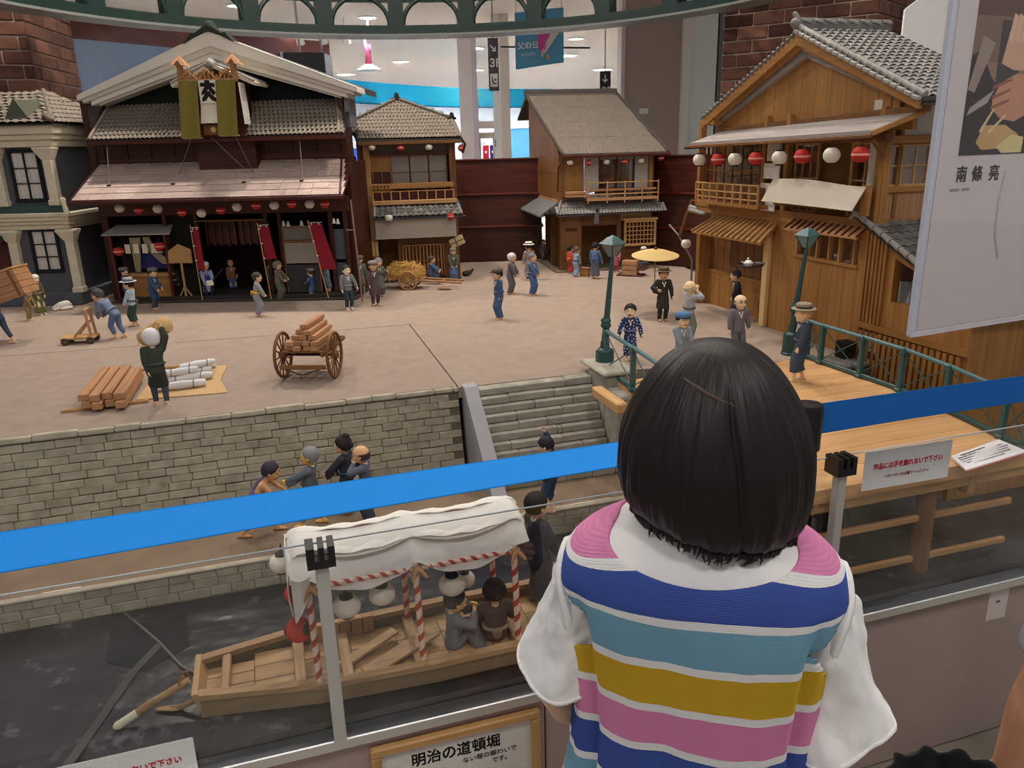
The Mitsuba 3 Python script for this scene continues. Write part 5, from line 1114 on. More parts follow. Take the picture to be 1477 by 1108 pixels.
# name plates and blank banner
for (x0, x1, z0, z1) in ((.432, .516, .500, .550), (.422, .503, .396, .486)): part(ry, 'name_board', cbx(x0, x1, -.022, -.017, z0, z1, .001), 'dull', RY, col=S(226, 220, 212), label='blank white board')
part(ry, 'name_board', cbx(.444, .516, -.022, -.017, .556, .62, .001), 'dull', RY, col=S(206, 196, 184), label='blank white board')
bn = thing('blank_banner', 'wide blank cream banner board tilted over the restaurant balcony front', 'banner')
part(bn, 'cloth', solid(grid(lambda u, v: (.522 + .415 * u + .006 * v, -.050 - .035 * (1 - v) + .006 * np.sin(3.2 * u), .434 + .068 * v - .004 * u + .005 * np.sin(5 * u) * v), 16, 6), .003), 'paint', RY, smooth=40, col=S(226, 216, 196))
part(bn, 'backing', bx(.515, .93, -.036, -.030, .422, .494), 'umber_wood', RY); part(bn, 'side_board', cbx(.925, .955, -.05, -.04, .415, .498, .001), 'honey_wood', RY, grain=2)
for x in (.56, .89): part(bn, 'bracket', cbx(x - .004, x + .004, -.04, .0, .44, .448, .001), 'honey_wood', RY)
# long grey board awning with lanterns under it
gv = np.array([[.09, -.105, .610], [1.00, -.10, .632], [.14, .0, .650], [1.06, .0, .678], [.09, -.105, .615], [1.00, -.10, .637], [.14, .0, .655], [1.06, .0, .683]])
ga = part(ry, 'long_awning', m3.Manifold.hull_points(gv), 'ash_wood', RY, grain=0)
for k in range(4):
    u0, u1 = k / 4 + .003, (k + 1) / 4 - .003
    lo = lambda u: gv[4] * (1 - u) + gv[6] * u
    hi = lambda u: gv[5] * (1 - u) + gv[7] * u
    part(ga, 'roof_board', m3.Manifold.hull_points(np.vstack([lo(u0), lo(u1), hi(u0), hi(u1), lo(u0) + [0, 0, .004], lo(u1) + [0, 0, .004], hi(u0) + [0, 0, .004], hi(u1) + [0, 0, .004]])), 'ash_wood', RY, grain=0)
part(ry, 'awning_rail', cbar(RY.at(.06, -.103, .605), RY.at(1.0, -.098, .626), .010, .010, .002), 'umber_wood'); part(ry, 'awning_end', cbar(RY.at(1.0, -.103, .632), RY.at(1.065, .0, .682), .018, .014, .002), 'honey_wood'); part(ry, 'awning_head', cbar(RY.at(.14, -.002, .660), RY.at(1.08, -.004, .690), .016, .018, .002), 'umber_wood')
part(ry, 'strut', tube([RY.at(.99, -.09, .62), RY.at(.955, -.015, .575)], .006, 8), 'umber_wood'); part(ry, 'corner_rod', tube([RY.at(.06, -.11, .600), RY.at(.18, -.095, .602)], .003, 6), 'dull', col=S(44, 36, 36))
for k in range(12): part(ry, 'rafter', cbar(RY.at(.11 + .075 * k, -.10, .606 + .0017 * k), RY.at(.16 + .075 * k, .0, .646 + .002 * k), .006, .006), 'honey_wood')
# gable: wall, soffit, barge boards
GX, GZ = .587, .926
for k in range(14):
    x0, x1 = .10 + .066 * k, .10 + .066 * (k + 1)
    zt = lambda x: max(.690 + (.862 - .690) * (1 - abs(x - GX) / .47), .665)
    part(ry, 'gable_board', prism([(x0 + .0006, .640), (x1 - .0006, .640), (x1 - .0006, zt(x1)), ((x0 + x1) / 2, zt((x0 + x1) / 2)), (x0 + .0006, zt(x0))], .005, .02), 'honey_wood', RY, grain=2)
for s_, ex, ez in ((-1, .070, .700), (1, 1.085, .716)):
    part(ry, 'soffit', prism([(GX, GZ - .030), (GX, GZ - .066), (ex - s_ * .03, ez - .025), (ex - s_ * .01, ez + .004)], -.012, .02), 'ash_wood', RY)
    part(ry, 'barge_board', prism([(GX, GZ), (GX, GZ - .032), (ex, ez - .028), (ex + s_ * .010, ez - .002)], -.045, -.032), 'honey_wood', RY, grain=0)
    part(ry, 'barge_board', prism([(GX, GZ - .022), (GX, GZ - .044), (ex - s_ * .03, ez - .022), (ex - s_ * .02, ez + .002)], -.032, -.022), 'honey_wood', RY, grain=0)
    part(ry, 'gable_eave', prism([(GX, GZ - .004), (GX, GZ - .022), (ex, ez - .02), (ex + s_ * .012, ez - .002)], -.032, .275), 'umber_wood', RY, grain=1)
part(ry, 'gable_post', cbx(.955, .985, -.006, .02, .655, .735, .002), 'honey_wood', RY); part(ry, 'gable_bracket', cbx(.09, .14, -.04, .0, .680, .698, .002), 'honey_wood', RY)
# tiled roof: the slope towards the visitor and the far slope
eS = (1.10, -.048, .712); rS = (GX, -.048, .935)
A_, B_ = RY.at(*eS), RY.at(*rS)
up = B_ - A_; LS = np.linalg.norm(up); up /= LS
srf = Fr(A_, RY.Y, np.cross(RY.Y, up)); sgn = 1
RD = .33
rp = part(ry, 'roof', join([prism([(GX, GZ), (GX, GZ + .006), (1.105, .716), (1.10, .706)], -.045, .28), prism([(GX, GZ), (GX, GZ + .006), (.055, .706), (.06, .697)], -.045, .28)]), 'dull', RY, col=S(92, 92, 94))
tiles(rp, srf, lambda y: .012, lambda y: RD, LS, .0300, .0275, 'tile_grey', single=300, h=.0065, lift=.005, tones=(.5, .65, .8), seg=6)
for k in range(20):
    y0 = LS * k / 20
    part(rp, 'verge_tile', lathe([(0, 0), (.0088, 0), (.0078, LS / 20 * 1.12), (0, LS / 20 * 1.12)], 10), 'tile_grey', Fr(srf.at(.004, y0, .009), srf.X, srf.Y + srf.Z * .06), tone=r30.choice((.7, .8, .95)), smooth=40)
    part(rp, 'edge_tile', cbar(srf.at(-.008, y0, -.001), srf.at(-.008, y0 + LS / 20 * .92, -.003), .014, .010, .002), 'tile_grey', tone=.98)
for k in range(24):
    q = k / 24; part(rp, 'far_verge_tile', ball(RY.at(GX - (GX - .062) * q, -.046, GZ + .004 - .226 * q), (.007, .008, .007), 1), 'tile_grey', smooth=True, tone=.3)
part(rp, 'ridge', join([cbar(RY.at(GX, -.05, GZ + .018), RY.at(GX, .29, GZ + .018), .026, .026, .004), tube([RY.at(GX, -.05, GZ + .033), RY.at(GX, .29, GZ + .033)], .010, 8)]), 'tile_grey', tone=.25)
part(rp, 'ridge_end', unite([hull((RY.at(GX, -.055, GZ + .028), .015), (RY.at(GX, -.04, GZ + .012), .013)), hull((RY.at(GX, -.05, GZ + .040), .010), (RY.at(GX - .004, -.055, GZ + .052), .008))]), 'tile_grey', tone=.5, smooth=40)
for k in range(8): part(rp, 'ridge_tile', tube([RY.at(GX + .010, -.035 + .042 * k, GZ + .036), RY.at(GX + .015, -.012 + .042 * k, GZ + .030)], .005, 6), 'tile_grey', tone=.9)
part(rp, 'eave_board', cbar(RY.at(1.09, -.04, .702), RY.at(1.09, .28, .702), .012, .012), 'dull', col=S(74, 74, 74))
# south front (towards the canal)
SF = Fr(RY.at(WL, 0, 0), RY.Y)
SF = Fr(RY.at(WL, 0, 0), ST.X)
part(ry, 'south_wall', bx(.0, .60, .02, .05, .40, .72), 'dull', SF, col=S(214, 206, 192), label='white plaster')
part(ry, 'south_post', cbx(.0, .022, -.012, .02, .385, .73, .002), 'honey_wood', SF, grain=2); part(ry, 'south_post', cbx(.060, .074, .005, .022, .615, .73, .002), 'honey_wood', SF)
part(ry, 'south_beam', cbx(.02, .60, -.002, .02, .604, .626, .002), 'honey_wood', SF, grain=0)
part(ry, 'south_dark', bx(.026, .60, .016, .021, .49, .604), 'dull', SF, col=S(132, 94, 56)); sash(ry, .026, .166, .49, .602, 3, 2, SF, .002)
part(ry, 'south_sill', cbx(.02, .60, -.004, .02, .474, .490, .001), 'honey_wood', SF, grain=0)
for k in range(16): part(ry, 'south_board', bx(.022 + .024 * k, .0452 + .024 * k, .004, .018, .385, .474), 'cedar_wood', SF, grain=2)
# slatted annexe that carries the street wall on over the canal bank
part(ry, 'annexe_wall', prism(Polygon([(.918, -.44), (1.30, -.44), (1.30, .205), (.90, .385), (.90, .30), (.918, .30)], [[(1.030, .187), (1.105, .187), (1.105, .280), (1.030, .305)]]), -.004, .02), 'honey_wood', RY, grain=2)
part(ry, 'annexe_front', bx(1.285, 1.30, .0, .40, -.44, .23), 'honey_wood', RY, grain=2)
for k in range(6): part(ry, 'annexe_slat', bx(.922 + .0145 * k, .9305 + .0145 * k, -.012, -.003, .115, .385 - .0065 * k), 'honey_wood', RY, grain=2)
part(ry, 'annexe_rail', bx(.916, 1.30, -.014, -.003, .096, .114), 'honey_wood', RY, grain=0)
part(ry, 'annexe_window', bx(1.030, 1.105, .12, .13, .187, .312), 'dull', RY, col=S(132, 94, 56), label='recessed window opening')
for k in range(18): part(ry, 'skirt_slat', bx(.926 + .0205 * k, .9385 + .0205 * k, -.014, -.003, -.42, .092), 'honey_wood' if k > 3 else 'umber_wood', RY, grain=2)
for k in range(4):
    for q in range(3): part(ry, 'gap_slat', bx(.940 + .0205 * k, .945 + .0205 * k, -.015, -.012, .035 - .075 * q, .088 - .075 * q), 'pale_wood', RY)
a_, b_ = RY.at(1.33, -.03, .208), RY.at(.895, -.03, .408)
u_ = b_ - a_; AL = np.linalg.norm(u_); u_ /= AL
af = Fr(a_, RY.Y, np.cross(RY.Y, u_))
ar = part(ry, 'annexe_roof', prism([(.895, .400), (1.33, .200), (1.33, .207), (.895, .407)], -.028, .40), 'dull', RY, col=S(62, 64, 66))
tiles(ar, af, lambda y: .008, lambda y: .40, AL, .034, .034, 'tile_grey', single=150, h=.007, lift=.004, tones=(.1, .25, .4), seg=6)
for k in range(13): part(ar, 'verge_tile', lathe([(0, 0), (.0085, 0), (.0072, AL / 13 * .9), (0, AL / 13 * .9)], 10), 'tile_grey', Fr(af.at(.0, AL * k / 13, .008), af.X, af.Y + af.Z * .05), tone=.95, smooth=40)
part(ar, 'ridge_end', unite([hull((RY.at(.895, -.035, .420), .010), (RY.at(.92, -.035, .414), .009)), hull((RY.at(.895, -.035, .42), .007), (RY.at(.88, -.035, .405), .006))]), 'tile_grey', tone=.95, smooth=40)
part(ar, 'top_tile', tube([RY.at(.90, .0, .412), RY.at(.90, .40, .412)], .007, 8), 'tile_grey', tone=.85)
# lanterns under the long awning
for k, (x, y, z, rd, lb) in enumerate([(0.137, -.09, 0.560, 0, 'white paper lantern at the far outer end of the restaurant awning'), (0.262, -.09, 0.562, 1, 'red paper lantern second along the restaurant awning'), (0.365, -.09, 0.564, 0, 'white paper lantern third along the restaurant awning'), (0.485, -.09, 0.567, 1, 'red paper lantern fourth along the restaurant awning'), (0.607, -.09, 0.570, 0, 'white paper lantern before the blank plates of the restaurant'), (0.715, -.09, 0.574, 1, 'red and pink paper lantern over the blank cream banner'), (0.842, -.09, 0.578, 0, 'white paper lantern over the blank cream banner'), (0.955, -.09, 0.580, 1, 'red and pink paper lantern nearest the restaurant corner post')]):
    lantern(lb, RY.at(x, y, z), .0235, rd, caps=k < 5)
lantern('small round white lamp on the bracket arm at the far end of the restaurant', RY.at(-.055, -.02, .232), .020, 0, caps=False)
ga_ = thing('lantern_arm', 'curved grey iron bracket arm at the far end of the restaurant wall', 'bracket')
part(ga_, 'arm', tube([RY.at(-.02, -.01, .0), RY.at(-.02, -.01, .17), RY.at(-.035, -.02, .20), RY.at(-.10, -.03, .262), RY.at(-.16, -.04, .30)], .004, 8), 'satin', col=S(120, 112, 110))
gl = thing('gutter_box', 'small dark wooden box leaning against the restaurant wall behind the railing', 'box'); part(gl, 'frame', join([cbx(.885, .93, -.05, -.045, -.0, .05, .001), cbx(.885, .93, -.05, -.01, .045, .05, .001), cbx(.885, .89, -.05, -.01, .0, .05, .001), cbx(.925, .93, -.05, -.01, .0, .05, .001)]), 'dull', RY, col=S(52, 46, 42))


# ---------------------------------------------------------------- the pleasure boat
def unit_(a): return a / np.linalg.norm(a)
BT = thing('pleasure_boat', 'long flat wooden pleasure boat with white cloth canopy on red and white striped posts', 'boat')
def near(s): return float(np.interp(s, [-.56, -.34, -.15, .1, .35, .50], [.066, .030, .020, .022, .045, .085]))
def far(s): return float(np.interp(s, [-.56, -.40, -.12, .1, .35, .50], [.176, .212, .224, .226, .205, .165]))
def gz(s): return float(np.interp(s, [-.56, -.3, .1, .35, .50], [.528, .522, .522, .532, .552]))
SS = np.linspace(-.55, .50, 22)
def strip(fa, fb, w, z0f, z1f, inner):
    v, f = [], []
    for s in SS:
        a = fa(s); b = a + inner * w
        v += [(s, a, z0f(s)), (s, b, z0f(s)), (s, b, z1f(s)), (s, a, z1f(s))]
    for i in range(len(SS) - 1):
        for k in range(4): f.append([4 * i + k, 4 * i + (k + 1) % 4, 4 * i + 4 + (k + 1) % 4, 4 * i + 4 + k])
    for o in (0, 4 * (len(SS) - 1)): f.append([o, o + 1, o + 2, o + 3])
    return np.array(v), np.array(f)
part(BT, 'hull_side', strip(near, None, .012, lambda s: .482, lambda s: gz(s) - .010, 1), 'hull_wood', ST, grain=0); part(BT, 'hull_side', strip(far, None, .012, lambda s: .482, lambda s: gz(s) - .010, -1), 'hull_wood', ST, grain=0)
part(BT, 'gunwale', strip(lambda s: near(s) - .003, None, .018, lambda s: gz(s) - .010, gz, 1), 'boat_wood', ST, grain=0); part(BT, 'gunwale', strip(lambda s: far(s) + .003, None, .018, lambda s: gz(s) - .010, gz, -1), 'boat_wood', ST, grain=0)
for k in range(12):
    s0, s1 = -.548 + .087 * k, -.548 + .087 * (k + 1)
    m = (near(s0) + far(s0)) / 2
    z = .503 if k < 2 else .492
    for q in range(3):
        a0, a1 = near(s0) + .012, far(s0) - .012
        part(BT, 'floor_board', bx(s0 + .0006, s1 - .0006, a0 + (a1 - a0) * q / 3 + .0006, a0 + (a1 - a0) * (q + 1) / 3 - .0006, z - .006, z + .0006 * q), 'boat_wood', ST, grain=0)
part(BT, 'transom', m3.Manifold.hull_points(np.array([[s + d, t, z] for s, z in ((-.560, .530), (-.545, .482)) for d in (0, .010) for t in (.064, .180)])), 'boat_wood', ST, grain=1)
part(BT, 'stern_beam', cbx(-.515, -.500, .072, .186, .508, .524, .002), 'boat_wood', ST, grain=1); part(BT, 'stern_beam', cbx(-.392, -.372, .045, .205, .500, .516, .002), 'boat_wood', ST, grain=1)
part(BT, 'stern_panel', bx(-.545, -.515, .076, .172, .488, .4955), 'umber_wood', ST, grain=1)
for s in (-.30, -.17, .02, .18): part(BT, 'thwart', cbx(s - .010, s + .010, near(s) + .012, far(s) - .012, .493, .505, .002), 'boat_wood', ST, grain=1)
for k in range(5): part(BT, 'locker_board', cbx(-.345 + .022 * k, -.325 + .022 * k, .195, .206, .494, .53, .001), 'boat_wood', ST, grain=2)
part(BT, 'loose_board', cbar((-.27, .06, .502), (-.13, .13, .512), .035, .006, .001), 'boat_wood', ST); part(BT, 'loose_board', cbar((-.31, .10, .500), (-.20, .16, .510), .022, .006, .001), 'boat_wood', ST)
STRIPE = S(172, 72, 56)
def striped(a, b, r, key='post', turns=6.0):
    """a pale post wound round with a red band, both real"""
    a, b = np.array(a, float), np.array(b, float); L = np.linalg.norm(b - a); d = (b - a) / L
    k = part(BT, key, tube([a, b], r, 10), 'paint', ST, smooth=60, col=S(222, 196, 178))
    s = unit_(np.cross(d, [0.3, 1, .2])); u = np.cross(d, s)
    n = int(14 * turns); v, f = [], []
    for i in range(n + 1):
        q = i / n; an = 2 * math.pi * turns * q
        for w in (-.5, .5):
            p = a + d * np.clip(q * L + w * L / turns * .42, 0, L); v.append(p + (s * math.cos(an) + u * math.sin(an)) * r * 1.06)
    for i in range(n): f.append([2 * i, 2 * i + 1, 2 * i + 3, 2 * i + 2])
    part(k, 'red_band', (np.array(v), np.array(f)), 'paint', ST, col=STRIPE)
    return k
FR_ = (-.350, -.168, .012)
for i, s in enumerate(FR_):
    striped((s, .038, .500), (s - .003, .048, .716), .0058, turns=7); striped((s, .205, .500), (s - .003, .200, .722), .0058, turns=7)
    part(BT, 'roof_frame', tube([(s - .003, .048, .712), (s, .085, .740), (s, .125, .755), (s, .165, .742), (s - .003, .200, .712)], .003, 6), 'boat_wood', ST)
for i in (0, 1): striped((FR_[i], .046, .702), (FR_[i + 1], .046, .702), .0042, 'rail', 9); striped((FR_[i], .200, .702), (FR_[i + 1], .200, .702), .0042, 'rail', 9)
for s in FR_:
    for t in (.046, .200): part(BT, 'rope_knot', unite([hull(((s, t, .702), (.010, .010, .008))), hull(((s + .006, t - .008, .700), .004), ((s + .014, t - .014, .690), .0025)), hull(((s - .004, t - .008, .700), .004), ((s - .010, t - .012, .686), .0025))]), 'paint', ST, smooth=40, col=S(186, 140, 92))
# canopy: ridge cloth and two valances that sag between the frames
def sag(s):
    w = 0.0
    for a, b in zip(FR_[:-1], FR_[1:]):
        q = np.clip((s - a) / (b - a), 0, 1); w = w + np.where((s >= a) & (s <= b), 4 * q * (1 - q), 0)
    return w
def cloth(t0, t1, z0, z1, bend, dep, ph, name='canopy_cloth'):
    def fn(u, v):
        s = -.378 + .415 * u; q = sag(s)
        t = t0 + (t1 - t0) * v; z = z0 + (z1 - z0) * v + bend * np.sin(np.pi * v)
        return (s + .004 * np.sin(9 * v + ph), t + .004 * np.sin(31 * u + ph) * (1 - v), z - dep * q * (1 - .55 * v) + .0015 * np.sin(47 * u + 6 * v + ph) - .014 * np.clip((np.abs(u - .5) - .46) / .04, 0, 1) ** 2)
    part(BT, name, solid(grid(fn, 60, 14), .0018), 'paint', ST, smooth=50, col=S(226, 222, 214))
cloth(.206, .120, .726, .770, .010, .010, .0)
cloth(.118, .076, .766, .750, .004, .026, .0)
part(BT, 'canopy_cloth', solid(grid(lambda u, v: (-.378 + .415 * u, .122 - .046 * v, .7705 - .020 * v + .004 * np.sin(np.pi * v) - .010 * sag(-.378 + .415 * u) * (1 + 1.0 * v) - .014 * np.clip((np.abs(u - .5) - .46) / .04, 0, 1) ** 2), 60, 8), .0018), 'paint', ST, smooth=50, col=S(226, 222, 214))
part(BT, 'canopy_valance', solid(grid(lambda u, v: (-.380 + .418 * u, .088 - .046 * v, .7490 - .032 * v - .034 * sag(-.380 + .418 * u) * (.75 + .25 * v) + .0015 * np.sin(40 * u + 5 * v)), 60, 8), .0018), 'paint', ST, smooth=50, col=S(222, 218, 210))
part(BT, 'canopy_valance', solid(grid(lambda u, v: (-.381 - .004 * np.sin(np.pi * v) + .0 * u, .052 + .150 * u, .728 + .030 * np.sin(np.pi * u) - (.075 + .03 * np.sin(9 * u)) * v), 14, 6), .0016), 'paint', ST, smooth=50, col=S(214, 210, 202))
part(BT, 'canopy_corner', solid(grid(lambda u, v: (-.378 + .03 * u, .046 - .012 * np.sin(np.pi * u), .724 - (.085 - .06 * u) * v), 6, 6), .0016), 'paint', ST, smooth=50, col=S(220, 216, 208))
# oars
o = thing('boat_oar', 'thick wooden oar with whitish tip trailing from the stern of the pleasure boat', 'oar')
part(o, 'shaft', tube([(-.565, .105, .532), (-.632, .094, .508), (-.652, .090, .4995)], [.0065, .007, .007], 10), 'boat_wood', ST, smooth=60)
part(o, 'tip', tube([(-.651, .0902, .500), (-.682, .083, .488), (-.688, .082, .486)], [.0072, .0075, .004], 10), 'paint', ST, smooth=60, col=S(206, 202, 178), label='whitish painted tip')
part(o, 'pin', unite([hull(((-.576, .112, .534), .006), ((-.580, .103, .527), .007)), hull(((-.570, .116, .540), .005))]), 'umber_wood', ST, smooth=40)
o = thing('boat_oar', 'thinner oar lying low on the water under the thick oar at the stern', 'oar'); part(o, 'shaft', tube([(-.548, .085, .505), (-.585, .098, .488), (-.608, .106, .484)], [.005, .005, .003], 8), 'boat_wood', ST, smooth=60); part(o, 'blade', vf(hull(((-.592, .100, .486), (.012, .008, .003)), ((-.618, .110, .484), (.010, .005, .002)))), 'boat_wood', ST, smooth=40)
# lanterns on the boat
def boat_lantern(lb, p, r, red, rot=0.0): return lantern(lb, ST.at(*p), r, red, long=.85, sway=rot)
for lb, p, r, red in (('white paper lantern on the boat rail nearest the aluminium post', (-.291, .070, .640), .0245, 0), ('white paper lantern hanging in the middle of the near boat rail', (-.228, .078, .645), .0235, 0),
                      ('larger white paper lantern hanging before the seated drinker in the boat', (-.100, .080, .637), .0250, 0), ('smaller white paper lantern behind the larger one in the boat', (-.058, .165, .590), .0215, 0),
                      ('white paper lantern hanging outside the canopy corner at the boat stern', (-.392, .205, .672), .0235, 0)): boat_lantern(lb, p, r, red)
for lb, p, r, tl in (('red paper lantern tilted over the stern deck beside the striped post', (-.376, .085, .602), .0225, (1.0, -.4, .35)), ('red paper lantern high behind the striped stern post', (-.372, .100, .664), .0215, (.8, .3, .5)), ('red paper lantern on the rail behind the aluminium post', (-.288, .115, .668), .0190, (.2, .3, 1.0))):
    t = thing('paper_lantern', lb, 'lantern'); f = Fr(ST.at(*p), np.cross([0.3, 1, 0], tl), tl)
    part(t, 'shade', lathe([(r * .45, -r * .8)] + [(r * math.cos(a) * (1 + .015 * (-1) ** i), r * .95 * math.sin(a)) for i, a in enumerate(np.linspace(-1.1, 1.1, 13))] + [(r * .45, r * .8)], 20), 'paint', f, smooth=60, col=S(198, 56, 46))
    for s_ in (-1, 1): part(t, 'ring', lathe([(0, s_ * r * .78), (r * .52, s_ * r * .78), (r * .52, s_ * r * 1.02), (0, s_ * r * 1.02)], 14), 'paint', f, smooth=40, col=S(70, 50, 44))
    part(t, 'cord', tube([ST.at(*p), ST.at(p[0] + .012, p[1] - .01, p[2] + .05)], .001, 5), 'paint', col=S(90, 70, 50))

# ---------------------------------------------------------------- carts, loads and street goods
def wheel(parent, c, r, ax, m='umber_wood', spokes=12, w=.008):
    f = Fr(c, np.cross(ax, [0, 0, 1]), ax)
    k = part(parent, 'wheel', tube([(r * .93 * math.cos(q), r * .93 * math.sin(q), 0) for q in np.linspace(0, 2 * math.pi, 29)[:-1]], w * .6, 8, True), m, f, smooth=60)
    part(k, 'hub', lathe([(0, -w * 1.3), (r * .16, -w * 1.2), (r * .2, 0), (r * .16, w * 1.2), (0, w * 1.3)], 12), m, f, smooth=50)
    for i in range(spokes):
        q = 2 * math.pi * i / spokes; part(k, 'spoke', tube([(r * .14 * math.cos(q), r * .14 * math.sin(q), 0), (r * .92 * math.cos(q), r * .92 * math.sin(q), 0)], w * .28, 5), m, f)
# brick cart in the middle
c0 = (-0.579, 2.096, 0.775); CF = Fr((c0[0], c0[1] + .075, ZP), (.995, -.10, 0))
ct = thing('hand_cart', 'two-wheeled wooden hand cart loaded with brown timber ends in the plaza centre', 'cart')
for s in (-.076, .076): wheel(ct, CF.at(s, -.02, .068), .068, CF.X, 'umber_wood', 14)
part(ct, 'axle', tube([CF.at(-.088, -.02, .068), CF.at(.088, -.02, .068)], .004, 8), 'dark_wood')
for s in (-.058, .058): part(ct, 'side_beam', cbar(CF.at(s, -.075, .080), CF.at(s, .13, .082), .010, .012, .002), 'umber_wood')
for k in range(7): part(ct, 'bed_slat', cbx(-.06, .06, -.07 + .03 * k, -.058 + .03 * k, .085, .090, .001), 'umber_wood', CF, grain=0)
part(ct, 'end_bar', cbx(-.066, .066, -.082, -.072, .040, .052, .002), 'umber_wood', CF)
part(ct, 'rope', tube([CF.at(-.05, -.08, .04), CF.at(0, -.085, .026), CF.at(.05, -.08, .04)], .002, 6), 'paint', col=S(70, 56, 44))
lay = [(4, .0905), (4, .1045), (3, .1185), (2, .1325), (1, .1465)]
r40 = random.Random(40)
for n_, z in lay:
    for k in range(n_):
        x = (k - n_ / 2 + .5) * .0245 + r40.uniform(-.002, .002); y = -.07 + r40.uniform(-.010, .010) + (.022 if z > .11 else 0)
        b = thing('timber_beam', 'squared brown timber piled on the hand cart in the plaza centre', 'timber', 'timbers on the hand cart')
        part(b, 'beam', cbx(x - .0112, x + .0112, y, y + .15, z, z + .0135, .0015), 'cedar_wood', CF, grain=1)
# long timbers on the ground
a_, b_ = np.array((-1.039, 1.894, 0.775)), np.array((-1.160, 2.326, 0.775)); d_ = (b_ - a_) / np.linalg.norm(b_ - a_); LF = Fr((a_[0], a_[1], ZP), np.cross(d_, [0, 0, 1]))
for p0, p1 in (((-1.157, 1.882, 0.775), (-0.964, 1.955, 0.775)), ((-1.243, 2.235, 0.775), (-1.014, 2.296, 0.775))):
    t = thing('support_stick', ['thin bearer stick under the near end of the long timbers', 'thin bearer stick under the far end of the long timbers'][0 if p0[1] < 1.9 else 1], 'stick')
    part(t, 'stick', cbar(np.array(p0) + [0, 0, .004], np.array(p1) + [0, 0, .004], .007, .008, .001), 'pale_wood')
for k, (x, z, y0, y1, w) in enumerate([(-.052, .008, .01, .29, .026), (-.024, .008, -.012, .30, .026), (.004, .008, .004, .28, .026), (.032, .008, -.02, .27, .026), (-.058, .0265, .015, .30, .026), (-.030, .0265, .0, .29, .026), (-.002, .0265, .012, .30, .026), (.030, .0265, -.004, .26, .030)]):
    b = thing('long_timber', 'long squared timber, %s in the %s layer of the pile beside the porter' % (('farthest from him', 'second', 'third', 'nearest to him')[k % 4], 'lower' if k < 4 else 'upper'), 'timber', 'long timbers beside the porter')
    part(b, 'beam', cbx(x - w / 2, x + w / 2 - .0015, y0, y1, z, z + .018, .0015), 'cedar_wood', LF, grain=1)
# mat with white wrapped bundles
mt = thing('straw_mat', 'torn brown paper mat lying on the plaza under white bundles', 'mat')
mp = [(-1.006, 1.971, 0.775), (-0.777, 2.017, 0.775), (-0.842, 2.148, 0.775), (-0.874, 2.298, 0.775), (-0.996, 2.295, 0.775), (-1.052, 2.188, 0.775)]
part(mt, 'sheet', prism([q[:2] for q in mp], ZP + .0004, ZP + .003, 'z'), 'paint', col=S(190, 156, 112))
for lb, (p0, p1, r, z) in zip(('lowest, nearest the porter legs', 'second from the wall side', 'third from the wall side', 'farthest one lying flat', 'short one stacked on the near rolls', 'short one stacked on the far rolls'), (((-0.978, 2.035, 0.775), (-0.858, 2.082, 0.775), .0125, .015), ((-0.989, 2.107, 0.775), (-0.866, 2.157, 0.775), .0125, .015), ((-0.995, 2.169, 0.775), (-0.894, 2.224, 0.775), .0115, .014), ((-0.983, 2.218, 0.775), (-0.901, 2.277, 0.775), .0115, .014), ((-0.986, 2.100, 0.775), (-0.902, 2.146, 0.775), .011, .036), ((-0.965, 2.173, 0.775), (-0.887, 2.238, 0.775), .011, .034))):
    t = thing('white_bundle', 'white paper-wrapped roll on the brown mat, ' + lb, 'bundle', 'white rolls on the mat')
    a_, b_ = np.array(p0) + [0, 0, z], np.array(p1) + [0, 0, z]; n_ = np.linspace(0, 1, 9)
    part(t, 'roll', tube([a_ + (b_ - a_) * q for q in n_], [r * (.72 if i in (0, 8) else (.86 if i in (2, 6) else 1.0 + .05 * (-1) ** i)) for i in range(9)], 9), 'paint', smooth=40, col=S(218, 218, 222))
    for q in (.25, .75): part(t, 'string', tube([(a_ + (b_ - a_) * q) + r * .92 * (math.cos(w) * np.array([0, .3, .95]) + math.sin(w) * unit_(np.cross(b_ - a_, [0, .3, .95]))) for w in np.linspace(0, 2 * math.pi, 13)[:-1]], .0012, 4, True), 'paint', col=S(120, 116, 110))
# porter's bale
bl_ = thing('straw_bale', 'tan rolled bale carried on the shoulder of the porter in dark green', 'bale')
q0, q1 = np.array((-0.976, 2.000, 0.935)), np.array((-0.888, 1.970, 0.984))
part(bl_, 'roll', tube([q0 + (q1 - q0) * w for w in (0, .06, .5, .94, 1)], [.012, .0215, .0235, .0215, .012], 14), 'paint', smooth=50, col=S(200, 164, 108))
for w in (.3, .7): part(bl_, 'seam', tube([q0 + (q1 - q0) * w + .0238 * (math.cos(a) * np.array([0, 0, 1]) + math.sin(a) * unit_(np.cross(q1 - q0, [0, 0, 1]))) for a in np.linspace(0, 2 * math.pi, 17)[:-1]], .0012, 4, True), 'paint', col=S(160, 124, 76))
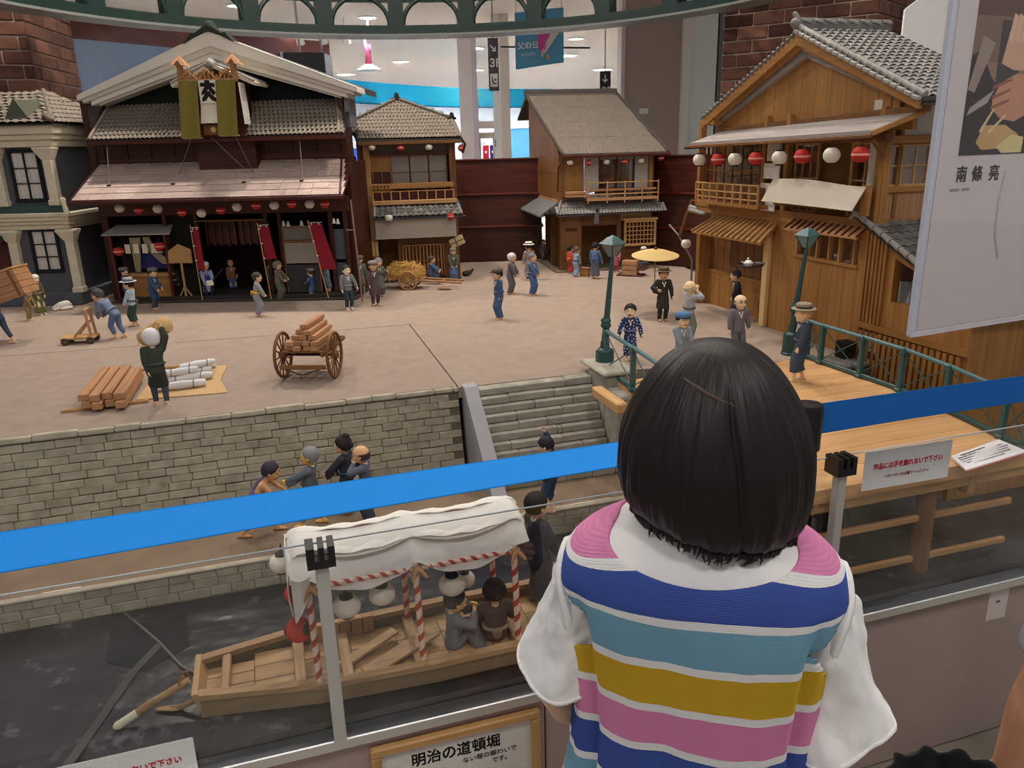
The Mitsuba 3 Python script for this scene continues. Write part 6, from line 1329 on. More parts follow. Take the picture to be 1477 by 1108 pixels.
# trolley
t0 = np.array((-1.516, 2.668, 0.775)); TF = Fr((t0[0], t0[1], ZP), (.985, .17, 0))
tr = thing('push_trolley', 'low wooden push trolley with upright handle before the bending man', 'trolley')
part(tr, 'deck', cbx(-.058, .055, -.032, .032, .018, .026, .002), 'pale_wood', TF, grain=0)
for x in (-.042, .040):
    for y in (-.030, .030):
        wk = part(tr, 'wheel', lathe([(0, -.005), (.0125, -.005), (.0125, .005), (0, .005)], 14), 'paint', Fr(TF.at(x, y, .0125), TF.X, TF.Y), smooth=40, col=S(74, 62, 54)); part(wk, 'hub', lathe([(0, -.007), (.004, -.007), (.004, .007), (0, .007)], 8), 'paint', Fr(TF.at(x, y, .0125), TF.X, TF.Y), smooth=40, col=S(120, 100, 80))
for y in (-.024, .024): part(tr, 'handle_post', cbar(TF.at(.044, y, .024), TF.at(.036, y, .118), .008, .008, .001), 'cedar_wood'); part(tr, 'handle_brace', cbar(TF.at(-.012, y, .026), TF.at(.040, y, .080), .006, .007, .001), 'cedar_wood')
part(tr, 'handle_bar', cbar(TF.at(.036, -.030, .118), TF.at(.036, .030, .118), .008, .008, .001), 'cedar_wood')
# box carried on a back at the picture edge
cb = thing('carried_chest', 'slatted wooden chest carried on the back of the striding man', 'chest')
KF = Fr(np.array((-1.775, 2.745, 0.971)), (.95, .1, .30), (-.32, 0, .95))
for k in range(4): part(cb, 'slat', cbx(-.085, .062, -.052, .052, -.045 + .0235 * k, -.0225 + .0235 * k, .001), 'cedar_wood', KF, grain=0)
part(cb, 'lid', cbx(-.088, .065, -.055, .055, .049, .056, .001), 'pale_wood', KF, grain=0)
for x in (-.06, .04): part(cb, 'batten', bx(x, x + .008, -.0545, -.052, -.045, .05), 'umber_wood', KF)
# sleeping dog
dg = thing('dog', 'small white and black dog curled up on the ground beside the bank plinth', 'dog')
df = Fr((-1.928, 3.306, 0.775), (.9, .3, 0))
part(dg, 'body', soften(unite([hull(((0, 0, .018), (.026, .020, .018)), ((.018, .0, .020), (.018, .018, .018))), hull(((-.024, -.010, .014), (.012, .011, .012)), ((-.034, -.016, .009), (.007, .006, .006))), hull(((.03, -.012, .008), (.012, .008, .007)), ((.0, -.024, .006), (.008, .006, .005))), hull(((.028, .01, .012), .006), ((.01, .026, .007), .005)), hull(((-.022, -.002, .024), (.004, .006, .008))), hull(((-.020, -.018, .024), (.004, .005, .008))), hull(((-.014, -.02, .008), (.006, .005, .005)), ((-.03, -.026, .004), (.006, .004, .004)))]), .008, 4), 'paint', df, smooth=True, col=S(232, 226, 216))
part(dg, 'dark_patch', ball((.018, .006, .026), (.020, .016, .013), 2), 'paint', df, smooth=True, col=S(50, 44, 42)); part(dg, 'dark_ear', ball((-.022, -.004, .027), (.006, .007, .008), 1), 'paint', df, smooth=True, col=S(50, 44, 42))
# hay cart
h0 = np.array((-0.474, 3.576, 0.775)); HF = Fr((h0[0], h0[1] + .02, ZP), (.985, -.10, 0))
hc_ = thing('hay_cart', 'wooden hay cart with pale spoked wheels loaded with straw before the narrow inn', 'cart')
for y in (-.045, .05): wheel(hc_, HF.at(.012, y, .044), .044, HF.Y, 'pale_wood', 14, .007)
part(hc_, 'bed', cbx(-.085, .085, -.035, .04, .046, .054, .002), 'cedar_wood', HF, grain=0)
for y in (-.032, .037): part(hc_, 'shaft', cbar(HF.at(-.15, y, .058), HF.at(.26, y, .030), .010, .010, .002), 'cedar_wood')
part(hc_, 'cross_bar', cbar(HF.at(.17, -.04, .036), HF.at(.17, .045, .036), .009, .009, .001), 'cedar_wood'); part(hc_, 'foot_board', cbar(HF.at(.15, -.05, .012), HF.at(.21, -.045, .006), .02, .006, .001), 'cedar_wood')
hay = thing('straw_load', 'golden straw heaped on the hay cart before the narrow inn', 'straw', kind='stuff')
rs = np.random.default_rng(11); L_ = []
n_ = 900
px_, py_, pz_ = rs.uniform(-.085, .07, n_), rs.uniform(-.038, .042, n_), rs.uniform(.055, .118, n_)
edge = np.abs(px_ + .0075) / .078; pz_ = .055 + (pz_ - .055) * (1 - .35 * edge ** 4)
for x, y, z in zip(px_, py_, pz_):
    d = rs.normal(size=3) * [1, .6, .45]; d /= np.linalg.norm(d); l = rs.uniform(.012, .026); L_.append(cbar(HF.at(x, y, z) - d * l, HF.at(x, y, z) + d * l, .0028, .0016))
core = trimesh.Trimesh(*soften(hull(((-.06, -.012, .075), (.024, .026, .028)), ((.046, -.012, .078), (.024, .026, .028)), ((-.06, .018, .075), (.024, .024, .026)), ((.046, .018, .078), (.024, .024, .028))), .012, 2), process=False)
put(hay, join([(HF.w(np.array(core.vertices)), core.faces)] + L_), 'paint', col=S(206, 168, 96))
# box on the old woman's back, black bundle beside her
bb = thing('back_box', 'tilted straw-coloured box on the back of the old woman beside the narrow inn', 'box')
f = Fr(np.array((-0.249, 3.800, 0.964)), (.9, 0, .38), (-.38, 0, .92)); part(bb, 'box', cbx(-.034, .034, -.02, .02, -.022, .022, .002), 'paint', f, col=S(186, 164, 128)); part(bb, 'strap', bx(-.006, .0, -.021, .021, -.0225, .0225), 'paint', f, col=S(96, 84, 70)); part(bb, 'strap', bx(-.0345, .0345, -.0205, .0205, -.003, .003), 'paint', f, col=S(110, 92, 74))
kb = thing('dark_bundle', 'small dark brown cloth bundle on the ground beside the old woman', 'bundle'); f = Fr((-0.219, 3.916, 0.775)); part(kb, 'cloth', soften(unite([hull(((0, 0, .014), (.022, .016, .014)), ((.02, 0, .018), (.012, .010, .012))), hull(((.026, 0, .02), .006), ((.036, .0, .034), .005))]), .01, 3), 'paint', f, smooth=True, col=S(62, 50, 44)); part(kb, 'cord', tube([(0, -.017, .010), (.005, -.012, .030), (.004, .012, .028)], .0015, 5), 'paint', f, col=S(96, 80, 64))
# paper umbrella
ub = thing('paper_umbrella', 'wide tan oiled paper umbrella held by the man in the long black coat', 'umbrella')
u0 = np.array((0.547, 2.895, 0.997)); UFm = Fr(u0, (1, 0, .0), (.06, -.10, 1))
n_ = 28
prof = [(0, .024), (.02, .0215), (.05, .014), (.088, .0)]
part(ub, 'canopy', lathe(prof + [(.088, -.002), (.05, .0115), (.02, .019), (0, .021)], n_), 'paint', UFm, smooth=30, col=S(206, 178, 118))
for k in range(n_): q = 2 * math.pi * k / n_; part(ub, 'rib', tube([(.01 * math.cos(q), .01 * math.sin(q), .020), (.087 * math.cos(q), .087 * math.sin(q), -.003)], .0011, 4), 'paint', UFm, col=S(150, 112, 62))
part(ub, 'finial', lathe([(0, .034), (.006, .030), (.007, .020), (0, .020)], 10), 'paint', UFm, smooth=40, col=S(84, 60, 40))
part(ub, 'handle', tube([UFm.at(0, 0, .022), np.array((0.546, 2.885, 0.868))], .0022, 6), 'paint', col=S(170, 130, 76))
# tray with teapot
ty = thing('serving_tray', 'black tray carried on the shoulder of the waiter by the restaurant', 'tray')
f = Fr(np.array((0.783, 2.500, 1.010)), (.95, .25, .06)); part(ty, 'plate', lathe([(0, 0), (.040, .0), (.044, .006), (.042, .006), (.038, .002), (0, .002)], 22, 1.0), 'satin', f, smooth=40, col=S(34, 26, 26)); part(ty, 'rim', tube([(.043 * math.cos(q), .043 * math.sin(q), .006) for q in np.linspace(0, 2 * math.pi, 23)[:-1]], .0012, 5, True), 'satin', f, col=S(60, 30, 26))
tp_ = thing('tea_set', 'small white teapot standing on the black tray of the waiter', 'teapot')
part(tp_, 'pot', lathe([(0, .002), (.012, .003), (.015, .012), (.008, .020), (0, .021)], 14), 'gloss', Fr(f.at(-.012, -.004, 0)), smooth=50, col=S(232, 228, 220)); part(tp_, 'knob', ball(f.at(-.012, -.004, .025), .004, 1), 'gloss', smooth=True, col=S(232, 228, 220)); part(tp_, 'spout', tube([f.at(-.026, -.004, .010), f.at(-.034, -.004, .018)], .0025, 6), 'gloss', col=S(232, 228, 220))
# wooden stand of the crouching seller
sd = thing('seller_stand', 'small brown wooden box stand on wheels before the lattice bay window', 'stand')
f = Fr((0.581, 3.782, 0.775), (.9, -.43, 0)); part(sd, 'chest', cbx(-.03, .045, .0, .05, .006, .075, .002), 'cedar_wood', f); part(sd, 'base', cbx(-.055, .075, -.008, .06, .0, .008, .002), 'maroon_wood', f); part(sd, 'tray', cbx(.046, .085, .0, .05, .03, .038, .001), 'maroon_wood', f)
for z in (.03, .052): part(sd, 'drawer_line', bx(-.026, .041, -.001, .0, z, z + .002), 'dark_wood', f)
cs = thing('small_chest', 'low brown wooden chest on the ground between the child and the blue haori figure', 'box'); f = Fr((0.368, 3.796, 0.775), (.9, -.43, 0)); part(cs, 'body', cbx(-.022, .022, .0, .03, .0, .04, .002), 'honey_wood', f); part(cs, 'lid', cbx(-.024, .024, -.002, .032, .040, .045, .001), 'cedar_wood', f)
# musician's instrument
mu = thing('shamisen', 'small long-necked stringed instrument with white body held by the street musician', 'instrument')
a_, b_ = np.array((-1.300, 3.360, 0.863)), np.array((-1.243, 3.340, 0.916)); f = Fr(a_, (1, 0, .1), (0, -1, .2))
part(mu, 'body', cbx(-.016, .014, -.012, .012, .0, .010, .003), 'paint', f, col=S(238, 230, 220)); part(mu, 'neck', tube([a_, b_], .0025, 6), 'paint', col=S(60, 48, 48)); part(mu, 'peg_head', cbar(b_, b_ + (b_ - a_) * .18, .006, .006, .001), 'paint', col=S(60, 48, 48))


# ---------------------------------------------------------------- clay dolls of the townspeople
SKIN, PALE = S(226, 184, 146), S(238, 216, 186)
INK, HAIR = S(34, 28, 28), S(40, 34, 34)


def V(*a): return np.array(a, float)


def unit(a): return a / (np.linalg.norm(a) + 1e-12)


def two_bone(a, b, l1, l2, hint):
    d = b - a; L = np.linalg.norm(d)
    if L > (l1 + l2) * .995: b = a + d / L * (l1 + l2) * .995; d = b - a; L = np.linalg.norm(d)
    x = (l1 * l1 - l2 * l2 + L * L) / (2 * L); h = math.sqrt(max(l1 * l1 - x * x, 0))
    u = d / L; hint = np.array(hint, float); s = unit(hint - u * (hint @ u))
    return a + u * x + s * h, b


def hand_shape(w, d, palm, k=1.0, curl=.5, left=True):
    """a hand at wrist w along d, palm normal palm: palm, four fingers of unequal length, thumb"""
    d = unit(d); palm = unit(palm - d * (palm @ d)); s = np.cross(d, palm) * (1 if left else -1)
    out = [hull((w, .017 * k), (w + d * .022 * k + s * .010 * k, .0125 * k), (w + d * .024 * k - s * .012 * k, .0115 * k))]
    for i, (o, l) in enumerate(((.018, .030), (.006, .035), (-.006, .033), (-.018, .025))):
        b = w + d * .028 * k + s * o * k
        m = b + unit(d + palm * curl * .5) * l * .55 * k; e = m + unit(d + palm * curl * 1.6) * l * .5 * k
        out += [hull((b, .0066 * k), (m, .0060 * k)), hull((m, .0060 * k), (e, .0050 * k))]
    b = w + d * .008 * k + s * .012 * k; m = b + unit(s + d * .7 + palm * .3) * .020 * k; e = m + unit(d + s * .4 + palm * .4) * .018 * k
    out += [hull((b, .0080 * k), (m, .0070 * k)), hull((m, .0070 * k), (e, .0055 * k))]
    return out


def doll(label, pos, face, h, top=S(70, 80, 100), low=None, kind='robe', sash=None, lean=0, side=0, hip=.45, lh=None, rh=None, lf=(0, .055, 0), rf=(0, -.055, 0),
         yaw=0, pitch=0, hs=1.0, hair=HAIR, cut='short', hat=None, hatc=S(90, 80, 70), skin=SKIN, collar=PALE, hem=.07, shoe=S(150, 120, 90), dots=None, torso=True, wide=True, vest=None, mouth=.4, group=None, leg=None, apron=None, curl=.6, bare=False, girth=1.0, glasses=False, brow=True):
    """facing: degrees from +x towards +y in the plan; lengths are shares of the height h"""
    key = thing('person', label, 'person', group)
    a = math.radians(face)
    f = Fr(pos, (math.cos(a), math.sin(a), 0))
    f.X, f.Y, f.Z = f.X * h, f.Y * h, f.Z * h
    pel = V(0, 0, hip); ln, sd = math.radians(lean), math.radians(side)
    u = unit(V(math.sin(ln), math.sin(sd), math.cos(ln))); lf_ = V(0, 1, 0); fw = unit(np.cross(lf_, u)); lf_ = np.cross(u, fw)
    waist = pel + u * .09; chest = pel + u * .215; nk = pel + u * .325
    shL, shR = pel + u * .285 + lf_ * .105, pel + u * .285 - lf_ * .105
    hy, hp = math.radians(yaw), math.radians(pitch + lean * .35)
    hX = V(math.cos(hy) * math.cos(hp), math.sin(hy) * math.cos(hp), -math.sin(hp)); hY = V(-math.sin(hy), math.cos(hy), 0); hZ = np.cross(hX, hY)
    hc = nk + unit(u + hZ) * .092 * hs + hX * .012
    R3 = np.array([hX, hY, hZ])
    def H(x, y, z): return hc + (V(x, y, z) * hs) @ R3
    def hball(c, r, q=_S2):
        return (q * (np.asarray(r) * hs)) @ R3 + H(*c)
    ho = lambda *bs: m3.Manifold.hull_points(np.vstack([hball(c, r, _S) for c, r in bs]))
    # limbs
    ftL, ftR = V(*lf), V(*rf)
    akL, akR = ftL + V(0, 0, .045), ftR + V(0, 0, .045)
    hpL, hpR = pel + V(0, .052, -.01), pel - V(0, .052, .01)
    knL, akL = two_bone(hpL, akL, .205, .205, (1, .15, .1)); knR, akR = two_bone(hpR, akR, .205, .205, (1, -.15, .1))
    dl = V(.02, .15, .40) if lh is None else V(*lh); dr_ = V(.02, -.15, .40) if rh is None else V(*rh)
    elL, wrL = two_bone(shL, dl, .145, .14, V(-.6, .9, -.7)); elR, wrR = two_bone(shR, dr_, .145, .14, V(-.6, -.9, -.7))
    B = [m3.Manifold.hull_points(np.vstack([hball((0, 0, .022), (.096, .088, .088)), hball((.012, 0, -.040), (.072, .066, .062))])),
         ho(((.085, 0, -.005), (.016, .011, .012)), ((.060, 0, .030), (.02, .010, .016))), ho(((.094, 0, -.016), (.015, .014, .011))),
         ho(((.06, 0, -.078), (.026, .024, .020)), ((.03, 0, -.06), (.05, .045, .03))),
         ho(((.078, 0, -.052), (.014, .024, .010)))]
    for s in (1, -1):
        B.append(ho(((-.006, s * .084, .0), (.020, .012, .028)), ((.0, s * .084, -.02), (.010, .010, .012))))
        B.append(ho(((.068, s * .038, -.030), (.024, .024, .020))))
        B.append(ho(((.078, s * .034, .034), (.014, .026, .009))))
    B += [hull((nk - u * .03, .036), (hc - hZ * .05 * hs, .040)), hull((shL - u * .02, .034), (shR - u * .02, .034), (chest, (.055, .085, .06))), hull((chest, (.055, .085, .06)), (waist, (.055, .08, .05))), hull((waist, (.055, .078, .05)), (pel, (.052, .070, .04)))]
    for sh, el, wr, left in ((shL, elL, wrL, True), (shR, elR, wrR, False)):
        B += [hull((sh, .034), (el, .025)), hull((el, .025), (wr, .0175))]
        d = unit(wr - el); pn = V(0, -1 if left else 1, -.3) if abs(d[1]) < .8 else V(1, 0, -.3)
        B += hand_shape(wr, d, pn, 1.12, curl, left)
    for hp_, kn, ak, ft in ((hpL, knL, akL, ftL), (hpR, knR, akR, ftR)):
        B += [hull((hp_, .040), (kn, .036)), hull((kn, .038), (kn * .55 + ak * .45, .033), (ak, .023)), hull((ak - V(.018, 0, .018), .022), (ak + V(.03, 0, -.022), .022), (ak + V(.085, 0, -.030), (.022, .026, .013)))]
    part(key, 'body', soften(unite(B), .02, 5), 'paint', f, smooth=True, col=skin)
    # face
    for s in (1, -1):
        part(key, 'eye', ball(V(0, 0, 0), 1, 1) if False else ((_S * V(.007, .013, .0075) * hs) @ R3 + H(.086, s * .033, .016), trimesh.creation.icosphere(subdivisions=1).faces), 'satin', f, smooth=True, col=S(232, 224, 214))
        part(key, 'pupil', ((_S * V(.005, .0065, .0065) * hs) @ R3 + H(.0905, s * .033, .016), trimesh.creation.icosphere(subdivisions=1).faces), 'satin', f, smooth=True, col=INK)
        if brow: part(key, 'eyebrow', tube([H(.090, s * .016, .040), H(.091, s * .034, .045), H(.080, s * .054, .038)], .0042 * hs, 6), 'paint', f, col=hair if cut != 'bald' else S(90, 80, 74))
    part(key, 'mouth', ((_S * V(.006, .022, .004 + .016 * mouth) * hs) @ R3 + H(.084, 0, -.052), trimesh.creation.icosphere(subdivisions=1).faces), 'paint', f, smooth=True, col=S(122, 48, 42))
    if glasses:
        for s in (1, -1): part(key, 'spectacles', tube([H(.098, s * .034 + .020 * math.cos(q), .016 + .018 * math.sin(q)) for q in np.linspace(0, 2 * math.pi, 13)[:-1]], .0028 * hs, 5, True), 'satin', f, col=S(60, 54, 50))
    # hair
    cap = m3.Manifold.hull_points(np.vstack([hball((-.008, 0, .030), (.102, .097, .094)), hball((-.03, 0, -.02), (.075, .086, .06))]))
    cutp = hX * 1.0 + hZ * (-1.15)
    if cut != 'bald':
        off = cutp @ H(.020, 0, -.004) if cut != 'high' else cutp @ H(.0, 0, .0)
        hr = cap.trim_by_plane(tuple(-unit(cutp)), -float(off / np.linalg.norm(cutp)))
        low_cut = H(0, 0, -.055 if cut in ('bun', 'bob', 'updo') else -.035)
        hr = hr.trim_by_plane(tuple(hZ), float(hZ @ low_cut))
        ex = []
        if cut == 'bun': ex = [ho(((-.085, 0, .045), (.045, .045, .042)))]
        if cut == 'updo': ex = [ho(((-.045, 0, .115), (.050, .048, .034))), ho(((-.10, 0, .0), (.04, .045, .035))), ho(((-.02, .085, .02), (.05, .024, .045))), ho(((-.02, -.085, .02), (.05, .024, .045)))]
        if cut == 'knot': ex = [ho(((-.03, 0, .125), (.05, .016, .014)), ((-.06, 0, .11), (.02, .016, .02)))]
        part(key, 'hair', soften(unite([hr] + ex), .028, 3), 'paint', f, smooth=True, col=hair)
    else:
        ring = cap.trim_by_plane(tuple(-hZ), -float(hZ @ H(0, 0, .030))).trim_by_plane(tuple(hZ), float(hZ @ H(0, 0, -.045))).trim_by_plane(tuple(-hX), -float(hX @ H(.012, 0, 0)))
        part(key, 'hair', vf(ring), 'paint', f, smooth=30, col=hair, label='fringe of hair round a bald crown')
    def hm(m): v, q = vf(m); return (v * hs) @ R3 + hc, q
    if hat == 'towel': part(key, 'head_cloth', soften(unite([m3.Manifold.hull_points(np.vstack([hball((-.004, 0, .052), (.106, .100, .074))])).trim_by_plane(tuple(hZ), float(hZ @ H(0, 0, .030))), ho(((-.095, .0, .03), (.03, .03, .025)))]), .03, 3), 'paint', f, smooth=True, col=hatc)
    if hat == 'hood': part(key, 'head_cloth', soften(m3.Manifold.hull_points(np.vstack([hball((-.010, 0, .030), (.112, .107, .104)), hball((-.034, 0, -.03), (.085, .096, .07))])).trim_by_plane(tuple(-unit(cutp)), -float((cutp @ H(.045, 0, .0)) / np.linalg.norm(cutp))), .03, 3), 'paint', f, smooth=True, col=hatc)
    if hat in ('boater', 'bowler', 'straw'):
        br = {'boater': .145, 'bowler': .125, 'straw': .165}[hat]; ch = {'boater': .06, 'bowler': .085, 'straw': .07}[hat]
        prof = [(0, .070), (br, .062), (br + .006, .066), (br, .072), (.100, .078), (.096, .078 + ch * .8), (.08, .078 + ch), (0, .078 + ch * (1.12 if hat == 'bowler' else 1.0))]
        part(key, 'hat', hm(lathe(prof, 24)), 'paint', f, smooth=50, col=hatc)
        part(key, 'hat_band', hm(lathe([(.101, .082), (.101, .100), (.097, .100)], 24)), 'paint', f, smooth=40, col=S(54, 44, 40))
    if hat == 'cap':
        part(key, 'cap', hm(lathe([(0, .052), (.108, .050), (.112, .075), (.10, .105), (.06, .120), (0, .124)], 22)), 'paint', f, smooth=50, col=hatc)
        part(key, 'cap_peak', hm(hull(((.09, 0, .052), (.02, .07, .006)), ((.13, 0, .046), (.02, .05, .005)))), 'paint', f, smooth=40, col=S(40, 40, 46))
    # clothes
    col_low = low if low is not None else top
    g = girth; spotted = []
    if not bare:
        G = [hull((chest + fw * .004, (.074 * g, .108, .075)), (waist, (.072 * g, .094 * g, .05))), hull((waist, (.076 * g, .098 * g, .05)), (pel - V(0, 0, .0), (.084 * g, .106 * g, .05))), hull((shL - u * .012, .050), (shR - u * .012, .050), (chest, (.070, .095, .06)))]
        for sh, el, wr in ((shL, elL, wrL), (shR, elR, wrR)):
            cuff = el + (wr - el) * .78
            G += [hull((sh - u * .004, .049), (el, .044)), hull((el, .044), (cuff, .034))]
            if wide:
                dn = V(0, 0, -1)
                G.append(hull((el * .7 + cuff * .3, .034), (cuff, .030), (el * .75 + cuff * .25 + dn * .075, (.022, .022, .012)), (cuff + dn * .072, (.018, .018, .012))))
        if kind in ('coat',): G.append(hull((pel, (.084 * g, .106 * g, .05)), (pel - V(.0, 0, .20), (.096 * g, .128 * g, .02))))
        gm = soften(unite(G), .022, 5); spotted.append(gm)
        part(key, 'jacket' if kind in ('coat', 'trousers', 'leggings') else 'kimono', gm, 'paint', f, smooth=True, col=top)
        c0 = chest + fw * .070 - u * .02
        for s in (1, -1):
            part(key, 'collar', tube([nk - fw * .045 - u * .02, nk + lf_ * s * .05 - u * .022, nk + fw * .045 + lf_ * s * .028 - u * .05, c0 - lf_ * s * .006 + fw * .010], [.014, .015, .013, .009], 7), 'paint', f, smooth=True, col=collar)
        if vest is not None:
            part(key, 'vest', soften(unite([hull((chest - fw * .0, (.080, .094, .078)), (waist, (.078, .098, .05)), (pel, (.084, .102, .03))), hull((shL - u * .005 - lf_ * .03, .046), (shR - u * .005 + lf_ * .03, .046), (chest, (.075, .085, .05)))]), .024, 4), 'paint', f, smooth=True, col=vest)
    elif kind == 'slip':
        part(key, 'slipped_robe', soften(unite([hull((pel + u * .02, (.085, .105, .06)), (waist + fw * -.02, (.075, .098, .06))), hull((waist - fw * .03 + lf_ * .03, (.06, .07, .05)), (chest - fw * .03 + lf_ * .06, (.055, .05, .06))), hull((chest - fw * .03 + lf_ * .06, (.050, .05, .05)), (shL - fw * .01, .045))]), .022, 4), 'paint', f, smooth=True, col=top)
    low_ = []
    if kind in ('robe', 'slip'):
        low_ = [hull((pel, (.084 * g, .106 * g, .05)), ((knL + knR) / 2 + V(.0, 0, .0), (.086 * g, .112 * g, .03))), hull((pel, (.080 * g, .100 * g, .04)), (knL, .058), (knR, .058)), hull(((knL + knR) / 2, (.084 * g, .112 * g, .02)), (knL, .058), (knR, .058), (akL + (knL - akL) * max((hem - .045) / .2, 0), (.062 * g, .056 * g, .012)), (akR + (knR - akR) * max((hem - .045) / .2, 0), (.062 * g, .056 * g, .012)))]
    elif kind == 'hakama':
        low_ = [hull((pel, (.080, .098, .05)), (ftL + V(0, .03, hem), (.075, .05, .012)), (ftR + V(0, -.03, hem), (.075, .05, .012)))]
    elif kind in ('trousers', 'coat', 'leggings'):
        r2 = .047 if kind != 'leggings' else .040
        low_ = [hull((pel, (.072, .094, .05)), (hpL, .056), (hpR, .056))]
        for hp_, kn, ak in ((hpL, knL, akL), (hpR, knR, akR)):
            low_ += [hull((hp_, .060), (kn, r2)), hull((kn, r2), (ak + unit(kn - ak) * max(hem - .045, 0), r2 * .82))]
    if kind == 'short': low_ = [hull((pel, (.080, .100, .05)), (knL + V(0, 0, .02), .058), (knR + V(0, 0, .02), .058))]
    if low_:
        gm = soften(unite(low_), .024, 4); spotted.append(gm)
        part(key, {'robe': 'skirt', 'slip': 'skirt', 'hakama': 'hakama', 'short': 'skirt'}.get(kind, 'trousers'), gm, 'paint', f, smooth=True, col=col_low)
    if leg is not None:
        for kn, ak in ((knL, akL), (knR, akR)): part(key, 'legging', tube([kn, ak + V(0, 0, .0)], [.043, .030], 10), 'paint', f, smooth=True, col=leg)
    if sash is not None:
        w2 = waist + u * .0
        ring = [w2 + fw * (.081 * g + .004) * math.cos(q) + lf_ * (.103 * g + .004) * math.sin(q) for q in np.linspace(0, 2 * math.pi, 25)[:-1]]
        part(key, 'sash', tube(ring, .017, 8, True), 'paint', f, smooth=True, col=sash)
        if cut in ('bun', 'updo') or label.startswith('figure seen from behind'): part(key, 'sash_knot', vf(hull((w2 - fw * .10, (.022, .05, .032)), (w2 - fw * .105 - u * .05, (.012, .034, .03)))), 'paint', f, smooth=40, col=sash)
    if apron is not None: part(key, 'apron', solid(grid(lambda a_, b_: (.088 * np.cos((a_ - .5) * 1.6) * g + .004, .105 * np.sin((a_ - .5) * 1.6) * g, hip + .05 - .17 * b_), 10, 6), .006), 'paint', f, smooth=40, col=apron)
    if dots is not None:
        rr_ = random.Random(5); gv = np.vstack([f.o * 0 + vf(q)[0] for q in spotted]); gv = gv[gv[:, 0] > -.02]
        got = []
        for i in rr_.sample(range(len(gv)), len(gv)):
            if all(np.linalg.norm(gv[i] - o_) > .048 for o_ in got): got.append(gv[i])
        for q in got: part(key, 'spot', (_S * .0125 + q, trimesh.creation.icosphere(subdivisions=1).faces), 'paint', f, col=dots)
    for ak, ft in ((akL, ftL), (akR, ftR)):
        c = ak - V(0, 0, .045)
        sole = [hull((c + V(-.040, 0, .004), (.018, .022, .006)), (c + V(.088, 0, .004), (.024, .030, .006)))]
        if ft[2] < .2: part(key, 'sandal', vf(unite(sole)), 'paint', f, smooth=40, col=shoe)
    f.X, f.Y, f.Z = f.X / h, f.Y / h, f.Z / h
    return key, f, dict(lh=f.w(wrL * h), rh=f.w(wrR * h), head=f.w(hc * h), sh=f.w(nk * h), pel=f.w(pel * h), h=h)


NAVY, SLATE, GREYB, DGREY = S(58, 80, 112), S(78, 88, 104), S(108, 118, 136), S(84, 84, 84)
OLIVE, KHAKI, BLACKG, LBLUE, MUTE = S(104, 98, 68), S(140, 118, 80), S(50, 54, 50), S(136, 160, 182), S(112, 106, 100)
doll('man in white-lined blue robe striding with one arm out at the edge of the town', (-1.790, 2.668, 0.775), 185, .215, NAVY, S(60, 76, 100), 'leggings', sash=S(70, 84, 110), lean=28, lf=(.16, .05, 0), rf=(-.14, -.05, 0), lh=(.30, .10, .62), rh=(.28, -.10, .62), hair=HAIR, hem=.12, shoe=S(216, 196, 160))
doll('stooping person in khaki with dark cap beside the cream bank', (-1.948, 3.086, 0.775), 0, .135, KHAKI, S(150, 128, 88), 'trousers', lean=22, hat='cap', hatc=S(84, 74, 56), lh=(.22, .08, .42), rh=(.22, -.08, .42), hem=.08, shoe=S(208, 190, 150))
doll('person with white cap and olive robe standing before the bank pillar', (-1.960, 3.195, 0.775), -20, .172, OLIVE, S(112, 112, 66), 'hakama', sash=S(150, 142, 110), hat='towel', hatc=S(222, 216, 206), lh=(.10, .10, .45), rh=(.12, -.10, .45), skin=PALE, shoe=S(220, 210, 190))
doll('man in blue work coat bending over the handle of the trolley', (-1.407, 2.718, 0.775), 172, .205, S(108, 120, 150), S(88, 108, 144), 'trousers', sash=S(126, 134, 156), lean=42, hip=.44, lh=(.30, .06, .42), rh=(.30, -.06, .42), hair=S(74, 70, 72), pitch=-12, hem=.12, shoe=S(206, 184, 140), lf=(.02, .05, 0), rf=(-.10, -.05, 0))
doll('woman with wide grey hat and pale blue shawl behind the porter', (-1.441, 2.924, 0.775), 185, .185, S(176, 196, 208), S(48, 70, 58), 'robe', hat='straw', hatc=S(150, 150, 158), apron=S(208, 204, 206), lh=(.16, .05, .46), rh=(.14, -.06, .46), sash=S(86, 86, 82), cut='bun', hem=.12)
doll('man in dark cap and blue robe before the ticket stall counter', (-1.665, 3.346, 0.775), 10, .172, S(72, 88, 112), S(60, 72, 92), 'robe', hat='cap', hatc=S(110, 110, 116), lh=(.12, .10, .50), rh=(.12, -.10, .50), hair=HAIR)
doll('man in flat grey cap and long blue robe reaching forward by the ticket stall', (-1.508, 3.250, 0.775), -12, .182, S(60, 84, 122), S(44, 72, 108), 'short', hat='cap', hatc=S(104, 104, 108), lean=10, lh=(.26, .05, .42), rh=(.20, -.06, .44), leg=S(80, 80, 90), shoe=S(170, 160, 130))
PO = doll('porter in dark green kimono and white kerchief with a bale on his shoulder', (-0.920, 1.934, 0.775), 118, .205, S(58, 64, 54), S(50, 56, 50), 'short', hat='hood', hatc=S(222, 220, 222), lean=4, yaw=35, sash=S(66, 70, 64), lh=(-.02, .10, .40), rh=(.04, -.13, 1.0), leg=S(58, 66, 76), shoe=S(206, 178, 134), lf=(.03, .06, 0), rf=(-.03, -.06, 0))
doll('figure seen from behind in black coat with white knotted belt at the stall', (-1.504, 3.451, 0.775), 92, .172, S(48, 56, 54), S(44, 50, 48), 'trousers', hat='cap', hatc=S(58, 56, 56), sash=S(214, 208, 196), hem=.05, shoe=S(40, 34, 32))
